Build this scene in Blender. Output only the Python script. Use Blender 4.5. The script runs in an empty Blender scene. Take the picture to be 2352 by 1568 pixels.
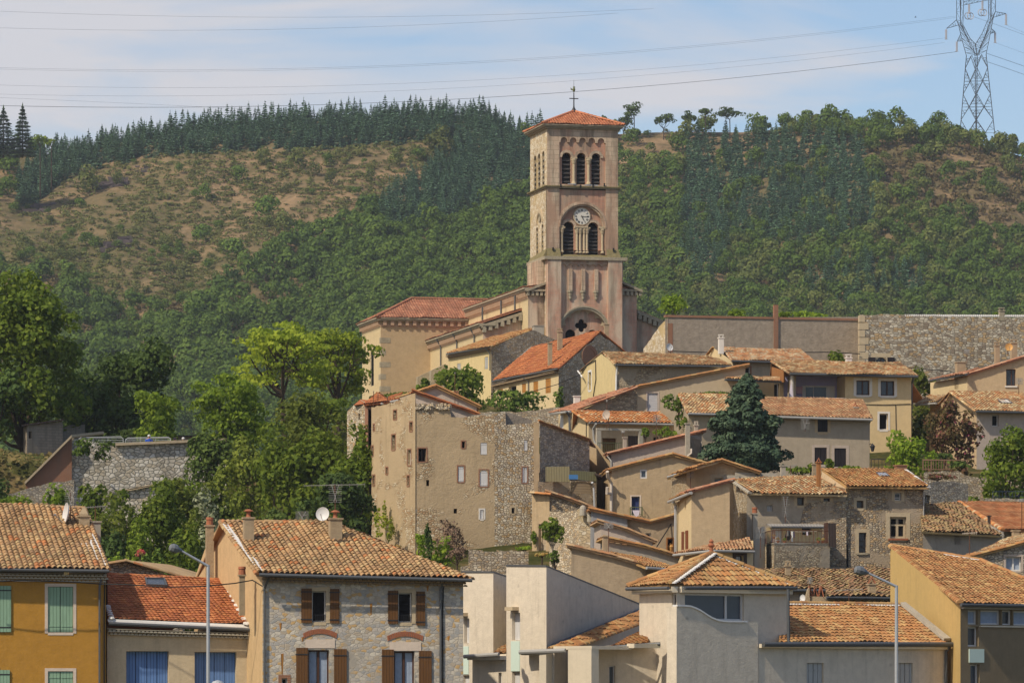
import bpy, bmesh, math, random
import numpy as np
from mathutils import Vector, Matrix
from mathutils.geometry import tessellate_polygon
R = math.radians
random.seed(7); RNG = np.random.default_rng(11)
scn = bpy.context.scene; COL = scn.collection
# ------------------------------------------------------------------ camera, sky, sun, exposure
F = 11190.0; CX = 1176.0; HY = 1600.0           # focal length, centre column and horizon row of the 2352 px wide photograph
cam_d = bpy.data.cameras.new('camera'); cam = bpy.data.objects.new('camera', cam_d); COL.objects.link(cam)
cam_d.sensor_width = 36.0; cam_d.lens = 36.0 * F / 2352.0
cam_d.shift_y = (HY - 783.5) / 2352.0
cam_d.clip_start = 1.0; cam_d.clip_end = 60000.0
cam.location = (0, 0, 0); cam.rotation_euler = (R(90), 0, 0); scn.camera = cam
SUN_EL, SUN_A = R(45), R(44)
to_sun = Vector((-math.cos(SUN_EL) * math.cos(SUN_A), -math.cos(SUN_EL) * math.sin(SUN_A), math.sin(SUN_EL)))
sd = bpy.data.lights.new('sun', 'SUN'); sd.energy = 3.0; sd.angle = R(1.2); sd.color = (1.0, 0.88, 0.70)
sun = bpy.data.objects.new('sun', sd); COL.objects.link(sun); sun.rotation_euler = to_sun.to_track_quat('Z', 'Y').to_euler()
world = bpy.data.worlds.new("World"); scn.world = world; world.use_nodes = True
scn.view_settings.view_transform = 'Standard'; scn.view_settings.look = 'None'
scn.view_settings.exposure = 0.42; scn.view_settings.gamma = 1.0
def world_nodes():
    nt = world.node_tree; nt.nodes.clear(); N = nt.nodes.new; L = nt.links.new
    out = N('ShaderNodeOutputWorld'); bg = N('ShaderNodeBackground'); bg.inputs[1].default_value = 0.135
    sky = N('ShaderNodeTexSky'); sky.sky_type = 'NISHITA'; sky.sun_disc = False
    sky.sun_elevation = SUN_EL; sky.sun_rotation = math.atan2(to_sun.x, to_sun.y); sky.air_density = 1.0; sky.dust_density = 0.6; sky.ozone_density = 2.5
    tc = N('ShaderNodeTexCoord'); mp = N('ShaderNodeMapping'); mp.inputs['Scale'].default_value = (9, 1, 42)
    mp.inputs['Location'].default_value = (2.2, 0, 0.35); mp.inputs['Rotation'].default_value = (0, R(-3), 0)
    no = N('ShaderNodeTexNoise'); no.inputs['Scale'].default_value = 1.0; no.inputs['Detail'].default_value = 7; no.inputs['Roughness'].default_value = 0.5; no.inputs['Distortion'].default_value = 0.35
    rp = N('ShaderNodeValToRGB'); rp.color_ramp.elements[0].position = 0.44; rp.color_ramp.elements[1].position = 0.60
    sx = N('ShaderNodeSeparateXYZ')
    bias = N('ShaderNodeMath'); bias.operation = 'MULTIPLY_ADD'; bias.inputs[1].default_value = -0.9; bias.inputs[2].default_value = 0.0
    add = N('ShaderNodeMath'); add.operation = 'ADD'
    mx = N('ShaderNodeMixRGB'); mx.inputs[2].default_value = (4.15, 3.98, 4.08, 1)
    tint = N('ShaderNodeMixRGB'); tint.blend_type = 'MULTIPLY'; tint.inputs[0].default_value = 1; tint.inputs[2].default_value = (0.66, 0.665, 0.71, 1)
    sc = N('ShaderNodeMath'); sc.operation = 'MULTIPLY'; sc.inputs[1].default_value = 0.85
    L(tc.outputs['Generated'], mp.inputs[0]); L(mp.outputs[0], no.inputs[0]); L(tc.outputs['Generated'], sx.inputs[0])
    L(sx.outputs[0], bias.inputs[0]); L(bias.outputs[0], add.inputs[0]); L(no.outputs[0], add.inputs[1]); L(add.outputs[0], rp.inputs[0])
    L(sky.outputs[0], tint.inputs[1]); L(tint.outputs[0], mx.inputs[1]); L(rp.outputs[0], sc.inputs[0]); L(sc.outputs[0], mx.inputs[0])
    L(mx.outputs[0], bg.inputs[0]); L(bg.outputs[0], out.inputs[0])
world_nodes()
HAZE_D = 0.00008

# ------------------------------------------------------------------ helpers
def P(px, py, Y): return Vector(((px - CX) / F * Y, Y, (HY - py) / F * Y))
def srgb(c): return tuple((v / 12.92 if v <= 0.04045 else ((v + 0.055) / 1.055) ** 2.4) for v in c)
def V2(px, Y): return Vector(((px - CX) / F * Y, Y))

class MB:
    def __init__(s): s.v = []; s.f = []; s.r = []
    def face(s, pts, r=None):
        b = len(s.v); s.v += [tuple(p) for p in pts]; s.f.append(tuple(range(b, b + len(pts)))); s.r.append(random.random() if r is None else r)
    def idx(s, pts, faces, r=None):
        b = len(s.v); s.v += [tuple(p) for p in pts]; q = random.random() if r is None else r
        for f in faces: s.f.append(tuple(b + i for i in f)); s.r.append(q)
    def hexa(s, c, r=None):   # c: 8 corners, bottom ring then top ring
        s.idx(c, [(3, 2, 1, 0), (4, 5, 6, 7), (0, 1, 5, 4), (1, 2, 6, 5), (2, 3, 7, 6), (3, 0, 4, 7)], r)
    def box(s, x0, x1, y0, y1, z0, z1, r=None):
        s.hexa([(x0, y0, z0), (x1, y0, z0), (x1, y1, z0), (x0, y1, z0), (x0, y0, z1), (x1, y0, z1), (x1, y1, z1), (x0, y1, z1)], r)
    def fb(s, pl, s0, s1, d0, d1, z0, z1, r=None):   # box in the frame of a wall: along, outward, up
        q = [pl.p(a, d, z) for z in (z0, z1) for a, d in ((s0, d1), (s1, d1), (s1, d0), (s0, d0))]
        s.hexa(q, r)
    def prism(s, pts, vec, r=None):
        n = len(pts); vec = Vector(vec); a = [Vector(p) for p in pts]; b = [p + vec for p in a]
        fs = [tuple(range(n)), tuple(range(2 * n - 1, n - 1, -1))] + [((i + 1) % n, i, n + i, n + (i + 1) % n) for i in range(n)]
        s.idx(a + b, fs, r)
    def tube(s, path, rad, n=6, r=None, cap=True):
        path = [Vector(p) for p in path]; m = len(path); rr = rad if isinstance(rad, (list, tuple)) else [rad] * m
        b = len(s.v); prev = None
        for i, p in enumerate(path):
            t = (path[min(i + 1, m - 1)] - path[max(i - 1, 0)])
            if t.length < 1e-9: t = Vector((0, 0, 1))
            t.normalize()
            a = t.orthogonal().normalized() if prev is None else (prev - t * prev.dot(t)).normalized()
            prev = a; c = t.cross(a)
            for k in range(n):
                w = 2 * math.pi * k / n; s.v.append(tuple(p + (a * math.cos(w) + c * math.sin(w)) * rr[i]))
        q = random.random() if r is None else r
        for i in range(m - 1):
            for k in range(n):
                k2 = (k + 1) % n; s.f.append((b + i * n + k, b + i * n + k2, b + (i + 1) * n + k2, b + (i + 1) * n + k)); s.r.append(q)
        if cap:
            s.f.append(tuple(b + k for k in range(n - 1, -1, -1))); s.r.append(q)
            s.f.append(tuple(b + (m - 1) * n + k for k in range(n))); s.r.append(q)
    def lathe(s, c, prof, n=12, r=None, ax=None):      # prof: (radius, height) along axis
        c = Vector(c); ax = Vector(ax or (0, 0, 1)).normalized(); a = ax.orthogonal().normalized(); d = ax.cross(a)
        b = len(s.v); q = random.random() if r is None else r
        for (rad, h) in prof:
            for k in range(n):
                w = 2 * math.pi * k / n; s.v.append(tuple(c + ax * h + (a * math.cos(w) + d * math.sin(w)) * max(rad, 1e-4)))
        for i in range(len(prof) - 1):
            for k in range(n):
                k2 = (k + 1) % n; s.f.append((b + i * n + k, b + i * n + k2, b + (i + 1) * n + k2, b + (i + 1) * n + k)); s.r.append(q)
    def build(s, name, m, parent=None, root=None, smooth=False): return mkobj(name, s.v, s.f, m, parent, s.r, smooth)

def rootloc(o):
    while o.parent: o = o.parent
    return np.array(o.location)
def mkmesh(name, v, f, rnd=None, uv=True, smooth=False):
    me = bpy.data.meshes.new(name)
    v = np.asarray(v, dtype=np.float32)
    if isinstance(f, np.ndarray):
        n, k = f.shape; me.vertices.add(len(v)); me.vertices.foreach_set('co', v.ravel())
        me.loops.add(n * k); me.loops.foreach_set('vertex_index', f.ravel().astype(np.int32))
        me.polygons.add(n); me.polygons.foreach_set('loop_start', np.arange(0, n * k, k, dtype=np.int32)); me.update(calc_edges=True)
    else:
        me.from_pydata([tuple(map(float, p)) for p in v], [], f); me.update()
    if rnd is not None:
        a = me.attributes.new('rnd', 'FLOAT', 'FACE'); a.data.foreach_set('value', np.asarray(rnd, dtype=np.float32))
    if uv and len(me.polygons):
        nl = len(me.loops); co = np.empty(len(me.vertices) * 3, np.float32); me.vertices.foreach_get('co', co); co = co.reshape(-1, 3)
        vi = np.empty(nl, np.int32); me.loops.foreach_get('vertex_index', vi)
        nn = np.empty(len(me.polygons) * 3, np.float32); me.polygons.foreach_get('normal', nn); nn = nn.reshape(-1, 3)
        lt = np.empty(len(me.polygons), np.int32); me.polygons.foreach_get('loop_total', lt)
        n = np.repeat(nn, lt, axis=0); p = co[vi]
        h = np.stack([-n[:, 1], n[:, 0]], 1); ln = np.linalg.norm(h, axis=1); flat = (ln < 0.5)
        h[flat] = (1, 0); h /= np.maximum(np.linalg.norm(h, axis=1), 1e-6)[:, None]
        u = p[:, 0] * h[:, 0] + p[:, 1] * h[:, 1]; w = np.where(flat, p[:, 1], p[:, 2])
        l = me.uv_layers.new(name='UVMap'); l.data.foreach_set('uv', np.stack([u, w], 1).astype(np.float32).ravel())
    if smooth: me.polygons.foreach_set('use_smooth', np.ones(len(me.polygons), bool))
    return me
def mkobj(name, v, f, m, parent=None, rnd=None, smooth=False):
    v = np.asarray([tuple(p) for p in v] if not isinstance(v, np.ndarray) else v, dtype=np.float64)
    if parent is not None: v = v - rootloc(parent)
    me = mkmesh(name, v, f, rnd, True, smooth)
    if m is not None: me.materials.append(M(m))
    o = bpy.data.objects.new(name, me); COL.objects.link(o)
    if parent is not None: o.parent = parent
    return o
def tag(o, label, cat, group=None):
    o['label'] = label; o['category'] = cat
    if group: o['group'] = group
    return o
def thing(name, label, cat, loc, group=None):
    o = bpy.data.objects.new(name, None); COL.objects.link(o); o.location = loc; o.empty_display_size = 1.0
    return tag(o, label, cat, group)

# ------------------------------------------------------------------ materials
_M = {}
MDEF = {}
def M(n):
    if n not in _M: _M[n] = MDEF[n](n)
    return _M[n]
class NT:
    def __init__(s, name, rough=0.9, spec=0.15):
        s.m = bpy.data.materials.new(name); s.m.use_nodes = True; s.t = s.m.node_tree; s.t.nodes.clear()
        s.o = s.n('ShaderNodeOutputMaterial'); s.b = s.n('ShaderNodeBsdfPrincipled')
        s.b.inputs['Roughness'].default_value = rough; s.b.inputs['Specular IOR Level'].default_value = spec
        s.l(s.b.outputs[0], s.o.inputs[0])
    def n(s, t, **k):
        x = s.t.nodes.new(t)
        for a, b in k.items(): setattr(x, a, b)
        return x
    def l(s, a, b): s.t.links.new(a, b)
    def uv(s, sc=(1, 1, 1), loc=(0, 0, 0), kind='UV'):
        tc = s.n('ShaderNodeTexCoord'); mp = s.n('ShaderNodeMapping'); mp.inputs['Scale'].default_value = sc; mp.inputs['Location'].default_value = loc
        s.l(tc.outputs[kind], mp.inputs[0]); return mp.outputs[0]
    def noise(s, vec, sc, det=4, rg=0.55, dist=0.0):
        x = s.n('ShaderNodeTexNoise'); x.inputs['Scale'].default_value = sc; x.inputs['Detail'].default_value = det; x.inputs['Roughness'].default_value = rg; x.inputs['Distortion'].default_value = dist
        s.l(vec, x.inputs['Vector']); return x.outputs['Fac']
    def ramp(s, fac, stops, interp='LINEAR'):
        x = s.n('ShaderNodeValToRGB'); cr = x.color_ramp; cr.interpolation = interp
        while len(cr.elements) < len(stops): cr.elements.new(0.5)
        for e, (p, c) in zip(cr.elements, stops): e.position = p; e.color = (*c, 1) if len(c) == 3 else c
        s.l(fac, x.inputs[0]); return x.outputs[0]
    def mix(s, fac, a, b, mode='MIX'):
        x = s.n('ShaderNodeMixRGB', blend_type=mode)
        for i, q in ((0, fac), (1, a), (2, b)):
            if isinstance(q, (int, float)): x.inputs[i].default_value = q
            elif isinstance(q, tuple): x.inputs[i].default_value = (*q, 1)
            else: s.l(q, x.inputs[i])
        return x.outputs[0]
    def bump(s, h, st, dist=0.05):
        x = s.n('ShaderNodeBump'); x.inputs['Strength'].default_value = st; x.inputs['Distance'].default_value = dist
        s.l(h, x.inputs['Height']); s.l(x.outputs[0], s.b.inputs['Normal'])
    def col(s, c):
        if isinstance(c, tuple): s.b.inputs['Base Color'].default_value = (*c, 1)
        else: s.l(c, s.b.inputs['Base Color'])
def W1(v): return (v, v, v)
def plain(c, rough=0.6, spec=0.3, metal=0.0, var=0.12):
    def f(n):
        t = NT(n, rough, spec); t.b.inputs['Metallic'].default_value = metal
        nz = t.noise(t.uv(kind='Object'), 6, 4)
        t.col(t.mix(nz, tuple(x * (1 - var) for x in c), tuple(min(1, x * (1 + var)) for x in c))); return t.m
    return f
def plaster(c, c2=None, patch=0.5, streak=0.35, bump=0.35, spots=0.0, dirt=(0.10, 0.085, 0.065), psc=0.35):
    c2 = c2 or tuple(x * 0.72 for x in c)
    def f(n):
        t = NT(n, 0.92, 0.1); v = t.uv()
        a = t.noise(v, psc, 6, 0.62, 0.4); a = t.ramp(a, [(0.5 - 0.22, (0, 0, 0)), (0.5 + 0.22, (1, 1, 1))])
        b = t.mix(a, c, t.mix(patch, c, c2))
        st = t.noise(t.uv((1.6, 0.16, 1)), 1.6, 5, 0.6); st = t.ramp(st, [(0.52, (0, 0, 0)), (0.78, W1(streak))])
        b = t.mix(st, b, dirt)
        fine = t.noise(v, 9, 5, 0.7); b = t.mix(0.35, b, t.mix(fine, tuple(x * 0.62 for x in c), tuple(min(1, x * 1.3) for x in c)))
        if spots:
            vo = t.n('ShaderNodeTexVoronoi'); vo.inputs['Scale'].default_value = 1.1; t.l(v, vo.inputs[0])
            sp = t.ramp(vo.outputs['Distance'], [(0.02, W1(1)), (0.14, W1(0))]); mk = t.noise(v, 0.6, 3); mk = t.ramp(mk, [(0.45, W1(0)), (0.6, W1(spots))])
            b = t.mix(t.mix(1.0, sp, mk, 'MULTIPLY'), b, dirt)
        md = t.noise(v, 2.2, 6, 0.7); b = t.mix(0.5 * min(1, bump + .15), b, t.mix(t.ramp(md, [(0.35, W1(0)), (0.65, W1(1))]), tuple(x * 0.66 for x in c), tuple(min(1, x * 1.28) for x in c)))
        t.col(b); t.bump(t.noise(v, 6, 6, 0.75), bump, 0.09); return t.m
    return f
def rubble(cols, sc=3.0, asp=1.7, mortar=(0.30, 0.25, 0.19), mw=0.07, bump=0.9, cover=None, cov=0.5, rand=0.9):
    def f(n, sc=sc * 1.75):
        t = NT(n, 0.95, 0.08)
        v0 = t.uv((1, asp, 1)); nz = t.n('ShaderNodeTexNoise'); nz.inputs['Scale'].default_value = 6.0; t.l(v0, nz.inputs[0])
        mx = t.n('ShaderNodeMixRGB'); mx.inputs[0].default_value = 0.10; t.l(v0, mx.inputs[1]); t.l(nz.outputs['Color'], mx.inputs[2]); v = mx.outputs[0]
        a = t.n('ShaderNodeTexVoronoi', voronoi_dimensions='2D'); a.inputs['Scale'].default_value = sc; a.inputs['Randomness'].default_value = rand; t.l(v, a.inputs[0])
        e = t.n('ShaderNodeTexVoronoi', voronoi_dimensions='2D', feature='DISTANCE_TO_EDGE'); e.inputs['Scale'].default_value = sc; e.inputs['Randomness'].default_value = rand; t.l(v, e.inputs[0])
        sp = t.n('ShaderNodeSeparateColor'); t.l(a.outputs['Color'], sp.inputs[0])
        k = len(cols); cols_ = [tuple(min(.9, x * 1.18) for x in q) for q in cols]; c = t.ramp(sp.outputs[0], [(i / k, q) for i, q in enumerate(cols_)], 'CONSTANT')
        fine = t.noise(t.uv(), 11, 5, 0.7); c = t.mix(0.45, c, t.mix(fine, (0.25, 0.24, 0.22), (0.95, 0.9, 0.8)), 'OVERLAY')
        ed = t.ramp(e.outputs['Distance'], [(0.0, W1(0.1)), (mw, W1(0.5)), (mw * 2.6, W1(1))])
        big = t.noise(t.uv(), 0.3, 5, 0.6); mort = t.mix(big, tuple(x * 0.8 for x in mortar), tuple(x * 1.15 for x in mortar))
        c = t.mix(ed, mort, c)
        hb = ed
        if cover:
            cv = t.noise(t.uv((1, 1, 1), (5, 3, 0)), 0.32, 7, 0.62, 0.6); cv = t.ramp(cv, [(cov - 0.03, W1(0)), (cov + 0.03, W1(1))])
            hb = t.mix(cv, ed, t.noise(t.uv(), 3.0, 6, .7)); c = t.mix(cv, c, t.mix(fine, tuple(x * 0.75 for x in cover), tuple(x * 1.15 for x in cover)))
        c = t.mix(0.4, c, t.ramp(big, [(0.3, W1(0.6)), (0.7, W1(1.15))]), 'MULTIPLY')
        sk = t.noise(t.uv((1.3, .15, 1), (2, 7, 0)), 1.2, 5, .6); c = t.mix(t.ramp(sk, [(.52, W1(0)), (.75, W1(.4))]), c, tuple(x * .45 for x in mortar))
        t.col(c); hh = t.mix(0.35, hb, fine); t.bump(hh, bump, 0.08); return t.m
    return f
def ashlar(c1, c2, mort, bw=0.62, bh=0.32, stain=0.5, stainc=(0.16, 0.14, 0.11), wash=(0.42, 0.37, 0.29)):
    def f(n):
        t = NT(n, 0.92, 0.1); v = t.uv()
        b = t.n('ShaderNodeTexBrick'); b.inputs['Scale'].default_value = 1.0; b.inputs['Brick Width'].default_value = bw; b.inputs['Row Height'].default_value = bh
        b.inputs['Mortar Size'].default_value = 0.014; b.inputs['Mortar Smooth'].default_value = 0.3
        b.inputs['Color1'].default_value = (*c1, 1); b.inputs['Color2'].default_value = (*c2, 1); b.inputs['Mortar'].default_value = (*mort, 1); t.l(v, b.inputs[0])
        a = t.noise(t.uv((1, 0.35, 1)), 0.55, 6, 0.6, 0.3); w = t.ramp(a, [(0.44, W1(0)), (0.6, W1(0.9))]); c = t.mix(w, b.outputs[0], wash)
        s = t.noise(t.uv((1.3, 0.13, 1), (3, 1, 0)), 1.3, 6, 0.65); s = t.ramp(s, [(0.47, W1(0)), (0.66, W1(stain))]); c = t.mix(s, c, stainc)
        fn = t.noise(v, 10, 4, 0.7); c = t.mix(0.3, c, t.mix(fn, (0.08, 0.06, 0.05), (0.7, 0.6, 0.5)), 'OVERLAY')
        t.col(c); t.bump(t.mix(0.5, b.outputs['Fac'], fn), -0.35, 0.03); return t.m
    return f
def tilemat(pal, lich=0.35, lcol=(0.09, 0.075, 0.05), mixav=0.25):
    def f(n):
        t = NT(n, 0.85, 0.15); at = t.n('ShaderNodeAttribute', attribute_name='rnd'); k = len(pal)
        c = t.ramp(at.outputs['Fac'], [(i / k, q) for i, q in enumerate(pal)], 'CONSTANT')
        v = t.uv(kind='Object'); g = t.noise(v, 0.5, 6, 0.7); g2 = t.noise(v, 5.5, 5, 0.7)
        l1 = t.ramp(g, [(0.46, W1(0)), (0.68, W1(lich))]); l2 = t.ramp(g2, [(0.5, W1(0)), (0.7, W1(lich))])
        c = t.mix(l1, c, lcol); c = t.mix(l2, c, lcol); av = tuple(sum(q[j] for q in pal) / len(pal) for j in range(3)); c = t.mix(mixav, c, av); g3 = t.noise(v, 0.9, 5, 0.6); c = t.mix(0.55, c, t.ramp(g3, [(0.3, (0.30, 0.27, 0.24)), (0.5, (0.5, 0.48, 0.46)), (0.7, (0.72, 0.66, 0.58))]), 'OVERLAY')
        t.col(c); t.bump(g2, 0.3, 0.01); return t.m
    return f
def leafmat(a, b, c2, tr=0.35, br=None):
    def f(n):
        t = NT(n, 0.75, 0.2); at = t.n('ShaderNodeAttribute', attribute_name='rnd'); oi = t.n('ShaderNodeObjectInfo')
        stops = [(p, tuple(min(.9, x * q * 1.75) for x, q in zip(k, (1.1, .97, .9)))) for p, k in ((0.0, a), (0.45, b), (0.85, c2))] + ([(0.97, br)] if br else [])
        c = t.ramp(at.outputs['Fac'], stops); g = t.noise(t.uv(kind='Object'), 0.45, 3)
        c = t.mix(t.ramp(g, [(0.3, W1(0.0)), (0.7, W1(0.5))]), c, tuple(min(1, x * 1.5) for x in c2))
        hs = t.n('ShaderNodeHueSaturation'); m = t.n('ShaderNodeMath', operation='MULTIPLY_ADD'); m.inputs[1].default_value = 0.5; m.inputs[2].default_value = 0.75
        t.l(oi.outputs['Random'], m.inputs[0]); t.l(m.outputs[0], hs.inputs['Value']); t.l(c, hs.inputs['Color'])
        t.col(hs.outputs[0]); tl = t.n('ShaderNodeBsdfTranslucent'); t.l(hs.outputs[0], tl.inputs[0])
        mx = t.n('ShaderNodeMixShader'); mx.inputs[0].default_value = tr; t.l(t.b.outputs[0], mx.inputs[1]); t.l(tl.outputs[0], mx.inputs[2]); t.l(mx.outputs[0], t.o.inputs[0]); return t.m
    return f
def planks(c, w=0.11, vert=True):
    def f(n):
        t = NT(n, 0.7, 0.2); v = t.uv((1, 1, 1) if vert else (1, 1, 1))
        sx = t.n('ShaderNodeSeparateXYZ'); t.l(v, sx.inputs[0]); m = t.n('ShaderNodeMath', operation='DIVIDE'); m.inputs[1].default_value = w; t.l(sx.outputs[0 if vert else 1], m.inputs[0])
        fr = t.n('ShaderNodeMath', operation='FRACT'); t.l(m.outputs[0], fr.inputs[0]); g = t.ramp(fr.outputs[0], [(0.0, W1(0.25)), (0.1, W1(1)), (0.9, W1(1)), (1.0, W1(0.25))])
        nz = t.noise(t.uv((9, 0.8, 1) if vert else (0.8, 9, 1)), 2, 4); c0 = t.mix(nz, tuple(x * 0.7 for x in c), tuple(min(1, x * 1.2) for x in c))
        t.col(t.mix(1.0, c0, g, 'MULTIPLY')); t.bump(g, 0.5, 0.01); return t.m
    return f
def glass(c=(0.03, 0.035, 0.045), rough=0.12):
    def f(n):
        t = NT(n, rough, 0.6); t.col(t.mix(t.noise(t.uv(), 0.8, 2), c, tuple(x * 2.2 for x in c))); return t.m
    return f
def hillmat(n):
    t = NT(n, 1.0, 0.02); v = t.uv(kind='Object')
    a = t.noise(v, 0.012, 8, 0.65, 0.5); b = t.noise(v, 0.09, 6, 0.7); d = t.noise(v, 0.5, 4, 0.7)
    c = t.ramp(b, [(0.28, (0.07, 0.07, 0.03)), (0.42, (0.16, 0.12, 0.065)), (0.6, (0.305, 0.205, 0.118)), (0.75, (0.21, 0.155, 0.09))])
    c = t.mix(t.ramp(a, [(0.46, W1(0)), (0.6, W1(0.6))]), c, (0.075, 0.082, 0.03))
    c = t.mix(t.ramp(d, [(0.52, W1(0)), (0.72, W1(0.5))]), c, (0.10, 0.085, 0.045))
    t.col(c); t.bump(t.mix(0.5, b, d), 1.0, 1.2); return t.m
def groundmat(n):
    t = NT(n, 1.0, 0.02); v = t.uv(kind='Object')
    b = t.noise(v, 0.35, 7, 0.7); d = t.noise(v, 2.5, 4, 0.7)
    c = t.ramp(b, [(0.3, (0.025, 0.035, 0.01)), (0.5, (0.06, 0.06, 0.02)), (0.6, (0.15, 0.11, 0.05)), (0.75, (0.09, 0.06, 0.035))])
    c = t.mix(0.5, c, t.mix(d, (0.2, 0.2, 0.2), (0.8, 0.8, 0.8)), 'OVERLAY'); t.col(c); t.bump(d, 0.8, 0.1); return t.m
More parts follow.
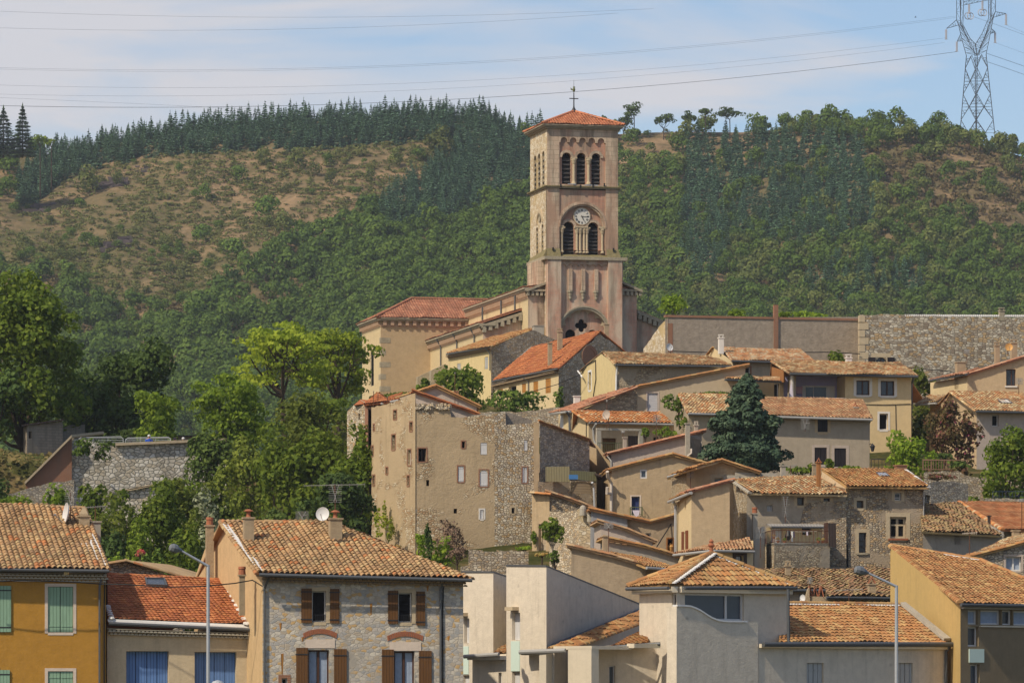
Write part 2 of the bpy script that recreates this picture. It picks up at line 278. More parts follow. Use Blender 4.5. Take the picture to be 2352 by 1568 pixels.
MDEF.update(dict(
 hill=hillmat, ground=groundmat,
 ochre=plaster((0.47, 0.245, 0.045), (0.36, 0.18, 0.035), 0.6, 0.15, 0.25), cream_spot=plaster((0.56, 0.46, 0.31), None, 0.4, 0.5, 0.3, 0.8), 
 peach=plaster((0.62, 0.44, 0.24), (0.46, 0.33, 0.2), 0.7, 0.45, 0.3), modern=plaster((0.68, 0.60, 0.48), (0.57, 0.49, 0.39), 0.7, 0.6, 0.3, 0.6, (0.2, 0.17, 0.13)),
 modern_stain=plaster((0.52, 0.45, 0.36), (0.3, 0.26, 0.2), 0.6, 0.8, 0.2), band=plaster((0.66, 0.58, 0.45), None, 0.3, 0.2, 0.1),
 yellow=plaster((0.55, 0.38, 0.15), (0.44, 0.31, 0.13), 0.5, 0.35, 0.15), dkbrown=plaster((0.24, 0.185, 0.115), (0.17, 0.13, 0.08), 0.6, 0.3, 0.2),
 beige=plaster((0.52, 0.39, 0.24), (0.40, 0.29, 0.18), 0.6, 0.4, 0.3), beige_stain=plaster((0.48, 0.36, 0.22), (0.36, 0.27, 0.17), 0.8, 0.95, 0.35, 0.6, (0.07, 0.06, 0.05)),
 cream=plaster((0.64, 0.51, 0.30), (0.5, 0.39, 0.23), 0.5, 0.25, 0.2), ivory=plaster((0.66, 0.53, 0.28), (0.5, 0.4, 0.22), 0.6, 0.45, 0.2), grayplaster=plaster((0.42, 0.355, 0.27), (0.30, 0.25, 0.19), 0.7, 0.5, 0.5, psc=0.5),
 dull=plaster((0.42, 0.35, 0.26), (0.33, 0.27, 0.20), 0.7, 0.35, 0.25), pinkgray=plaster((0.5, 0.41, 0.34), (0.38, 0.32, 0.26), 0.7, 0.4, 0.3), bluegray=plaster((0.30, 0.30, 0.31), (0.2, 0.2, 0.21), 0.7, 0.6, 0.3),
 roughwall=plaster((0.36, 0.30, 0.235), (0.26, 0.215, 0.17), 0.8, 0.55, 0.9, 0.7, (0.06, 0.055, 0.045)), ruinplaster=rubble([(0.46, 0.37, 0.25), (0.38, 0.29, 0.19), (0.56, 0.48, 0.36), (0.36, 0.24, 0.14)], 3.4, 1.5, (0.36, 0.27, 0.165), 0.08, 0.9, (0.50, 0.38, 0.235), 0.45), lilac=plaster((0.42, 0.40, 0.62), None, 0.2, 0.1, 0.1), whitewall=plaster((0.7, 0.66, 0.6), None, 0.3, 0.3, 0.1),
 churchplaster=plaster((0.50, 0.37, 0.22), (0.40, 0.29, 0.18), 0.7, 0.2, 0.3), concrete=plaster((0.42, 0.38, 0.31), (0.28, 0.25, 0.2), 0.7, 0.6, 0.3), chim=plaster((0.40, 0.31, 0.20), (0.26, 0.2, 0.13), 0.8, 0.6, 0.4),
 stonehouse=rubble([(0.40, 0.37, 0.33), (0.33, 0.32, 0.31), (0.45, 0.40, 0.33), (0.36, 0.31, 0.25), (0.5, 0.46, 0.4), (0.30, 0.30, 0.30), (0.44, 0.30, 0.15), (0.4, 0.37, 0.34)], 3.0, 1.6, (0.43, 0.385, 0.32), 0.05, 0.35, (0.42, 0.38, 0.32), 0.62, 1.0),
 rub_pale=rubble([(0.52, 0.45, 0.34), (0.44, 0.36, 0.26), (0.6, 0.54, 0.44), (0.42, 0.30, 0.17), (0.55, 0.47, 0.36), (0.36, 0.31, 0.25)], 3.3, 1.4, (0.32, 0.25, 0.17), 0.07, 1.0),
 rub_brown=rubble([(0.38, 0.30, 0.21), (0.28, 0.22, 0.16), (0.50, 0.42, 0.31), (0.34, 0.29, 0.23), (0.44, 0.31, 0.18), (0.22, 0.19, 0.16)], 3.4, 1.6, (0.33, 0.26, 0.18), 0.08, 1.0, (0.44, 0.35, 0.25), 0.56),
 rub_gray=rubble([(0.42, 0.38, 0.32), (0.33, 0.3, 0.26), (0.52, 0.46, 0.38), (0.27, 0.24, 0.21), (0.44, 0.36, 0.26)], 3.0, 1.9, (0.27, 0.235, 0.185), 0.07, 1.0, (0.38, 0.33, 0.26), 0.6),
 rub_terrace=rubble([(0.60, 0.55, 0.47), (0.5, 0.46, 0.4), (0.68, 0.63, 0.55), (0.36, 0.33, 0.28), (0.47, 0.41, 0.33)], 1.8, 1.5, (0.24, 0.235, 0.19), 0.06, 1.0), 
 rub_big=rubble([(0.44, 0.39, 0.31), (0.30, 0.26, 0.21), (0.52, 0.47, 0.39), (0.23, 0.19, 0.15), (0.40, 0.29, 0.17), (0.36, 0.33, 0.28)], 1.9, 1.7, (0.26, 0.215, 0.16), 0.06, 1.0),
 rub_small=rubble([(0.42, 0.33, 0.22), (0.36, 0.26, 0.16), (0.5, 0.42, 0.3)], 5.5, 1.6, (0.36, 0.27, 0.17), 0.09, 0.9),
 brick=ashlar((0.32, 0.12, 0.07), (0.24, 0.085, 0.05), (0.36, 0.28, 0.2), 0.24, 0.075, 0.3, wash=(0.3, 0.16, 0.1)), block=ashlar((0.36, 0.31, 0.25), (0.3, 0.26, 0.21), (0.2, 0.17, 0.14), 0.5, 0.2, 0.5, wash=(0.3, 0.27, 0.22)),
 cmblock=ashlar((0.50, 0.42, 0.31), (0.44, 0.36, 0.26), (0.3, 0.25, 0.18), 0.5, 0.22, 0.3),
 pink=ashlar((0.56, 0.335, 0.24), (0.50, 0.28, 0.20), (0.42, 0.30, 0.23), 0.55, 0.27, 0.55, (0.13, 0.11, 0.09), (0.42, 0.33, 0.25)), 
 buff=ashlar((0.62, 0.52, 0.39), (0.55, 0.44, 0.33), (0.27, 0.22, 0.17), 0.9, 0.42, 0.65, (0.12, 0.105, 0.085), (0.42, 0.28, 0.2)),
 sidestone=rubble([(0.56, 0.48, 0.36), (0.5, 0.40, 0.27), (0.62, 0.55, 0.44), (0.44, 0.35, 0.24)], 2.2, 1.5, (0.42, 0.33, 0.22), 0.05, 0.6, (0.55, 0.42, 0.22), 0.58),
 cornice=plaster((0.40, 0.345, 0.25), (0.22, 0.19, 0.13), 0.9, 0.7, 0.6), moss=plaster((0.24, 0.20, 0.10), (0.13, 0.12, 0.07), 0.9, 0.7, 0.8), modil=plaster((0.48, 0.33, 0.22), (0.4, 0.27, 0.18), 0.6, 0.4, 0.3), stonetrim=plaster((0.52, 0.42, 0.28), (0.42, 0.33, 0.21), 0.6, 0.3, 0.3), lintel=plaster((0.66, 0.55, 0.45), None, 0.3, 0.2, 0.2),
 t_old=tilemat([(0.427, 0.281, 0.144),(0.369, 0.229, 0.117),(0.466, 0.333, 0.180),(0.407, 0.250, 0.126),(0.330, 0.208, 0.117),(0.485, 0.374, 0.198),(0.436, 0.291, 0.153),(0.310, 0.208, 0.117),(0.446, 0.312, 0.162),(0.407, 0.260, 0.135),(0.388, 0.250, 0.126),(0.485, 0.177, 0.063)], 0.38),
 t_warm=tilemat([(0.430, 0.237, 0.099), (0.378, 0.180, 0.077), (0.464, 0.304, 0.129), (0.404, 0.209, 0.086), (0.344, 0.162, 0.069), (0.473, 0.323, 0.146), (0.421, 0.190, 0.069)], 0.34),
 t_red=tilemat([(0.432, 0.157, 0.061), (0.360, 0.123, 0.054), (0.468, 0.202, 0.081), (0.387, 0.146, 0.061), (0.324, 0.112, 0.054)], 0.35, (0.10, 0.04, 0.025)),
 t_orange=tilemat([(0.504, 0.213, 0.068), (0.450, 0.168, 0.054), (0.540, 0.280, 0.108), (0.558, 0.470, 0.297), (0.468, 0.190, 0.068), (0.414, 0.146, 0.054)], 0.22, (0.2, 0.08, 0.03)),
 t_mixed=tilemat([(0.48, 0.34, 0.18), (0.42, 0.22, 0.10), (0.56, 0.45, 0.26), (0.43, 0.19, 0.08), (0.46, 0.30, 0.155), (0.31, 0.19, 0.105), (0.58, 0.48, 0.30), (0.45, 0.27, 0.13)], 0.4, mixav=0.08),
 t_dark=tilemat([(0.292, 0.209, 0.103), (0.25, 0.15, 0.09), (0.344, 0.266, 0.129), (0.30, 0.15, 0.085), (0.20, 0.14, 0.09), (0.378, 0.294, 0.146), (0.327, 0.171, 0.077)], 0.6),
 t_church=tilemat([(0.414, 0.190, 0.115), (0.360, 0.157, 0.095), (0.450, 0.235, 0.149), (0.387, 0.168, 0.101), (0.324, 0.146, 0.095)], 0.35),
 t_tower=tilemat([(0.486, 0.190, 0.101), (0.450, 0.168, 0.088), (0.522, 0.224, 0.121)], 0.2),
 mortar_white=plain((0.62, 0.60, 0.57), 0.9, 0.1), zinc=plain((0.10, 0.105, 0.11), 0.5, 0.4, 0.3), zinc_light=plain((0.34, 0.33, 0.31), 0.6, 0.3), pvc=plain((0.55, 0.48, 0.40), 0.5, 0.3), cable=plain((0.015, 0.015, 0.016), 0.6, 0.2), rust=plain((0.13, 0.06, 0.035), 0.8, 0.2), iron=plain((0.025, 0.025, 0.028), 0.6, 0.3), terra=plain((0.34, 0.13, 0.07), 0.8, 0.1, 0, 0.3),
 genoise=plain((0.46, 0.42, 0.34), 0.9, 0.1, 0, 0.35), genoise_b=plain((0.34, 0.25, 0.16), 0.9, 0.1, 0, 0.35), white=plain((0.72, 0.71, 0.69), 0.5, 0.3), whitewood=planks((0.66, 0.65, 0.64), 0.12), mint=plain((0.58, 0.70, 0.62), 0.5, 0.3, 0, 0.05), greenshut=planks((0.27, 0.42, 0.29), 0.14), blueshut=planks((0.13, 0.24, 0.50), 0.13), brownshut=planks((0.14, 0.065, 0.022), 0.12),
 ochreshut=planks((0.42, 0.19, 0.04), 0.3), darkshut=planks((0.025, 0.02, 0.022), 0.2), redshut=planks((0.22, 0.07, 0.03), 0.12), grayshut=planks((0.45, 0.45, 0.43), 0.28), oldwood=planks((0.08, 0.055, 0.045), 0.18), siding=planks((0.34, 0.15, 0.05), 0.16), louvre=plain((0.055, 0.05, 0.048), 0.9, 0.1), 
 glass=glass((0.02, 0.022, 0.026), 0.25), glass_blue=glass((0.03, 0.04, 0.055), 0.25), curtain=plain((0.30, 0.36, 0.46), 0.7, 0.3, 0, 0.3), dark=plain((0.012, 0.011, 0.011), 0.9, 0.05), brownframe=plain((0.07, 0.03, 0.018), 0.6, 0.3), whiteframe=plain((0.62, 0.60, 0.57), 0.5, 0.3), blind=planks((0.50, 0.49, 0.50), 0.09, False), corrug=planks((0.24, 0.21, 0.12), 0.16), corrug_h=planks((0.42, 0.33, 0.22), 0.16, False), corrug_g=planks((0.38, 0.36, 0.33), 0.18),
 galva=plain((0.42, 0.44, 0.46), 0.45, 0.5, 0.3), lamphead=plain((0.14, 0.15, 0.16), 0.4, 0.5), antenna=plain((0.30, 0.29, 0.27), 0.5, 0.4, 0.5), dish=plain((0.62, 0.61, 0.60), 0.45, 0.3, 0, 0.05), dish_o=plain((0.60, 0.33, 0.10), 0.5, 0.3), clockface=plain((0.66, 0.63, 0.56), 0.5, 0.3, 0, 0.06), black=plain((0.012, 0.012, 0.012), 0.5, 0.3), pylon=plain((0.045, 0.048, 0.055), 0.6, 0.4, 0.3), insul=plain((0.42, 0.40, 0.42), 0.3, 0.5), wire=plain((0.10, 0.11, 0.13), 0.6, 0.3),
 cloth_w=plain((0.62, 0.56, 0.64), 0.9, 0.1), cloth_b=plain((0.035, 0.05, 0.14), 0.9, 0.1), cloth_p=plain((0.5, 0.3, 0.32), 0.9, 0.1), shirt_blue=plain((0.03, 0.09, 0.42), 0.9, 0.1), shirt_cyan=plain((0.08, 0.32, 0.5), 0.9, 0.1), shirt_white=plain((0.6, 0.6, 0.6), 0.9, 0.1), shirt_dark=plain((0.04, 0.03, 0.05), 0.9, 0.1), skin=plain((0.42, 0.23, 0.15), 0.6, 0.3), hair=plain((0.03, 0.02, 0.012), 0.8, 0.2), trousers=plain((0.05, 0.055, 0.08), 0.9, 0.1), bluepaint=plain((0.05, 0.065, 0.12), 0.5, 0.3), bluebin=plain((0.05, 0.16, 0.36), 0.5, 0.3), greenrail=plain((0.12, 0.14, 0.06), 0.6, 0.3), woodfence=plain((0.2, 0.12, 0.075), 0.8, 0.2),
 bark=plain((0.075, 0.055, 0.04), 0.95, 0.05, 0, 0.4), bark_pale=plain((0.22, 0.19, 0.15), 0.95, 0.05, 0, 0.3), rock=rubble([(0.46, 0.43, 0.38), (0.38, 0.35, 0.3), (0.52, 0.49, 0.43)], 1.5, 1.2, (0.2, 0.18, 0.14), 0.05, 1.0), darkrock=plain((0.10, 0.08, 0.08), 0.95, 0.05, 0, 0.5),
 l_oak=leafmat((0.024, 0.048, 0.012), (0.048, 0.092, 0.016), (0.085, 0.140, 0.024)), l_oak2=leafmat((0.03, 0.045, 0.014), (0.055, 0.08, 0.02), (0.10, 0.125, 0.035)), l_blue=leafmat((0.02, 0.05, 0.028), (0.045, 0.092, 0.046), (0.075, 0.14, 0.062), 0.12), l_dark=leafmat((0.014, 0.03, 0.012), (0.03, 0.055, 0.015), (0.06, 0.10, 0.022)), 
 l_bright=leafmat((0.04, 0.075, 0.009), (0.10, 0.17, 0.016), (0.18, 0.26, 0.028), 0.5), l_yel=leafmat((0.06, 0.10, 0.012), (0.13, 0.19, 0.02), (0.24, 0.28, 0.035), 0.45), l_mid=leafmat((0.026, 0.05, 0.008), (0.066, 0.115, 0.013), (0.135, 0.19, 0.024), 0.45), l_spruce=leafmat((0.026, 0.058, 0.042), (0.052, 0.112, 0.072), (0.09, 0.17, 0.10), 0.12), l_silver=leafmat((0.07, 0.09, 0.05), (0.12, 0.15, 0.09), (0.2, 0.23, 0.15), 0.2),
 l_scrub=leafmat((0.04, 0.058, 0.016), (0.07, 0.09, 0.025), (0.11, 0.12, 0.04), 0.2), l_heath=leafmat((0.06, 0.045, 0.028), (0.10, 0.075, 0.038), (0.12, 0.115, 0.045), 0.2), l_ivy=leafmat((0.02, 0.04, 0.008), (0.045, 0.08, 0.013), (0.08, 0.13, 0.02), 0.25), l_ole=leafmat((0.04, 0.045, 0.016), (0.075, 0.075, 0.022), (0.12, 0.06, 0.04), 0.3, (0.55, 0.10, 0.18)), l_straw=leafmat((0.22, 0.14, 0.05), (0.32, 0.21, 0.08), (0.2, 0.2, 0.06), 0.3), l_twig=leafmat((0.07, 0.05, 0.04), (0.11, 0.08, 0.06), (0.14, 0.1, 0.07), 0.0), l_pink=leafmat((0.3, 0.04, 0.08), (0.45, 0.07, 0.12), (0.1, 0.14, 0.03), 0.3)))
# ------------------------------------------------------------------ terrain profile
def lerp1(x, xs, ys): return float(np.interp(x, xs, ys))
GY = [0, 195, 235, 262, 285, 300, 315, 335, 350, 380, 405, 430, 480, 540, 650, 1000]
GZR = [-9, -6, -4, 2, 6.3, 9.0, 11.2, 14.6, 17.0, 21.5, 24, 25, 26, 20, 8, 14]
LY = [0, 195, 235, 262, 290, 318, 335, 336.5, 345, 400, 450, 500, 650, 1000]
GZL = [-9, -6, -4, 0, 4.5, 9.0, 11.5, 16.2, 17.2, 18, 17, 13, 6, 14]
def G(x, y):
    px = CX + F * x / max(y, 30.0); w = min(1, max(0, (px - 620) / 230)); w = w * w * (3 - 2 * w)
    n = 0.35 * math.sin(x * 0.35 + y * 0.21) + 0.25 * math.sin(x * 0.13 - y * 0.4)
    return (1 - w) * lerp1(y, LY, GZL) + w * lerp1(y, GY, GZR) + n
def Gp(px, Y): return G((px - CX) / F * Y, Y)

class Plane:                                   # an upright plane through two ground points given as (photo column, distance)
    def __init__(s, a, b):
        s.A = V2(*a); s.B = V2(*b); d = s.B - s.A; s.L = d.length; s.u = d / s.L; s.n = Vector((s.u.y, -s.u.x))
    def s(s, px):
        k = (px - CX) / F; den = s.u.x - k * s.u.y; return (k * s.A.y - s.A.x) / den
    def xy(s, t, d=0): return s.A + s.u * t + s.n * d
    def Y(s, px): return s.xy(s.s(px)).y
    def z(s, px, py): return (HY - py) / F * s.Y(px)
    def sz(s, px, py): return (s.s(px), s.z(px, py))
    def p(s, t, d, z): q = s.xy(t, d); return Vector((q.x, q.y, z))
    def at(s, px, py, d=0): return s.p(s.s(px), d, s.z(px, py))
    def rect(s, r):
        x0, y0, x1, y1 = r; xc = (x0 + x1) / 2; return s.s(x0), s.s(x1), s.z(xc, y1), s.z(xc, y0)

def arch_pts(s0, s1, z0, z1, n=10):
    r = (s1 - s0) / 2; c = (s0 + s1) / 2; zs = z1 - r
    return [(s0, z0), (s1, z0)] + [(c + r * math.cos(math.pi * k / n), zs + r * math.sin(math.pi * k / n)) for k in range(n + 1)]

def fill_opening(root, par, pl, s0, s1, z0, z1, o, arch):
    k = o.get('k', 'W'); rec = o.get('rec', 0.2); w = s1 - s0; h = z1 - z0
    fw = min(o.get('fw', 0.06), w * 0.2); fm = o.get('f', 'whiteframe'); 
    def bar(b, a0, a1, c0, c1, d=0.0): b.fb(pl, a0, a1, -rec - 0.04 + d, -rec + 0.02 + d, c0, c1)
    if k in 'WD':
        b = MB(); bar(b, s0 + .003, s0 + fw, z0 + .003, z1 - .003); bar(b, s1 - fw, s1 - .003, z0 + .003, z1 - .003); bar(b, s0 + fw, s1 - fw, z0 + .003, z0 + fw); bar(b, s0 + fw, s1 - fw, z1 - fw, z1 - .003)
        for m in o.get('mull', [0.5] if k == 'W' and w > 0.7 else []): bar(b, s0 + w * m - fw * .6, s0 + w * m + fw * .6, z0 + fw, z1 - fw, .004)
        for m in o.get('trans', []): bar(b, s0 + fw, s1 - fw, z0 + h * m - fw * .4, z0 + h * m + fw * .4, .007)
        wi = b.build('window', fm, root); b = MB()
        if arch: b.face([pl.p(a, -rec - .05, c) for a, c in arch_pts(s0, s1, z0, z1)])
        else: b.face([pl.p(a, -rec - .05, c) for a, c in ((s0, z0), (s1, z0), (s1, z1), (s0, z1))])
        b.build('pane', o.get('g', 'dark' if k == 'D' else 'glass'), wi)
        if o.get('curt'):
            b = MB(); nn = 10
            for m in (0, 1):
                a0 = s0 + w * (0.08 + 0.5 * m); a1 = a0 + w * 0.34
                pts = [(a0 + (a1 - a0) * i / nn, -rec - .035 - 0.01 * (i % 2)) for i in range(nn + 1)]
                for i in range(nn): b.face([pl.p(pts[i][0], pts[i][1], z0 + .06), pl.p(pts[i + 1][0], pts[i + 1][1], z0 + .06), pl.p(pts[i + 1][0], pts[i + 1][1], z1 - .06), pl.p(pts[i][0], pts[i][1], z1 - .06)])
            b.build('curtain', o['curt'], wi)
    elif k == 'S':                                # closed shutter leaves inside the opening
        n = o.get('n', 2); sm = o.get('m', 'whitewood'); g = 0.012; rs = o.get('srec', 0.08)
        for i in range(n):
            b = MB(); a0 = s0 + w * i / n + g; a1 = s0 + w * (i + 1) / n - g; b.fb(pl, a0, a1, -rs - .04, -rs, z0 + g, z1 - g)
            for q in o.get('batt', (0.14, 0.86)): b.fb(pl, a0 + .02, a1 - .02, -rs + .001, -rs + .018, z0 + h * q - .035, z0 + h * q + .035)
            b.build('shutter', sm, root)
        b = MB(); b.face([pl.p(a, -rs - .06, c) for a, c in ((s0, z0), (s1, z0), (s1, z1), (s0, z1))]); b.build('window_recess', 'dark', root)
    elif k == 'L':                                # louvred belfry opening
        b = MB(); b.face([pl.p(a, -rec - .3, c) for a, c in arch_pts(s0, s1, z0, z1)]); lo = b.build('louvred_opening', 'dark', root); b = MB(); n = o.get('n', 6); ztop = z1 - w * 0.55
        for i in range(n):
            c = z0 + (ztop - z0) * (i + .3) / n
            q = [pl.p(s0, -.32, c + .30), pl.p(s1, -.32, c + .30), pl.p(s1, -.06, c), pl.p(s0, -.06, c)]; b.prism(q, (0, 0, 0.05))
        b.build('louvres', 'louvre', lo)
    sr = o.get('sur')
    if sr:                                        # flat surround standing proud of the wall
        t, mm = sr; b = MB(); e = .022
        b.fb(pl, s0 - t, s0 - .002, -.02, e, z0 - t * .3, z1 + t); b.fb(pl, s1 + .002, s1 + t, -.02, e, z0 - t * .3, z1 + t); b.fb(pl, s0 - .002, s1 + .002, -.02, e - .002, z1 + .002, z1 + t); b.fb(pl, s0 - .002, s1 + .002, -.02, e - .002, z0 - t * .9, z0 - .002)
        b.build('window_surround', mm, root)
    if o.get('sill'): b = MB(); b.fb(pl, s0 - .1, s1 + .1, -.1, .09, z0 - .12, z0 - .01); b.build('sill', o['sill'], root)
    for (a, c, e1, e2) in o.get('sh', []):        # open shutter leaves folded back on the wall
        b = MB(); q0, q1 = pl.s(a), pl.s(c); xm = (a + c) / 2; y0, y1 = pl.z(xm, e2), pl.z(xm, e1); b.fb(pl, q0, q1, .03, .075, y0, y1); sho = b.build('shutter', o.get('sm', 'brownshut'), root)
        b = MB()
        for q in (0.1, 0.9): zz = y0 + (y1 - y0) * q; b.fb(pl, q0 - .03, q1 + .01, .076, .088, zz - .025, zz + .025)
        if o.get('strap', True): b.build('hinge_strap', 'iron', sho)

def wall(root, a, b, top, m, ops=(), zb=None, name='wall', pl=None, rev=None):
    pl = pl or Plane(a, b); T = [pl.sz(*q) for q in top]
    if zb is None: zb = min(G(*pl.xy(T[0][0])), G(*pl.xy(T[-1][0]))) - 1.0
    if m[:3] in ('rub', 'rui', 'sid') and not name.startswith('side'):
        T2 = [T[0]]; rr = random.Random(int(T[0][0] * 50 + T[0][1] * 9))
        for (p0, q0), (p1, q1) in zip(T, T[1:]):
            k = int(abs(p1 - p0) / .45)
            for j in range(1, k): T2.append((p0 + (p1 - p0) * (j + rr.uniform(-.2, .2)) / k, q0 + (q1 - q0) * j / k + rr.uniform(-.09, .03)))
            T2.append((p1, q1))
        T = T2
    outer = [(T[0][0], zb)] + T + [(T[-1][0], zb)]
    polys = [outer]; fills = []
    for o in ops:
        r = o['r']; s0, s1, z0, z1 = pl.rect(r)
        arch = o.get('arch'); h = arch_pts(s0, s1, z0, z1) if arch else [(s0, z0), (s1, z0), (s1, z1), (s0, z1)]
        polys.append(h); fills.append((s0, s1, z0, z1, o, arch, h))
    vl = [[Vector((q[0], q[1], 0)) for q in p] for p in polys]; flat = [q for p in vl for q in p]
    mb = MB(); base = [pl.p(q.x, 0, q.y) for q in flat]
    tri = tessellate_polygon(vl); fs = []
    for t in tri:
        A, B, C = (flat[i] for i in t); cr = (B - A).cross(C - A).z
        if abs(cr) < 1e-9: continue
        fs.append(t if cr > 0 else t[::-1])
    mb.idx(base, fs)
    for (s0, s1, z0, z1, o, arch, h) in fills:
        d = o.get('depth', max(o.get('rec', .2), o.get('srec', .08)) + .08); n = len(h)
        for i in range(n):
            q, w = h[i], h[(i + 1) % n]; mb.face([pl.p(q[0], 0, q[1]), pl.p(q[0], -d, q[1]), pl.p(w[0], -d, w[1]), pl.p(w[0], 0, w[1])])
    ob = mb.build(name, m, root)
    for (s0, s1, z0, z1, o, arch, h) in fills: fill_opening(root, ob, pl, s0, s1, z0, z1, o, arch)
    return pl

def shell(root, pts, m, zb, name='back_wall'):       # plain upright walls joining (xy, top height) points
    b = MB()
    for (p, zt), (q, zu) in zip(pts, pts[1:]): b.face([(p.x, p.y, zb), (q.x, q.y, zb), (q.x, q.y, zu), (p.x, p.y, zt)])
    return b.build(name, m, root)

# ------------------------------------------------------------------ roofs
def plane3(p):
    a, b, c = [Vector(q) for q in p[:3]]; n = (b - a).cross(c - a).normalized()
    return a, (n if n.z > 0 else -n)
def onplane(px, py, a, n):
    d = Vector(((px - CX) / F, 1, (HY - py) / F)); return d * (a.dot(n) / d.dot(n))
def roofpts(pts):
    p3 = [P(*q) for q in pts if len(q) == 3][:3]; a, n = plane3(p3)
    return [P(*q) if (len(q) == 3 and i < 99 and any((P(*q) - w).length < 1e-6 for w in p3)) else onplane(q[0], q[1], a, n) for i, q in enumerate(pts)], a, n
def tiles(pts3, n, m, parent, pitch=0.23, course=0.36, amp=0.085, K=6, jit=0.8, name='roof', thick=0.10, lift=0.035, eave_open=True):
    """a pitched slope of separate barrel tiles lying on a deck"""
    U = Vector((n.y, -n.x, 0)); U = (Vector((1, 0, 0)) if U.length < 1e-6 else U.normalized()); V = n.cross(U).normalized()
    if V.z < 0: V = -V; 
    O = pts3[0]; q = [((p - O).dot(U), (p - O).dot(V)) for p in pts3]
    us = [a for a, b in q]; vs = [b for a, b in q]
    nu = int((max(us) - min(us)) / pitch) + 2; nv = int((max(vs) - min(vs)) / course) + 2; u0 = min(us) - pitch * .5; v0 = min(vs)
    I, J = np.meshgrid(np.arange(nu), np.arange(nv), indexing='ij'); I = I.ravel(); J = J.ravel()
    qa = np.array(q)
    def inside(x, y):
        r = np.zeros(len(x), bool); k = len(qa)
        for i in range(k):
            (x0, y0), (x1, y1) = qa[i], qa[(i + 1) % k]
            c = ((y0 > y) != (y1 > y)); xi = x0 + (y - y0) * (x1 - x0) / ((y1 - y0) if abs(y1 - y0) > 1e-9 else 1e-9); r ^= c & (x < xi)
        return r
    keep = np.zeros(len(I), bool)
    for du in (0.0, .5, 1.0):
        for dv in (0.05, .5, .95): keep |= inside(u0 + (I + du) * pitch, v0 + (J + dv) * course)
    I = I[keep]; J = J[keep]; N = len(I); rg = np.random.default_rng(int(abs(O.x * 100 + O.y)) % 99999)
    cj = rg.normal(0, .012 * jit, nu)[I]; vj = rg.normal(0, .022 * jit, N); hj = np.abs(rg.normal(0, .010 * jit, N)) + 0.012 * jit * np.sin(I * 1.3 + J * .7); rot = rg.normal(0, .012 * jit, N)
    k = np.linspace(0, 1, K + 1); hp = amp * np.sqrt(np.clip(0.5 - 0.5 * np.cos(2 * np.pi * k), 0, 1)) if K > 4 else amp * (0.5 - 0.5 * np.cos(2 * np.pi * k))
    uu = u0 + (I[:, None] + k[None, :]) * pitch + cj[:, None]
    vl = v0 + J * course + vj; vl = np.maximum(vl, min(vs) - .03); lo = vl - 0.04; hi = v0 + (J + 1) * course + 0.05
    A = np.stack([uu + rot[:, None], np.repeat(lo[:, None], K + 1, 1), hp[None] + (lift + hj)[:, None]], 2)
    B = np.stack([uu - rot[:, None], np.repeat(hi[:, None], K + 1, 1), hp[None] * .8 + hj[:, None] * .5], 2)
    C = A.copy(); C[:, :, 2] = A[:, :, 2] - 0.022; C[:, :, 1] += 0.004
    D = A.copy(); D[:, :, 1] += 0.10; D[:, :, 2] = C[:, :, 2] - 0.01
    X = np.concatenate([A, B, C, D], 1).reshape(-1, 3)
    X[:, 2] += min(jit, 1) * (.035 * np.sin(X[:, 0] * .9 + X[:, 1] * .6 + O.x) + .022 * np.sin(X[:, 0] * 2.1 - X[:, 1] * 1.3) + .03)
    co = np.array(O)[None] + X[:, :1] * np.array(U)[None] + X[:, 1:2] * np.array(V)[None] + X[:, 2:] * np.array(n)[None]
    w = K + 1; base = (np.arange(N) * 4 * w)[:, None]; kk = np.arange(K)[None]
    f1 = np.stack([base + kk, base + kk + 1, base + w + kk + 1, base + w + kk], 2); f2 = np.stack([base + 2 * w + kk, base + 2 * w + kk + 1, base + kk + 1, base + kk], 2); f3 = np.stack([base + 3 * w + kk, base + 3 * w + kk + 1, base + 2 * w + kk + 1, base + 2 * w + kk], 2)
    FF = np.concatenate([f1, f2, f3], 1).reshape(-1, 4); rr = np.repeat(rg.random(N), 3 * K)
    if U.cross(V).dot(n) < 0: FF = FF[:, ::-1]
    me = mkmesh('tmp', co, FF, rr, False)
    bm = bmesh.new(); bm.from_mesh(me); bpy.data.meshes.remove(me)
    cen = sum(pts3, Vector()) / len(pts3)
    for i in range(len(pts3)):
        a, b = pts3[i], pts3[(i + 1) % len(pts3)]; e = b - a
        if e.length < .01: continue
        vm = ((a - O).dot(V) + (b - O).dot(V)) / 2
        if vm - min(vs) < 0.25 and abs(e.normalized().dot(U)) > .95: continue     # the eave stays uncut
        pn = e.cross(n).normalized()
        if pn.dot(cen - a) > 0: pn = -pn
        bmesh.ops.bisect_plane(bm, geom=bm.verts[:] + bm.edges[:] + bm.faces[:], plane_co=a, plane_no=pn, clear_outer=True)
    me = bpy.data.meshes.new(name); bm.to_mesh(me); bm.free()
    # deck under the tiles
    d = MB(); low = [p - n * .02 for p in pts3]; d.prism(low, -n * thick)
    vv = np.empty(len(me.vertices) * 3, np.float32); me.vertices.foreach_get('co', vv); vv = vv.reshape(-1, 3)
    ff = [tuple(p.vertices) for p in me.polygons]; ra = np.empty(len(ff), np.float32); me.attributes['rnd'].data.foreach_get('value', ra); bpy.data.meshes.remove(me)
    nb = len(vv); allv = np.concatenate([vv, np.array(d.v, np.float32)]); allf = ff + [tuple(i + nb for i in f) for f in d.f]
    return mkobj(name, allv, allf, m, parent, list(ra) + [0.35] * len(d.f))
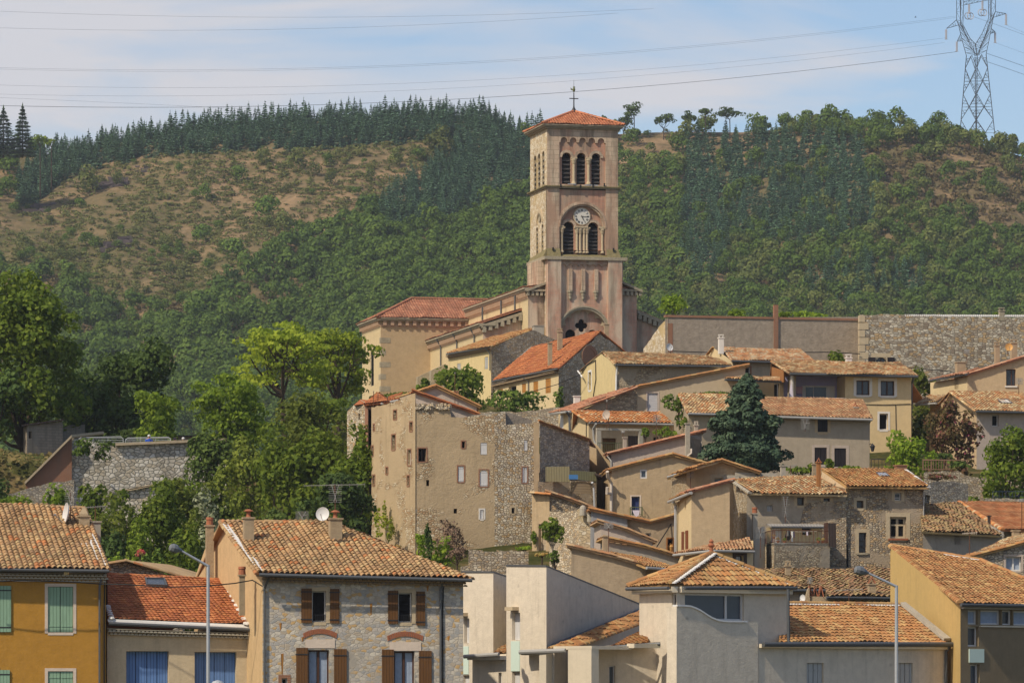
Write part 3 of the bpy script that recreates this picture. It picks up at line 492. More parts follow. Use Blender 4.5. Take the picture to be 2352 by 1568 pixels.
def caps(path, m, parent, r=.12, step=.38, name='ridge_tiles', up=None):
    b = MB(); 
    for p, q in zip(path, path[1:]):
        p, q = Vector(p), Vector(q); L = (q - p).length; n = max(1, int(L / step)); t = (q - p).normalized(); z = Vector(up or (0, 0, 1)); sd_ = t.cross(z).normalized(); z = sd_.cross(t).normalized()
        for i in range(n):
            c0 = p + (q - p) * (i / n) - t * .03; c1 = p + (q - p) * ((i + 1) / n) + t * .03; j = random.gauss(0, .008); ring = []
            for (c, rr) in ((c0, r * 1.04), (c1, r * .86)):
                ring.append([c + sd_ * (math.cos(math.pi * k / 6) * rr + j) + z * (math.sin(math.pi * k / 6) * rr * .9 - .03 + abs(j)) for k in range(7)])
            vs = ring[0] + ring[1]; fs = [(k, k + 1, 8 + k, 7 + k) for k in range(6)] + [tuple(range(6, -1, -1)), tuple(range(7, 14))]
            b.idx(vs, fs)
    return b.build(name, m, parent)
def roof(parent, pts, m='t_old', ridge=(), name='roof', cm=None, **kw):
    """pts: photo points, at least three with a distance; ridge: index pairs that carry cap tiles"""
    p3, a, n = roofpts(pts)
    for q_ in p3:
        if abs(q_.y - p3[0].y) > 14 or abs(math.hypot(n.x, n.y) - .33) > .2: print('ROOFBAD', name, pts, [round(w.y, 1) for w in p3], round(math.degrees(math.acos(n.z)))); break
    ob = tiles(p3, n, m, parent, name=name, **kw)
    for (i, j) in ridge: caps([p3[i] + n * .03, p3[j] + n * .03], cm or m, ob)
    return ob, p3, n
def gutter(parent, p, q, m='zinc', r=.075, drop=0.05, out=0.06):
    p, q = Vector(p), Vector(q); t = (q - p).normalized(); n = Vector((t.y, -t.x, 0)); n = n if n.y < 0 else -n; b = MB()
    b.tube([p + n * out - Vector((0, 0, drop)), q + n * out - Vector((0, 0, drop))], r, 8); return b.build('gutter', m, parent)
def pipe(parent, path, m='zinc', r=.05, name='downpipe'): b = MB(); b.tube(path, r, 6); return b.build(name, m, parent)
def genoise(parent, p, q, rows=2, m='genoise', r=.10, h=.16, out=.13, name='eaves_tiles'):
    """rows of half-round tiles bedded under the eaves"""
    p, q = Vector(p), Vector(q); t = (q - p).normalized(); n = Vector((t.y, -t.x, 0)).normalized(); n = n if n.y < 0 else -n; L = (q - p).length; b = MB()
    for k in range(rows):
        ex = out * (rows - k); z = -h * k; cnt = int(L / (2 * r * 1.02))
        for i in range(cnt):
            c = p + t * ((i + .5) * L / cnt + (r * (k % 2))) + Vector((0, 0, z - .12)); pts = [c + t * (math.cos(math.pi * j / 6) * r) + Vector((0, 0, math.sin(math.pi * j / 6) * r * .9)) for j in range(7)]; b.prism(pts, n * ex)
        a = p + Vector((0, 0, z - .02)); c = q + Vector((0, 0, z - .02)); b.prism([a, c, c + n * (ex + .02), a + n * (ex + .02)], (0, 0, .022))
    return b.build(name, m, parent)
def chimney(roofo, x0, x1, yt, yb, Y, m='chim', cap='slab', dep=None, ybx=8, yaw=0.2):
    w = (x1 - x0) / F * Y; c = P((x0 + x1) / 2, yt, Y); zb = P(0, yb + ybx, Y).z; dep = dep or w; b = MB(); cs, sn = math.cos(yaw), math.sin(yaw)
    w = w / (cs + .35 * sn) if yaw else w
    def bx(bb, hw, hd, z0, z1): bb.hexa([(c.x + (a * cs - d * sn), c.y + a * sn + d * cs + dep / 2, z) for z in (z0, z1) for a, d in ((-hw, -hd), (hw, -hd), (hw, hd), (-hw, hd))])
    bx(b, w / 2, dep / 2, zb, c.z)
    bx(b, w / 2 + .05, dep / 2 + .05, c.z + .002, c.z + .07); ch = b.build('chimney', m, roofo); cc = Vector((c.x - 0 * sn, c.y + dep / 2, c.z + .07)); b = MB()
    if cap == 'slab':
        for dx in (-1, 1):
            for dy in (-1, 1): b.box(cc.x + dx * w * .38 - .05, cc.x + dx * w * .38 + .05, cc.y + dy * dep * .36 - .05, cc.y + dy * dep * .36 + .05, cc.z, cc.z + .16)
        b.box(cc.x - w * .6, cc.x + w * .6, cc.y - dep * .6, cc.y + dep * .6, cc.z + .161, cc.z + .23); b.build('chimney_cap', m, ch)
    elif cap == 'pot': b.lathe(cc, [(.16, 0), (.14, .22), (.17, .24), (.15, .34), (.0, .34)], 10); b.build('chimney_pot', 'terra', ch)
    elif cap == 'cowl': b.lathe(cc, [(.14, 0), (.09, .05), (.08, .22), (.10, .24), (.22, .26), (.08, .34), (0, .35)], 10); b.build('chimney_pot', 'terra', ch)
    elif cap == 'cone': b.lathe(cc, [(w * .62, 0), (w * .62, .06), (w * .35, .22), (.08, .36), (0, .36)], 4); b.build('chimney_cap', m, ch)
    elif cap == 'tent':
        for sx in (-1, 1): b.prism([cc + Vector((0, -dep * .5, min(.45, w * 1.1))), cc + Vector((sx * w * .6, -dep * .5, 0)), cc + Vector((sx * (w * .6 - .06), -dep * .5, 0)), cc + Vector((0, -dep * .5, min(.45, w * 1.1) - .08))], (0, dep, 0))
        b.build('chimney_cap', 'terra', ch)
    return ch
def skylight(roofo, pts, p3, n, m='glass_blue'):
    a = p3[0]; q = [onplane(x, y, a, n) + n * .09 for x, y in pts]; b = MB(); c = sum(q, Vector()) / 4
    for i in range(4):
        u, w = q[i], q[(i + 1) % 4]; ui, wi = u + (c - u).normalized() * .10, w + (c - w).normalized() * .10; b.prism([u, w, wi, ui], n * .07)
    s = b.build('skylight', 'zinc', roofo); b = MB(); b.face([p + n * .03 for p in q]); b.build('pane', m, s)

# ------------------------------------------------------------------ antennas, dishes
def dish(px, py, Y, rpx, label, face=(-.5, -.8, .3), m='dish', mast=None):
    c = P(px, py, Y); r = rpx / F * Y; ax = Vector(face).normalized(); t = thing('satellite_dish', label, 'satellite dish', c)
    b = MB(); b.lathe(c, [(0, 0), (r * .4, r * .04), (r * .7, r * .12), (r * .97, r * .24), (r, r * .27), (r * .97, r * .21), (r * .6, r * .04), (0, -r * .06)], 20, ax=ax); b.build('reflector', m, t, smooth=True)
    b = MB(); low = Vector((0, 0, -1)); low = (low - ax * low.dot(ax)).normalized(); b.tube([c + low * r * .9 + ax * r * .2, c + ax * r * 1.1 + low * r * .25], r * .04, 5); b.lathe(c + ax * r * 1.05 + low * r * .25, [(0, 0), (r * .1, 0), (r * .1, r * .2), (0, r * .2)], 8, ax=ax); b.build('feed_arm', 'antenna', t)
    if mast: b = MB(); e = P(mast[0], mast[1], Y + .1); b.tube([c - ax * r * .1, c - ax * r * .3, Vector((e.x, e.y, c.z - r * .3)), e], .03, 5); b.build('mast', 'rust', t)
    return t
def antenna(px, yt, yb, Y, label, w=24, h=30, boom=0, kind='grid', m='antenna'):
    c = P(px, yt, Y); e = P(px, yb, Y); s = Y / F; t = thing('tv_antenna', label, 'tv antenna', e); b = MB(); b.tube([e, c], .022, 5); b.build('mast', 'rust', t); b = MB()
    r = .009 * Y / 250 + .003
    if kind == 'grid':
        n = 9
        for i in range(n): z = c.z - h * s * i / (n - 1); b.tube([(c.x - w / 2 * s, c.y - .05, z), (c.x + w / 2 * s, c.y - .05, z)], r, 4)
        for dx in (-.28, .28): b.tube([(c.x + dx * w * s, c.y - .05, c.z), (c.x - dx * w * .4 * s, c.y - .12, c.z - h * s)], r * 1.3, 4)
        b.tube([(c.x, c.y, c.z - h * s * .5), (c.x + w * .5 * s, c.y - .8, c.z - h * s * .42)], r * 1.2, 4)
    else:
        L = max(boom, w) * s; z = c.z - 2 * s; b.tube([(c.x - L / 2, c.y + .2, z), (c.x + L / 2, c.y - .2, z + .04)], r * 1.5, 4)
        for i in range(9): x = c.x - L / 2 + L * i / 8; hh = (.10 + .012 * i); b.tube([(x, c.y + .2 - .4 * i / 8 - hh * 2, z + .04 * i / 8), (x, c.y + .2 - .4 * i / 8 + hh * 2, z + .04 * i / 8)], r, 4); b.tube([(x, c.y + .2 - .4 * i / 8, z - hh * .4), (x, c.y + .2 - .4 * i / 8, z + hh * .5)], r, 4)
    b.build('elements', m, t); return t

# ------------------------------------------------------------------ foliage
def leaf_quads(C, Nrm, size, rg, asp=1.0, flat=0.0):
    n = len(C); d = Nrm + rg.normal(0, .48 - .3 * flat, (n, 3)); d /= np.linalg.norm(d, axis=1)[:, None] + 1e-9
    r = rg.normal(0, 1, (n, 3)); a = np.cross(d, r); a /= np.linalg.norm(a, axis=1)[:, None] + 1e-9; b = np.cross(d, a)
    s = size * rg.uniform(.6, 1.35, n)[:, None]
    return np.stack([C - a * s * .5 * asp, C - b * s * .42 + d * s * .08, C + a * s * .5 * asp, C + b * s * .42 + d * s * .08], 1)
def blob_pts(lobes, n, rg, inner=.55):
    """points near the surface of a set of ellipsoid lobes (centre, radii)"""
    L = np.array([[*c, *r] for c, r in lobes]); w = (L[:, 3] * L[:, 4] + L[:, 3] * L[:, 5] + L[:, 4] * L[:, 5]); k = rg.choice(len(L), n, p=w / w.sum())
    d = rg.normal(0, 1, (n, 3)); d /= np.linalg.norm(d, axis=1)[:, None]; d[:, 2] = np.where((d[:, 2] < -.35) & (rg.random(n) < .6), -d[:, 2], d[:, 2])
    rad = inner + (1 - inner) * rg.random(n) ** .5; rad *= 1 + .16 * np.sin(d[:, 0] * 5 + k) * np.cos(d[:, 1] * 6 + d[:, 2] * 5 + k * 2)
    return L[k, :3] + d * L[k, 3:] * rad[:, None], d, k
def quads_obj(name, Q, m, parent=None, rnd=None, rg=RNG):
    n = len(Q); f = np.arange(n * 4, dtype=np.int32).reshape(n, 4); return mkobj(name, Q.reshape(-1, 3), f, m, parent, rg.random(n) if rnd is None else rnd)
def broad_lobes(c, rx, ry, rz, n, rg, lr=.42, flat=1.0, lowcut=-.45):
    out = []
    for i in range(n):
        d = rg.normal(0, 1, 3); d /= np.linalg.norm(d); 
        if d[2] < lowcut: d[2] = -d[2] * .6
        k = rg.uniform(.45, .85); s = rg.uniform(.7, 1.25) * lr
        zf = d[2] * k if lowcut > -.8 else math.copysign(abs(d[2]) ** .6, d[2]) * (k + .08)
        out.append(((c[0] + d[0] * rx * k, c[1] + d[1] * ry * k, c[2] + zf * rz), (rx * s, ry * s, rz * s * .85 * flat)))
    return out
TSEED = [100]
def tree(name, label, cat, px, ybase, Y, wpx, ytop, m, leaf=.24, dens=1.0, ycrown=None, nl=16, lr=.4, flat=1.0, trunk='bark', group=None, limbs=6, ry=None, lean=0, lowcut=-.45, asp=1.2, tr=None, inner=.55):
    """a broadleaf tree or shrub: tapered trunk with limbs to each lobe of leaf clumps"""
    TSEED[0] += 1; rg = np.random.default_rng(TSEED[0]); base = P(px, ybase, Y); g = min(G(base.x, base.y) - .2, base.z); top = P(px + lean, ytop, Y)
    yc = P(px, ycrown if ycrown is not None else ybase - (ybase - ytop) * .15, Y).z; yc = min(yc, g + .3) if lowcut <= -.9 and cat != 'climbing plant' else yc; rx = wpx / F * Y / 2; rz = (top.z - yc) / 2; c = (top.x, Y, (top.z + yc) / 2)
    t = thing(name, label, cat, (base.x, Y, g), group); lobes = broad_lobes(c, rx, ry or rx * .85, rz, nl, rg, lr, flat, lowcut) + [(c, (rx * .55, rx * .5, rz * .6))]
    area = sum(4 * r[0] * r[2] for _, r in lobes); n = int(min(30000, max(150, dens * area / (leaf * leaf) * 2.6)))
    C, d, k = blob_pts(lobes, n, rg, inner); Q = leaf_quads(C, d, leaf, rg, asp)
    rn = np.clip(rg.random(n) * .75 + rg.random(len(lobes))[k] * .3, 0, 1); quads_obj('crown', Q, m, t, rn)
    if cat == 'climbing plant': return t
    b = MB(); h = max(.5, yc - g); r0 = tr or max(.06, rx * .06); fork = Vector((base.x + rg.normal(0, .02) * rx, Y, g + h * 1.02))
    b.tube([(base.x, Y, g), (base.x + .02 * rx, Y, g + h * .5), fork], [r0 * 1.25, r0, r0 * .85], 7)
    ml = []
    for i in range(min(7, limbs, len(lobes))):
        lc = Vector(lobes[i][0]); mid = fork.lerp(lc, .5) + Vector((rg.normal(0, .05) * rx, 0, -.08 * rz)); b.tube([fork, mid, lc], [r0 * .6, r0 * .4, r0 * .12], 5); ml.append((mid, lc))
    for i in range(7, min(limbs, len(lobes))):
        lc = Vector(lobes[i][0]); mid, tip = min(ml, key=lambda q: (q[0] - lc).length); s_ = mid.lerp(tip, rg.uniform(0, .5)); b.tube([s_, s_.lerp(lc, .5) - Vector((0, 0, .04 * rz)), lc], [r0 * .3, r0 * .2, r0 * .08], 4)
    b.build('trunk', trunk, t); return t
def conifer_Q(h, r, rg, n, droop=.25, leaf=.5, open_=0.0):
    """layered boughs round a leader, as leaf-sized faces"""
    z = h * (.06 + .94 * rg.random(n) ** 1.25); lay = h / 13.0; z = np.where(rg.random(n) < .72, (np.round(z / lay)) * lay + rg.normal(0, lay * .12, n), z)
    z = np.clip(z, .03 * h, h * .995); rr = r * np.clip(1 - z / h, 0.015, 1) ** .85 * (1 + .22 * np.sin(z * 7.0)); q = rg.random(n) ** .45; a = rg.uniform(0, 2 * np.pi, n); a = np.round(a * 3.2 + z * 2) / 3.2 + rg.normal(0, .18, n)
    rad = rr * q; C = np.stack([np.cos(a) * rad, np.sin(a) * rad, z - droop * rad + .0 * z], 1)
    out = np.stack([np.cos(a), np.sin(a), -droop * np.ones(n)], 1); side = np.stack([-np.sin(a), np.cos(a), np.zeros(n)], 1); s = leaf * rg.uniform(.6, 1.3, n)[:, None] * (0.45 + .55 * (1 - z / h))[:, None]; up = np.array([[0, 0, 1.0]])
    tilt = rg.normal(0, .5, n)[:, None]
    Q = np.stack([C - out * s * .5, C + side * s * .38 + up * tilt * s * .3, C + out * s * .75 + up * s * .12, C - side * s * .38 - up * tilt * s * .3 - up * s * .1], 1)
    m = max(4, n // 40); zz = np.linspace(h * .82, h * 1.06, m); sp = np.stack([np.stack([np.full(m, -.05 * r), np.zeros(m), zz - h * .05], 1), np.stack([np.full(m, .0), np.full(m, -.04 * r), zz], 1), np.stack([np.full(m, .05 * r), np.zeros(m), zz - h * .05], 1), np.stack([np.full(m, 0), np.full(m, .04 * r), zz + .02 * h], 1)], 1)
    return np.concatenate([Q, sp])
MDEF.update(dict(t_red2=tilemat([(0.468, 0.224, 0.135), (0.414, 0.179, 0.108), (0.495, 0.291, 0.189), (0.450, 0.213, 0.121)], .3), t_orange2=tilemat([(0.504, 0.269, 0.121), (0.540, 0.426, 0.270), (0.468, 0.202, 0.081), (0.522, 0.493, 0.365), (0.450, 0.224, 0.121), (0.504, 0.336, 0.189)], .25), t_dark2=tilemat([(0.46, 0.27, 0.14), (0.38, 0.19, 0.10), (0.50, 0.34, 0.19), (0.42, 0.2, 0.1), (0.34, 0.18, 0.1), (0.52, 0.38, 0.22)], .5),
 rub_gray2=rubble([(0.48, 0.41, 0.31), (0.38, 0.32, 0.25), (0.58, 0.5, 0.39), (0.31, 0.26, 0.2), (0.45, 0.34, 0.22)], 2.9, 1.6, (0.30, 0.24, 0.17), 0.07, 0.9), rub_brown2=rubble([(0.42, 0.34, 0.24), (0.32, 0.25, 0.18), (0.52, 0.43, 0.31), (0.25, 0.21, 0.16)], 3.0, 2.2, (0.31, 0.25, 0.17), 0.08, 0.9, (0.42, 0.35, 0.26), .52), dullbeige=plaster((0.46, 0.37, 0.25), (0.38, 0.3, 0.2), .5, .25, .2), beige2=plaster((0.50, 0.40, 0.26), (0.36, 0.28, 0.18), .6, .5, .25), cream2=plaster((0.64, 0.49, 0.27), (0.55, 0.42, 0.24), .5, .2, .2)))
MDEF.update(dict(crack=plaster((0.40, 0.31, 0.21), (0.29, 0.225, 0.155), .85, .85, .45, .8, (.08, .07, .055)), graystreak=plaster((0.36, 0.32, 0.26), (0.27, 0.24, 0.2), .7, .8, .35, .3, (.07, .065, .055)), corrug2=planks((0.17, 0.165, 0.09), 0.16), dull2=plaster((0.38, 0.33, 0.27), (0.28, 0.24, 0.2), .8, .6, .3), t_orange3=tilemat([(0.495, 0.224, 0.101), (0.432, 0.168, 0.074), (0.522, 0.280, 0.135)], .3)))
MDEF.update(dict(l_bright2=leafmat((0.05, 0.085, 0.010), (0.12, 0.18, 0.018), (0.22, 0.28, 0.03), .5), l_mid2=leafmat((0.035, 0.058, 0.012), (0.08, 0.115, 0.02), (0.14, 0.18, 0.03), .45), l_dark2=leafmat((0.016, 0.032, 0.009), (0.035, 0.062, 0.014), (0.07, 0.105, 0.022), .3)))
MDEF['l_scrubb'] = leafmat((0.03, 0.045, 0.012), (0.06, 0.07, 0.02), (0.12, 0.10, 0.04), .3)
MDEF['pinkwash'] = ashlar((0.56, 0.345, 0.25), (0.50, 0.295, 0.215), (0.42, 0.32, 0.25), 0.6, 0.33, 0.6, (0.17, 0.14, 0.11), (0.62, 0.54, 0.42))
MDEF['l_bluec'] = leafmat((0.012, 0.028, 0.017), (0.027, 0.052, 0.031), (0.052, 0.085, 0.048), 0.08)
# ------------------------------------------------------------------ hills and their woods
RX = [-700, -200, 0, 60, 100, 200, 300, 450, 600, 800, 1000, 1130, 1165, 1220, 1300, 1420, 1500, 1600, 1700, 1800, 1900, 2000, 2100, 2200, 2300, 2400, 3000]
RYv = [420, 375, 352, 358, 356, 343, 322, 300, 284, 275, 269, 278, 306, 308, 310, 308, 304, 303, 304, 296, 289, 289, 299, 314, 345, 375, 530]
HY0, HY1 = 1050.0, 1470.0
def vn(x, y):
    return math.sin(x * 1.0 + 1.3 * math.sin(y * .7)) * math.cos(y * 1.1 + 1.7 * math.sin(x * .6)) * .6 + math.sin(x * 2.3 + y * 1.9 + 2) * .28 + math.sin(x * 5.1 - y * 3.7) * .12
def HZ(px, Y):
    rg_ = lerp1(px, RX, RYv); t = (Y - HY0) / (HY1 - HY0)
    if t <= 0: return lerp1(Y, [900, 1000, 1050], [12, 18, (HY - 1230) / F * 1050])
    if t <= 1:
        y = 1230 + (rg_ - 1230) * t ** .92; z = (HY - y) / F * Y; return z + vn(px / 95.0, Y / 60.0) * 4.2 * math.sin(math.pi * min(1, t)) ** .7
    z1 = (HY - rg_) / F * HY1; return z1 - (Y - HY1) * .22 - ((Y - HY1) / 60.0) ** 2 * .8
_G0 = G
def G(x, y):
    return HZ(CX + F * x / y, y) if y > 1000 else _G0(x, y)
def terrain():
    def grid(name, pxs, Ys, fn, m):
        v = []; 
        for Y in Ys:
            for px in pxs: v.append(((px - CX) / F * Y, Y, fn(px, Y)))
        w = len(pxs); f = [(j * w + i, j * w + i + 1, (j + 1) * w + i + 1, (j + 1) * w + i) for j in range(len(Ys) - 1) for i in range(w - 1)]
        o = mkobj(name, v, f, m, None, None, True); o['kind'] = 'structure'; return o
    wide = [-60000, -30000, -12000, -5000, -2400] + list(range(-1200, 3700, 60)) + [4800, 8000, 14000, 32000, 62000]
    Ys = [-400, -100, 0, 20, 60, 120, 180, 200, 220] + list(range(235, 560, 5)) + list(range(560, 1000, 40)) + [1000, 1300, 2000, 4000, 9000, 25000]
    grid_v = []
    for Y in Ys:
        for px in wide: 
            yy = max(Y, 30); z = _G0((px - CX) / F * yy, yy) if Y <= 1000 else 14 - (Y - 1000) * .01
            z += 0 if -1300 < px < 3700 else -1.0; grid_v.append(((px - CX) / F * max(yy, 200) * (1 if Y > 200 else 1), Y, z))
    w = len(wide); f = [(j * w + i, j * w + i + 1, (j + 1) * w + i + 1, (j + 1) * w + i) for j in range(len(Ys) - 1) for i in range(w - 1)]
    o = mkobj('ground', grid_v, f, 'ground', None, None, True); o['kind'] = 'structure'
    grid('hills', list(range(-900, 3300, 14)), list(np.arange(960, 1475, 5.0)) + list(range(1478, 1800, 12)), HZ, 'hill')
terrain()

def poly_in(x, y, P_):
    r = False; n = len(P_)
    for i in range(n):
        (a, b), (c, d) = P_[i], P_[(i + 1) % n]
        if (b > y) != (d > y) and x < a + (y - b) * (c - a) / (d - b): r = not r
    return r
CON_L = [(40, 470), (40, 405), (100, 340), (100, 300), (1240, 200), (1240, 390), (1190, 430), (1130, 470), (1000, 520), (890, 545), (850, 500), (890, 440), (970, 400), (1050, 330), (960, 326), (760, 340), (560, 347), (450, 350), (380, 356), (250, 378), (150, 408), (70, 470)]
BROWN = [(-200, 480), (60, 465), (150, 408), (250, 378), (380, 356), (560, 347), (760, 340), (960, 326), (1050, 326), (985, 395), (880, 450), (800, 520), (640, 545), (655, 600), (520, 635), (560, 655), (500, 660), (400, 700), (380, 735), (330, 700), (260, 720), (150, 640), (0, 625), (-200, 620)]
CON_R = [(1575, 310), (1640, 315), (1960, 320), (2015, 420), (2010, 530), (1900, 575), (1800, 585), (1700, 555), (1660, 610), (1640, 660), (1560, 640), (1555, 520), (1575, 400)]
CON_R2 = [(1840, 650), (1950, 600), (2120, 620), (2130, 700), (1900, 720), (1830, 700)]
SCRUB_R = [(2015, 345), (2120, 335), (2230, 350), (2400, 385), (2400, 560), (2240, 540), (2100, 490), (2030, 520)]
OPEN_R = [(1430, 300), (1560, 296), (1560, 318), (1440, 322)]
def hidden(px, y): return (px > 1490 and y > 760) or (860 < px <= 1490 and y > 740 + (0 if px > 1080 else 20)) or y > 1010 or px < -60 or px > 2410
def hill_sites():
    rg = np.random.default_rng(5); con, oak, scr, shr, hth = [], [], [], [], []; global rest; rest = []
    for Y in np.arange(HY0, HY1 + 14, 3.9):
        X0 = (-330 - CX) / F * Y; X1 = (2700 - CX) / F * Y
        for x in np.arange(X0, X1, 3.1):
            xx = x + rg.uniform(-1.6, 1.6); yy = Y + rg.uniform(-2.1, 2.1); px = CX + F * xx / yy; z = HZ(px, yy); py = HY - F * z / yy
            if hidden(px, py - 25):
                if rg.random() < .5 and py < 1190 and not (px < -60 and poly_in(-55, py, BROWN)): rest.append((xx, yy, z, px, py))
                continue
            if yy > HY1 + (12 if px < 1240 else 2): continue
            if poly_in(px, py - 3, CON_L): 
                con.append((xx, yy, z, px, py))
                if rg.random() < .75: x2, y2 = xx + rg.uniform(1.2, 1.9), yy + rg.uniform(1.2, 2.6); con.append((x2, y2, HZ(CX + F * x2 / y2, y2), px, py))
            elif poly_in(px, py, CON_R):
                (con if rg.random() < .93 else oak).append((xx, yy, z, px, py)) if rg.random() < .93 else None
            elif poly_in(px, py, CON_R2) and rg.random() < .6: con.append((xx, yy, z, px, py))
            elif poly_in(px, py, BROWN):
                e = vn(px / 60, py / 40)
                if rg.random() < .05 + .10 * (py > 540) + (.12 if e > .35 else 0): shr.append((xx, yy, z, px, py))
            elif poly_in(px, py, SCRUB_R):
                if rg.random() < .10: oak.append((xx, yy, z, px, py))
                elif rg.random() < .8: hth.append((xx, yy, z, px, py))
            elif poly_in(px, py, OPEN_R): 
                if rg.random() < .1: shr.append((xx, yy, z, px, py))
            elif px < 100 and py < 470 or (px < 60 and py < 500): 
                if rg.random() < .25: oak.append((xx, yy, z, px, py))
            else:
                dn = .9 if px < 1240 else .82
                if px < 700 and py < 900: dn = (.82 if py > 720 else .55) * (.25 if vn(px / 42 + 3, py / 26) > .28 and py < 850 else 1)
                if 1395 < px < 1730 and yy > HY1 - 42 and rg.random() < .85: continue
                if rg.random() < dn: oak.append((xx, yy, z, px, py))
                elif rg.random() < .6: hth.append((xx, yy, z, px, py))
    for _ in range(17000):
        Y = rg.uniform(HY0 + 120, HY1); px = rg.uniform(-60, 1080); z = HZ(px, Y); py = HY - F * z / Y
        if poly_in(px, py, BROWN) and vn(px / 38, Y / 14) + .5 * rg.normal() > -.35 + (.35 if px < 300 and py < 560 else 0): scr.append(((px - CX) / F * Y, Y, z, px, py))
    return con, oak, scr, shr, hth
con, oak, scr, shr, hth = hill_sites()
def proto_oak(rg, n, leaf, r=2.5, h=6.0):
    lob = broad_lobes((0, 0, h * .5), r, r, h * .44, 6, rg, .56) + [((0, 0, h * .42), (r * .8, r * .8, h * .42))]; C, d, k = blob_pts(lob, n, rg, .78); return leaf_quads(C, d, leaf, rg, 1.1, .6)
pr = np.random.default_rng(3)
OAKQ = [proto_oak(pr, 300, .66) for _ in range(7)]; OAKF = [proto_oak(pr, 460, .52) for _ in range(7)]
CONQ = [conifer_Q(6.5, 1.75, pr, 330, .35, .85) for _ in range(6)]; CONF = [conifer_Q(6.5, 1.75, pr, 430, .35, .8) for _ in range(6)]
LOWQ = [proto_oak(pr, 26, .42, .9, .9) for _ in range(5)]
def xf(Q, x, y, z, s, sz, a):
    c, n = math.cos(a), math.sin(a); q = Q.reshape(-1, 3); return np.stack([(q[:, 0] * c - q[:, 1] * n) * s + x, (q[:, 0] * n + q[:, 1] * c) * s + y, q[:, 2] * sz + z], 1).reshape(-1, 4, 3)
def mass(name, sites, protos, m, rg, smin, smax, label, cat, sink=.3, tall=1.0):
    out, rn = [], []
    for (x, y, z, px, py) in sites:
        s = rg.uniform(smin, smax); Q = protos[rg.integers(len(protos))]; out.append(xf(Q, x, y, z - sink, s, s * rg.uniform(.85, 1.15) * tall, rg.uniform(0, 6.3))); rn.append(np.clip(rg.uniform(0, .5) + rg.random(len(Q)) * .55, 0, 1))
    o = quads_obj(name, np.concatenate(out), m, None, np.concatenate(rn)); o['kind'] = 'stuff'; tag(o, label, cat); return o
def individuals(name, sites, protos, mats, rg, smin, smax, label, cat, group, sink=.3, tall=1.0):
    ms = []
    for i, Q in enumerate(protos):
        rn = rg.random(len(Q)); ms.append(mkmesh(name, Q.reshape(-1, 3), np.arange(len(Q) * 4, dtype=np.int32).reshape(-1, 4), rn, False)); ms[-1].materials.append(M(mats[i % len(mats)]))
    for (x, y, z, px, py) in sites:
        s = rg.uniform(smin, smax); o = bpy.data.objects.new(name, ms[rg.integers(len(ms))]); COL.objects.link(o); o.location = (x, y, z - sink); o.scale = (s, s, s * rg.uniform(.85, 1.15) * tall); o.rotation_euler = (0, 0, rg.uniform(0, 6.3)); tag(o, label, cat, group)
hr = np.random.default_rng(21)
con.sort(key=lambda q: q[1]); oak.sort(key=lambda q: q[1])
print('hill sites', len(con), len(oak), len(scr), len(shr), len(hth))
individuals('conifer', con[:290], CONF, ['l_spruce', 'l_blue'], hr, .7, 1.12, 'dark blue-green spire-shaped conifer of the plantation on the hillside', 'conifer', 'plantation conifers standing nearest on the hills')
mass('conifer_wood', con[290:], CONQ, 'l_spruce', hr, .62, 1.12, 'dense dark conifer plantation along the hilltop', 'wood')
ol = [q for q in oak if q[3] < 1240]; orr = [q for q in oak if q[3] >= 1240]
individuals('oak_tree', ol[:150], OAKF, ['l_oak', 'l_oak2', 'l_oak'], hr, .75, 1.25, 'round green broadleaf tree in the wood at the foot of the left hill', 'tree', 'broadleaf trees low on the left hill', .5)
individuals('oak_tree', orr[:145], OAKF, ['l_oak', 'l_oak2', 'l_dark'], hr, .75, 1.25, 'round green broadleaf tree low on the hill behind the long wall', 'tree', 'broadleaf trees low on the right hill', .5)
mass('broadleaf_wood', ol[150:], OAKQ, 'l_oak', hr, .55, 1.35, 'dense green broadleaf wood covering the left hill', 'wood', .5)
LITE = [proto_oak(pr, 110, 1.0) for _ in range(4)]
mass('broadleaf_wood', rest, LITE, 'l_oak', hr, .8, 1.4, 'green wood continuing down the valley behind the village', 'wood', .5)
om = [q for i, q in enumerate(orr[145:]) if i % 5 < 3]; on = [q for i, q in enumerate(orr[145:]) if i % 5 >= 3]
mass('broadleaf_wood', om, OAKQ, 'l_oak', hr, .65, 1.25, 'dark green broadleaf wood covering the right hill', 'wood', .5)
mass('holm_oak_scrub', on, OAKQ, 'l_oak2', hr, .5, 1.2, 'olive-green bushy trees mixed through the right hill wood', 'wood', .5)
mass('garrigue', scr, LOWQ, 'l_scrub', hr, .6, 1.7, 'low green scrub tufts dotted over the dry brown slope', 'scrub', .1, .8)
mass('heath', hth, LOWQ, 'l_heath', hr, 1.2, 3.0, 'brownish heath scrub between the trees of the hills', 'scrub', .2)
individuals('shrub', shr[:280], OAKF, ['l_oak', 'l_oak2', 'l_scrub'], hr, .2, .85, 'rounded green shrub standing on the dry brown slope', 'shrub', 'shrubs scattered on the dry slope', .2, .9)
def hillY(px, py):
    best = HY1
    for Y in np.arange(HY0, HY1, 2.0):
        if HY - F * HZ(px, Y) / Y <= py: return Y
    return best
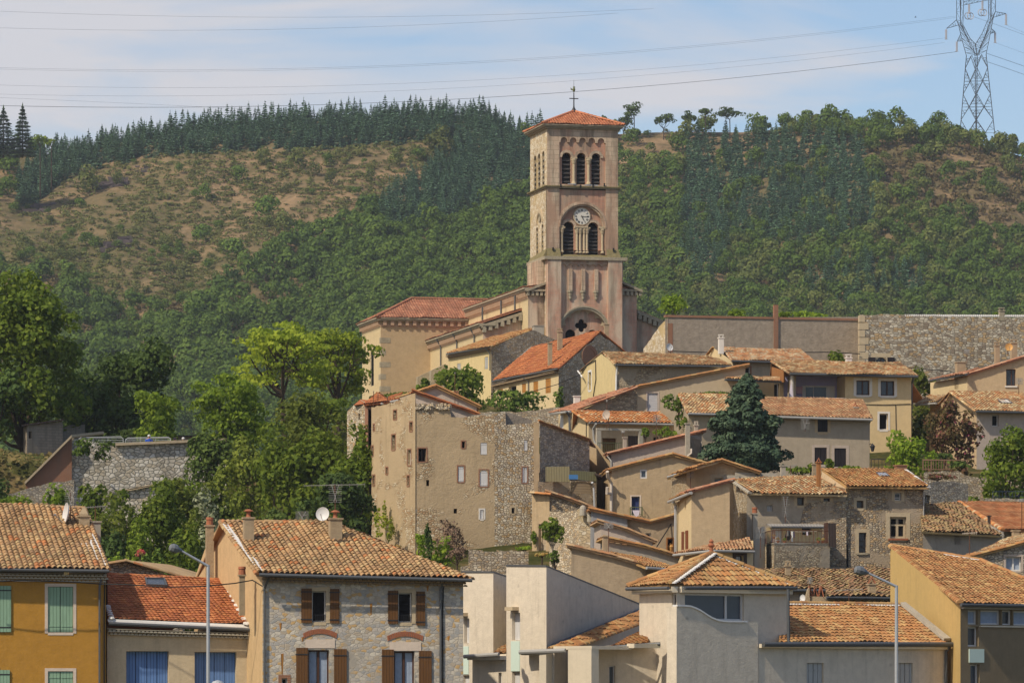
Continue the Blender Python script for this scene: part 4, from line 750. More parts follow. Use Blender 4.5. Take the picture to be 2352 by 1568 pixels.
BIG = [(200, 452, 56, 'round dark tree alone high on the left of the dry slope'), (756, 382, 28, 'small round dark tree just below the conifers at mid slope'), (607, 384, 36, 'grey-green shrub below the conifer edge, left of centre'), (463, 562, 46, 'tall dark tree in the lower middle of the dry slope'), (906, 386, 36, 'brownish round tree near the top right of the dry slope'), (963, 372, 34, 'round green tree left of the big clump at the top of the slope'), (1015, 372, 66, 'large dark tree clump at the upper right end of the dry slope'), (200, 568, 34, 'small dark tree on the lower left of the dry slope'), (432, 604, 26, 'narrow bright green tree low on the dry slope'), (531, 598, 52, 'broad green tree group low on the dry slope'), (682, 400, 46, 'flat wide bush patch in the middle of the dry slope'), (552, 420, 40, 'green bush above the middle of the dry slope'), (851, 420, 30, 'round green bush beside the right-hand conifers'), (607, 512, 60, 'wide low tree clump at the centre of the slope'), (648, 540, 44, 'round green bush above the oak wood'), (185, 482, 26, 'small dark bush below the rocky knoll'), (273, 430, 30, 'green bush growing on the rock outcrop')]
for i, (px, py, w, lab) in enumerate(BIG):
    Y = hillY(px, py); s = w / F * Y / 4.4; o = bpy.data.objects.new('slope_tree', bpy.data.meshes['oak_tree'] if i % 2 else bpy.data.meshes.get('oak_tree.001', bpy.data.meshes['oak_tree'])); COL.objects.link(o); o.location = ((px - CX) / F * Y, Y, HZ(px, Y) - .4); o.scale = (s, s, s * .95); o.rotation_euler = (0, 0, i * 1.3); tag(o, lab, 'tree')
def rocks(px, py, w, h, label, m='darkrock', Y=None, n=9, seed=1):
    rg = np.random.default_rng(seed); Y = Y or hillY(px, py); b = MB()
    for i in range(n):
        x = (px + rg.uniform(-w / 2, w / 2) - CX) / F * Y; y = Y + rg.uniform(-4, 4) * (Y / 1300); s = rg.uniform(.25, .6) * h / F * Y * 1.6; z = G(x, y)
        q = [Vector((x + a * s * rg.uniform(.7, 1.5), y + c * s * rg.uniform(.7, 1.2), z + d * s * rg.uniform(.35, .8))) for d in (-.5, .9) for a, c in ((-1, -1), (1, -1), (1, 1), (-1, 1))]; b.hexa(q)
    o = b.build('rock_outcrop', m); return tag(o, label, 'rock')
rocks(258, 424, 60, 18, 'dark rock outcrop high on the left of the dry slope', seed=1, n=14); rocks(95, 484, 60, 14, 'flat dark rock ledge at the left end of the dry slope', seed=2, n=12); rocks(272, 562, 52, 16, 'dark rock ledge low on the left of the dry slope', seed=3, n=12); rocks(325, 390, 30, 8, 'small pale rocks below the conifer edge', seed=4); rocks(626, 570, 22, 8, 'small dark rock at the lower right end of the dry slope', seed=5, n=4)
# skyline trees
def pine(px, yb, w, yt, lab, m='l_dark', name='pine_tree', cut=.45, n=7, lr=.42, flat=.7, Y=1462): return tree(name, lab, 'tree', px, yb, Y, w * 1.12, yt - 3, m, .6, 1.5, yb - (yb - yt) * cut, n, lr, flat, limbs=5, tr=.16)
pine(1456, 306, 50, 237, 'tall umbrella-topped pine just right of the bell tower roof', cut=.42); pine(1432, 312, 40, 262, 'dark pine leaning against the taller umbrella pine', cut=.15); pine(1524, 300, 38, 257, 'pointed dark pine on the crest, second from the bell tower', cut=.1, lr=.5)
pine(1580, 302, 36, 254, 'rounded dark pine in the middle of the crest pines', cut=.25); pine(1620, 298, 36, 248, 'thin open pine left of the flat-topped pine', cut=.5); pine(1676, 296, 62, 250, 'wide flat-topped pine at the right end of the crest pines', cut=.45, n=9); pine(1386, 304, 18, 264, 'small dark cypress-like tree touching the tower roof edge', cut=.05)
pine(1206, 318, 40, 284, 'round oak on the skyline just left of the bell tower', 'l_oak', 'oak_tree', .1); pine(1410, 312, 30, 268, 'pale feathery tree between the tower roof and the pines', 'l_mid', 'crest_tree', .1)
def cedar(px, yb, w, yt, lab, Y=1400, m='l_blue'):
    TSEED[0] += 1; rg = np.random.default_rng(TSEED[0]); b = P(px, yb, Y); h = (yb - yt) / F * Y; t = thing('cedar_tree', lab, 'tree', b); Q = conifer_Q(h, w / F * Y / 2, rg, 4200, .12, .95); quads_obj('crown', Q.reshape(-1, 4, 3) + np.array(b), m, t); tb = MB(); tb.tube([b, b + Vector((0, 0, h * .9))], [.3, .05], 6); tb.build('trunk', 'bark', t)
cedar(8, 362, 78, 248, 'leftmost tall dark cedar on the skyline'); cedar(52, 362, 62, 243, 'tall pointed dark cedar standing right of its neighbour on the left skyline'); cedar(-28, 360, 70, 262, 'dark cedar cut by the left edge of the view')
pine(92, 352, 34, 306, 'yellowish open tree beside the left cedars', 'l_mid', 'crest_tree', .3, Y=1420); pine(118, 345, 26, 318, 'small pale tree between cedars and conifer plantation', 'l_mid', 'crest_tree', .2, Y=1425)
# the far cottage on the right hill
def cottage():
    Y = hillY(2000, 716); t = thing('stone_cottage', 'small distant stone cottage with pale tiled roof among the trees', 'house', P(2000, 714, Y)); a, b = (1966, Y), (2024, Y + 2); wall(t, a, b, [(1962, 703), (2022, 703)], 'pinkgray', zb=P(0, 712, Y).z)
    roof(t, [(1955, 704, Y - .8), (2010, 702, Y - .5), (2018, 693, Y + 3.2), (1962, 694)], 'pinkgray' if 0 else 't_old', pitch=.5, course=.8, K=3, amp=.12); wall(t, (2010, Y - .4), (2024, Y + 3), [(2009, 703), (2018, 694), (2026, 702)], 'pinkgray', zb=P(0, 712, Y).z)
    chimney(t, 2006, 2010, 688, 696, Y + 3, cap='none')
cottage()
# ------------------------------------------------------------------ pylon and power lines
def pylon():
    Y = 1478; k = 5.121
    def q(zx, zy, d=0): p = P(2082.4 + zx / k, zy / k, Y + d); return p
    t = thing('electricity_pylon', 'tall steel lattice pylon with forked head on the right hilltop', 'pylon', P(2243, 290, Y)); b = MB()
    def seg(a, c, r=.10): b.tube([a, c], r, 4, cap=False)
    def lat(A, B, n, r=.06):           # lattice between two chains of points, zigzag braced
        for i in range(n):
            t0, t1 = i / n, (i + 1) / n; a0, a1, c0, c1 = A(t0), A(t1), B(t0), B(t1); seg(a0, c1, r) if i % 2 else seg(c0, a1, r); seg(a1, c1, r * .8)
    def L(p, r): return lambda t: p.lerp(r, t)
    wst = [q(703, 655, 3.2), q(805, 668, -3.2), q(935, 640, -3.2), q(830, 640, 3.2)]; bot = [q(628, 1560, 5.5), q(815, 1560, -6), q(1036, 1560, -5.5), q(822, 1560, 6)]
    for i in range(4):
        seg(wst[i], bot[i], .15); j = (i + 1) % 4; A, B = L(wst[i], bot[i]), L(wst[j], bot[j]); n = 3; C0 = lambda t, A=A, B=B: (A(t) + B(t)) / 2
        for m in range(n):
            t0, t1 = m / n, (m + 1) / n; tm = (t0 + t1) / 2
            for S in (A, B): seg(C0(t0), S(tm), .09); seg(S(tm), C0(t1), .09)
            seg(A(t1), B(t1), .06)
            for S in (A, B):
                for e in (.25, .5, .75): seg(S(t0 + (tm - t0) * e), C0(t0).lerp(S(tm), e), .05); seg(S(tm + (t1 - tm) * e), S(tm).lerp(C0(t1), e), .05)
                seg(S(t0 + (tm - t0) * .25), C0(t0).lerp(S(tm), .5), .05); seg(S(tm + (t1 - tm) * .75), S(tm).lerp(C0(t1), .5), .05)
    body = b.build('lattice_body', 'pylon', t); b = MB()
    def arm(outer, inner, w):
        for a, c in zip(outer, outer[1:]):
            for d in (-w, w): seg(q(*a, d), q(*c, d), .12)
        for a, c in zip(inner, inner[1:]):
            for d in (-w, w): seg(q(*a, d), q(*c, d), .12)
        for i in range(len(outer) - 1):
            for d in (-w, w):
                A, B = L(q(*outer[i], d), q(*outer[i + 1], d)), L(q(*inner[i], d), q(*inner[i + 1], d)); lat(A, B, 5 if i < 2 else 4, .055)
    arm([(703, 655), (655, 480), (612, 300), (588, 235), (588, -160)], [(830, 655), (765, 570), (690, 400), (634, 240), (628, -160)], 1.3); b.build('lattice_arm', 'pylon', t); b = MB()
    arm([(830, 655), (806, 515), (745, 450), (662, 290), (676, -160)], [(805, 660), (780, 560), (715, 440), (634, 290), (640, -160)], 1.0); 
    arm([(935, 640), (985, 395), (1020, 205), (1045, 135), (1045, -160)], [(830, 655), (868, 560), (930, 400), (995, 200), (1000, -160)], 1.3); arm([(830, 655), (812, 515), (885, 400), (966, 210), (958, -160)], [(850, 650), (868, 540), (925, 420), (990, 215), (978, -160)], 1.0); b.build('lattice_arm', 'pylon', t); b = MB()
    def ca(tip, r1, r2): 
        for r in (r1, r2): seg(q(*tip), q(*r, -1.2), .1); seg(q(*tip), q(*r, 1.2), .1)
        for e in (.3, .6, .8): seg(q(*tip).lerp(q(*r1), e), q(*tip).lerp(q(*r2), e), .06); seg(q(*tip).lerp(q(*r1), e), q(*tip).lerp(q(*r2), e - .25), .05)
    for i, g_ in enumerate([((470, 335), (610, 295), (585, 235)), ((595, 485), (655, 480), (635, 400)), ((1170, 160), (1020, 205), (1045, 138)), ((1042, 375), (985, 395), (1000, 340))]): ca(*g_); b.build('crossarm', 'pylon', t); b = MB()
    A, B = L(q(672, 60), q(960, 0)), L(q(672, 20), q(960, -40)); seg(A(0), A(1)); seg(B(0), B(1)); lat(A, B, 9, .06); b.build('crossbeam', 'pylon', t)
    for (x, y0, y1) in [(465, 345, 462), (590, 490, 606), (1170, 168, 292), (1041, 383, 503), (735, 52, 158), (892, 8, 115)]:
        b = MB(); 
        for dx in (-6, 6):
            b.tube([q(x + dx, y0), q(x + dx, y1)], .14, 6)
        b.tube([q(x - 20, y1), q(x + 20, y1)], .07, 4); b.build('insulator', 'insul', t)
    for (x, y) in ((735, 188), (892, 148)):
        b = MB()
        for dx in (-16, 16): b.lathe(q(x + dx, y), [(1.0, -.25), (1.12, 0), (1.0, .25), (.88, 0), (1.0, -.25)], 14, ax=(.3, -1, 0)); b.tube([q(x + dx - 14, y), q(x + dx + 14, y)], .05, 4); b.tube([q(x + dx, y - 16), q(x + dx, y + 16)], .05, 4)
        b.build('counterweight', 'insul', t)
pylon()
def wire(pts, lab, r=.028, Y0=1478, Y1=1330, pair=0):
    """a hanging conductor; pts are photo points from the pylon outwards"""
    n = 60; xs = [p[0] for p in pts]; ys = [p[1] for p in pts]; b = MB(); x0, x1 = xs[0], xs[-1]
    for k in range(1 + (pair > 0)):
        path = []
        for i in range(n + 1):
            x = x0 + (x1 - x0) * i / n; c = np.polyfit(xs, ys, min(2, len(xs) - 1)); y = float(np.polyval(c, x)) + k * pair; path.append(P(x, y, Y0 + (Y1 - Y0) * i / n))
        b.tube(path, r, 4)
    o = b.build('power_line', 'wire'); tag(o, lab, 'power line')
wire([(2196, 36), (1300, 131), (620, 156), (-700, 118)], 'upper twin conductor crossing the sky from the pylon', pair=3.4)
wire([(2174, 84), (1300, 180), (480, 194), (-700, 158)], 'conductor running left from the tip of the long left crossarm'); wire([(2170, 95), (1300, 196), (640, 209), (-700, 182)], 'thin conductor just below the one from the long crossarm')
wire([(2198, 118), (1300, 214), (640, 241), (-700, 208)], 'lowest conductor passing behind the tower cross', .07); wire([(1500, 20), (450, 38), (-500, -2)], 'faint high conductor near the top of the sky', .03); wire([(1420, 30), (700, 66), (-500, 40)], 'second faint high conductor near the top left', .03)
wire([(600, 252), (0, 224), (-500, 205)], 'faint conductor low over the left hill', .03); wire([(2310, 57), (2352, 75), (2700, 240)], 'conductor leaving right from the long right crossarm', Y1=1700); wire([(2285, 98), (2352, 122), (2700, 270)], 'conductor leaving right from the short right crossarm', Y1=1700)
wire([(2226, 35), (2352, 80), (2700, 230)], 'conductor leaving right from the middle of the pylon', .04, Y1=1700); wire([(2265, 122), (2352, 152), (2700, 290)], 'conductor leaving right at the pylon waist', .06, Y1=1700); wire([(2268, 142), (2352, 171), (2700, 310)], 'lowest conductor leaving right from the pylon', .06, Y1=1700)
# ------------------------------------------------------------------ a standard house: front wall, tiled slope, hidden sides and back
def std(t, a, b, top, m, ops, rp, rm, hipL=False, hipR=False, ridge=True, vL=True, vR=True, bm_=None, leftpt=None, skipL=False, zb=None, deck=True, **kw):
    pl = wall(t, a, b, top, m, ops, zb)
    ob, p3, n = roof(t, rp, rm, **kw); EL, ER, RR, RL = p3[:4]
    h = -Vector((n.x, n.y)).normalized(); d2 = (RR.xy - ER.xy).dot(h); dl = (RL.xy - EL.xy).dot(h); d = (d2 + dl) / 2
    def mir(E, k): q = E.xy + h * 2 * k; return Vector((q.x, q.y, E.z))
    BL, BR = mir(EL, dl), mir(ER, d2)
    if leftpt: BL = Vector((*V2(*leftpt), EL.z))
    bo = MB(); lift = n * .05; bo.prism([BL, BR, RR, RL], (0, 0, -.1)); bo.build('back_slope', rm, ob)
    if hipR: q = [ER, BR, RR]; _, nn = plane3(q); tiles(q, nn, rm, ob, name='hip_slope', **{k: v for k, v in kw.items() if k in ('pitch', 'course', 'amp', 'K')}); caps([ER, RR], rm, ob, .13, name='hip_tiles')
    elif vR: caps([ER, RR], rm, ob, .11, name='verge_tiles')
    if hipL: q = [BL, EL, RL]; _, nn = plane3(q); tiles(q, nn, rm, ob, name='hip_slope', **{k: v for k, v in kw.items() if k in ('pitch', 'course', 'amp', 'K')}); caps([EL, RL], rm, ob, .13, name='hip_tiles')
    elif vL: caps([EL, RL], rm, ob, .11, name='verge_tiles')
    if ridge: caps([RL, RR], rm, ob, .13)
    s0, s1 = pl.s(top[0][0]), pl.s(top[-1][0]); z0, z1 = pl.z(*top[0]), pl.z(*top[-1]); A, B = pl.xy(s0), pl.xy(s1)
    zbb = zb if zb is not None else min(G(*A), G(*B)) - 1; dep = 2 * d - .8; Bb = B - pl.n * dep; Ab = Vector(V2(*leftpt)) if leftpt else A - pl.n * dep
    zr = RR.z - .2
    pts = [(B, z1)] + ([] if hipR else [((B + Bb) / 2, zr)]) + [(Bb, z1), (Ab, z0)]
    if not skipL: pts += ([] if hipL else [((A + Ab) / 2, RL.z - .2)]) + [(A, z0)]
    shell(t, pts, bm_ or m, zbb); return pl, ob, p3, n
def H(name, label, px, Y, cat='house', group=None): return thing(name, label, cat, (V2(px, Y).x, Y, Gp(px, Y)), group)
def W(x0, y0, x1, y1, **o): o['r'] = (x0, y0, x1, y1); return o
def P3(pl, px, py, d=0): return pl.at(px, py, d)

# ================================================================== foreground row
# ochre house
t = H('ochre_house', 'ochre rendered house with pale green shutters at the bottom left corner', 100, 205)
pl, ob, p3, n = std(t, (-150, 204.2), (243, 205.6), [(-150, 1312), (243, 1322)], 'ochre', [
    W(110, 1346, 168, 1451, k='S', m='greenshut', srec=.03, sur=(.13, 'lintel')), W(110, 1540, 168, 1640, k='S', m='greenshut', srec=.03, sur=(.13, 'lintel')),
    W(-52, 1346, -8, 1451, k='W', sur=(.13, 'lintel'), sh=[(-5, 25, 1344, 1450)], sm='greenshut', g='curtain'), W(-52, 1537, -8, 1640, k='W', sur=(.13, 'lintel'), sh=[(-5, 22, 1537, 1640)], sm='greenshut', g='curtain')],
    [(-170, 1302, 203.6), (250, 1308, 205.0), (194, 1166, 213.2), (-170, 1152)], 't_old', vR=True)
gutter(ob, p3[0] + Vector((0, -.05, 0)), p3[1] + Vector((0, -.05, 0)))
genoise(t, pl.at(-150, 1313), pl.at(244, 1317), 3, 'genoise', .085, .115, .11)
pipe(t, [pl.at(243, 1312, .3), pl.at(232, 1330, .1), pl.at(228, 1345, .1), pl.at(228, 1640, .1)]); pipe(t, [pl.at(240, 1330, .06), pl.at(239, 1400, .05), pl.at(239, 1640, .05)], 'cable', .03, 'cable')
b = MB(); q = [onplane(x, y, p3[0], n) + n * .07 for x, y in ((186, 1252), (206, 1250), (212, 1228), (248, 1300), (240, 1303))]; b.prism(q, n * .03); b.build('flashing', 'mortar_white', ob)
chimney(ob, 180, 204, 1186, 1250, 210.5, cap='cone', m='chim'); chimney(ob, 212, 230, 1199, 1250, 214.5, cap='none', m='concrete')
dish(156, 1180, 210.8, 26, 'large white dish seen nearly edge-on on the ochre house roof', (-.93, -.30, .15), mast=(171, 1222)); antenna(162, 1130, 1215, 211.2, 'grid antenna above the edge-on dish', 26, 34); antenna(219, 1162, 1205, 214.8, 'flat antenna with a blue clip on the small grey chimney', boom=46, kind='yagi')
# small red-roofed house
t = H('red_roofed_house', 'low cream house with a red-orange tiled roof and blue shutters', 410, 207)
pl, ob, p3, n = std(t, (246, 206.2), (583, 207.6), [(246, 1440), (583, 1455)], 'cream_spot', [
    W(290, 1494, 388, 1640, k='S', m='blueshut', srec=.34, n=4, batt=(.9,)), W(447, 1496, 543, 1640, k='S', m='blueshut', srec=.34, n=4, batt=(.9,))],
    [(247, 1421, 205.8), (566, 1434, 207.2), (515, 1331, 213), (247, 1318)], 't_red', pitch=.19, course=.30, amp=.03, vL=False, bm_='cream_spot')
skylight(ob, [(335, 1348), (384, 1350), (378, 1333), (332, 1332)], p3, n)
b = MB(); q = [p + n * .0 for p in (onplane(247, 1421, p3[0], n), onplane(566, 1434, p3[0], n))]; b.prism([q[0] + n * .02, q[1] + n * .02, pl.at(588, 1441, .45), pl.at(247, 1427, .45)], (0, 0, -.06)); b.build('flashing', 'mortar_white', ob)
b = MB(); a_, c_ = onplane(515, 1331, p3[0], n), onplane(566, 1434, p3[0], n)
for i in range(11): p = a_.lerp(c_, i / 10) + n * .06; b.lathe(p, [(.18, 0), (.14, .05), (0, .06)], 6, ax=n)
for i in range(6): p = onplane(248, 1395, p3[0], n).lerp(onplane(256, 1421, p3[0], n), i / 5) + n * .06; b.lathe(p, [(.15, 0), (.1, .06), (0, .07)], 6, ax=n)
b.build('mortar_edge', 'mortar_white', ob); gutter(ob, pl.at(246, 1428, .5), pl.at(590, 1444, .5)); genoise(t, pl.at(246, 1443), pl.at(584, 1453), 2, 'genoise', .085, .12, .16)
pipe(t, [pl.at(590, 1446, .5), pl.at(584, 1460, .1), pl.at(583, 1640, .1)])
# stone gable behind
t = H('stone_outhouse', 'dark stone gable peeping out between the ochre house and the red roof', 300, 222); wall(t, (225, 222), (420, 223), [(225, 1300), (288, 1290), (420, 1328)], 'rub_gray'); shell(t, [(V2(420, 223), P(420, 1328, 223).z), (V2(424, 230), P(420, 1328, 223).z), (V2(236, 230), P(225, 1300, 222).z), (V2(225, 222), P(225, 1300, 222).z)], 'rub_gray', -4)
b = MB(); b.prism([P(222, 1300, 221.7), P(288, 1288, 221.8), P(288, 1285, 221.8), P(222, 1296, 221.7)], (1.5, 8, 0)); b.prism([P(288, 1288, 221.8), P(424, 1328, 222.8), P(424, 1324, 222.8), P(288, 1284.5, 221.8)], (1.5, 8, 0)); r_ = b.build('roof', 't_old', t); caps([P(222, 1297, 221.7), P(288, 1286, 221.8), P(424, 1325, 222.8)], 't_old', r_, .11, name='verge_tiles')
# stone house with the big roof
t = H('stone_house', 'grey stone house with brown shutters under a broad tan tiled roof', 830, 207)
A0, B0 = (603, 204.6), (1064, 206.0)
def shp(x0, x1, y0, y1): return (x0, x1, y0, y1)
win = dict(k='W', rec=.22, fw=.05, mull=[], trans=[], g='dark', sm='brownshut')
pl, ob, p3, n = std(t, A0, B0, [(603, 1322), (1064, 1334)], 'stonehouse', [
    W(717, 1356, 749, 1427, sur=(.16, 'stonetrim'), sh=[(692, 716, 1350, 1429), (758, 779, 1351, 1430)], **win), W(915, 1360, 946, 1428, sur=(.16, 'stonetrim'), sh=[(891, 914, 1355, 1431), (956, 976, 1357, 1435)], **win),
    W(708, 1491, 756, 1640, k='W', rec=.2, f='brownframe', fw=.07, curt='curtain', sh=[(680, 707, 1486, 1640), (767, 796, 1489, 1640)], sm='brownshut'), W(905, 1494, 952, 1640, k='W', rec=.2, f='brownframe', fw=.07, curt='curtain', sh=[(877, 904, 1490, 1640), (962, 991, 1493, 1640)], sm='brownshut'),
    W(647, 1556, 660, 1600, k='D', sur=(.14, 'brick'))],
    [(590, 1316, 203.9), (1084, 1329, 205.4), (752, 1198, 212.4), (505, 1197)], 't_old', hipR=True, vL=True, skipL=True, leftpt=(446, 218), bm_='stonehouse')
pg = Plane((446, 218), A0); wall(t, None, None, [(446, 1330), (470, 1262), (505, 1200), (545, 1250), (603, 1322)], 'peach', [], pl=pg, name='gable_wall')
b = MB(); q = [onplane(x, y, p3[0], n) + n * .075 for x, y in ((511, 1206), (524, 1208), (548, 1240), (560, 1262), (614, 1314), (594, 1314))]; b.prism([q[0], q[1], q[2], q[3], q[4], q[5]], n * .02); b.build('flashing', 'mortar_white', ob)
g_ = gutter(ob, p3[0] + Vector((.1, -.05, 0)), p3[1] + Vector((0, -.05, 0))); genoise(t, pl.at(600, 1322), pl.at(1068, 1333), 2, 'genoise_b', .09, .12, .2)
for x in (603 + 4, 1011): pipe(t, [pl.at(x + 8, 1326, .4), pl.at(x, 1350, .1), pl.at(x, 1640, .1)])
pipe(t, [pl.at(1018, 1340, .05), pl.at(1016, 1420, .04), pl.at(1017, 1640, .04)], 'cable', .03, 'cable')
for (x0, x1, y) in ((702, 769, 1467), (895, 967, 1473)):       # pale lintels with brick relieving arches
    b = MB(); s0, s1, z1, z2 = pl.s(x0), pl.s(x1), pl.z((x0 + x1) / 2, y + 20), pl.z((x0 + x1) / 2, y); b.fb(pl, s0, s1, -.02, .03, z1, z2); b.build('lintel', 'lintel', t); b = MB(); k = 17; cs = (s0 + s1) / 2; rr = (s1 - s0) * 1.0; hw = (s1 - s0) / 2 + .08
    for i in range(k):
        a1 = -1 + 2 * i / k; a2 = -1 + 2 * (i + .82) / k; f_ = lambda u: z2 + .04 + .20 * (1 - u * u)
        b.prism([pl.p(cs + hw * a1, .0, f_(a1)), pl.p(cs + hw * a2, .0, f_(a2)), pl.p(cs + hw * a2 * 1.04, .0, f_(a2) + .21), pl.p(cs + hw * a1 * 1.04, .0, f_(a1) + .21)], pl.n.to_3d() * .035)
    b.build('brick_arch', 'terra', t)
for (x0, x1, y0) in ((717, 749, 1412), (915, 946, 1413)):      # window guards
    b = MB(); z0 = pl.z((x0 + x1) / 2, y0 + 14); s0, s1 = pl.s(x0), pl.s(x1)
    for z in (z0, z0 + .28): b.tube([pl.p(s0, -.02, z), pl.p(s1, -.02, z)], .012, 4)
    for i in range(9): s_ = s0 + (s1 - s0) * i / 8; b.tube([pl.p(s_, -.02, z0), pl.p(s_, -.02, z0 + .28)], .008, 4)
    b.build('window_guard', 'iron', t)
b = MB()
for (x, y, hh) in ((852, 1385, 26), (758, 1398, 24), (648, 1500, 50), (644, 1430, 16), (900, 1400, 8), (695, 1462, 10), (1030, 1460, 10), (982, 1345, 12)): s_ = pl.s(x); z_ = pl.z(x, y); b.prism([pl.p(s_ - .05, .004, z_), pl.p(s_ + .06, .004, z_ + .02), pl.p(s_ + .02, .004, z_ - hh / 54), pl.p(s_ - .02, .004, z_ - hh / 54 * .9)], pl.n.to_3d() * .006)
b.build('rust_stain', 'ochreshut', t)
chimney(ob, 558, 582, 1190, 1262, 208.5, cap='cowl', m='chim'); chimney(ob, 755, 784, 1192, 1252, 209.5, cap='cowl', m='chim')
chimney(ob, 472, 490, 1208, 1330, 213, cap='pot', m='chim', ybx=60); chimney(ob, 549, 562, 1322, 1402, 205.3, cap='pot', m='chim', ybx=10)
dish(742, 1180, 208.6, 16, 'round white satellite dish beside the stone house chimney', (-.25, -.95, .15), mast=(752, 1195)); antenna(770, 1112, 1190, 209.8, 'large antenna with a very long boom above the stone house chimney', 30, 40, kind='grid'); antenna(768, 1112, 1130, 209.9, 'long thin boom of an antenna across the dark trees', boom=140, kind='yagi'); antenna(694, 1174, 1200, 212.5, 'small grid antenna on the stone house ridge', 30, 20)
def cable(pts, lab, r=.02, m='cable'):
    o = MB(); o.tube([P(*p) for p in pts], r, 5); o = o.build('overhead_cable', m); return tag(o, lab, 'cable')
cable([(-60, 1337, 203.5), (0, 1334, 203.6), (50, 1331, 203.8), (110, 1333, 204), (180, 1336, 204.3), (235, 1340, 204.6), (290, 1341, 204.3), (380, 1347, 204), (440, 1346, 204), (480, 1344, 204), (540, 1338, 204.2), (580, 1331, 204.5), (603, 1345, 204.3)], 'black cable sagging from the ochre house to the stone house', .026)

# ================================================================== pale modern block
t = H('modern_block', 'pale modern rendered block with stepped flat-topped towers behind the stone house', 1250, 224)
def vol(px0, Y0, px1, Y1, px2, Y2, ytl, ytc, ytr, m='modern', opsL=(), opsR=(), zb=None, roofm='zinc', name='wall'):
    """corner volume: left face px0-px1, right face px1-px2, thin metal coping on top"""
    zb = -8 if zb is None else zb
    L = wall(t, (px0, Y0), (px1, Y1), [(px0, ytl), (px1, ytc)], m, opsL, zb=zb, name=name); Rr = wall(t, (px1, Y1), (px2, Y2), [(px1, ytc), (px2, ytr)], m, opsR, zb=zb, name=name)
    A, B, C = V2(px0, Y0), V2(px1, Y1), V2(px2, Y2); D = A + C - B; zA, zB, zC = P(px0, ytl, Y0).z, P(px1, ytc, Y1).z, P(px2, ytr, Y2).z; zD = zA + zC - zB
    shell(t, [(C, zC), (D, zD), (A, zA)], m, zb); b = MB(); c = (A + B + C + D) / 4; q = [Vector((*(p + (p - c).normalized() * .06), z - .004)) for p, z in ((A, zA), (B, zB), (C, zC), (D, zD))]; b.prism(q, (0, 0, .07)); b.build('coping', roofm, t); return L, Rr
nar = dict(k='S', m='whitewood', n=1, srec=.16, batt=())
L1, R1 = vol(1061, 227, 1133, 224.8, 1215, 232, 1313, 1314, 1342, opsL=[W(1066, 1419, 1078, 1476, **nar), W(1062.5, 1549, 1078, 1640, **nar)])
L2, R2 = vol(1163, 223, 1255, 220.0, 1485, 234, 1298.5, 1300, 1394, opsL=[W(1176, 1406, 1194.5, 1469, **nar), W(1176, 1541, 1194.5, 1640, **nar)])
for (pp, x0, x1, y0, y1) in ((L1, 1061.5, 1077, 1483, 1547), (L2, 1174.5, 1194.5, 1471, 1540)): b = MB(); b.fb(pp, pp.s(x0), pp.s(x1), .0, .03, pp.z(x0, y1), pp.z(x0, y0)); b.build('mint_panel', 'mint', t)
for (pp, x0, x1, y) in ((L1, 1064, 1075, 1411), (L2, 1174, 1192, 1398)): b = MB(); b.fb(pp, pp.s(x0), pp.s(x1), .0, .35, pp.z(x0, y + 3), pp.z(x0, y - 5)); b.build('beam_end', 'stonetrim', t)
# low fronts with beams and gutters between the towers
pa = wall(t, (1085, 219.5), (1163, 218.5), [(1085, 1506), (1163, 1500)], 'modern', [W(1145, 1543, 1152, 1640, **nar)], zb=-8, name='wall')
b = MB(); b.fb(pa, pa.s(1087), pa.s(1163), .0, .5, pa.z(1120, 1514), pa.z(1120, 1505)); b.build('band', 'band', t); gutter(t, pa.at(1083, 1504, .55), pa.at(1163, 1499, .55), 'zinc_light', .09)
rs, q3, qn = roof(t, [(1132, 1501, 218.9), (1163, 1499, 218.8), (1163, 1484, 221.2), (1155, 1486)], 't_warm', course=.4)
pb = wall(t, (1255, 217.2), (1484, 228.5), [(1255, 1492), (1310, 1490), (1484, 1432)], 'modern', [], zb=-8, name='wall')
rs, q3, qn = roof(t, [(1256, 1490, 217.0), (1312, 1488, 219.2), (1484, 1423, 230.0), (1484, 1396)], 't_warm', course=.4)
caps([onplane(1308, 1490, q3[0], qn), onplane(1484, 1426, q3[0], qn)], 't_warm', rs, .16, .5, 'verge_tiles'); b = MB(); b.tube([R2.at(1256, 1487, .1), R2.at(1480, 1397, .1)], .12, 6); b.build('flashing', 'zinc', t)
pc = wall(t, (1215, 216.6), (1273, 216.0), [(1215, 1494), (1273, 1494)], 'modern', [], zb=-8); b = MB(); b.fb(pc, pc.s(1210), pc.s(1270), .0, .55, pc.z(1240, 1503), pc.z(1240, 1496)); b.fb(pc, pc.s(1253), pc.s(1269), .0, .6, -8, pc.z(1255, 1493)); b.build('canopy_frame', 'band', t); gutter(t, pc.at(1209, 1494, .6), pc.at(1312, 1490, .5), 'zinc_light', .10)
pd = wall(t, (1273, 216.0), (1306, 217.5), [(1273, 1494), (1306, 1494)], 'modern_stain', [], zb=-8); pipe(t, [pd.at(1303, 1492, .3), pd.at(1306, 1508, .12), pd.at(1306, 1640, .12)])
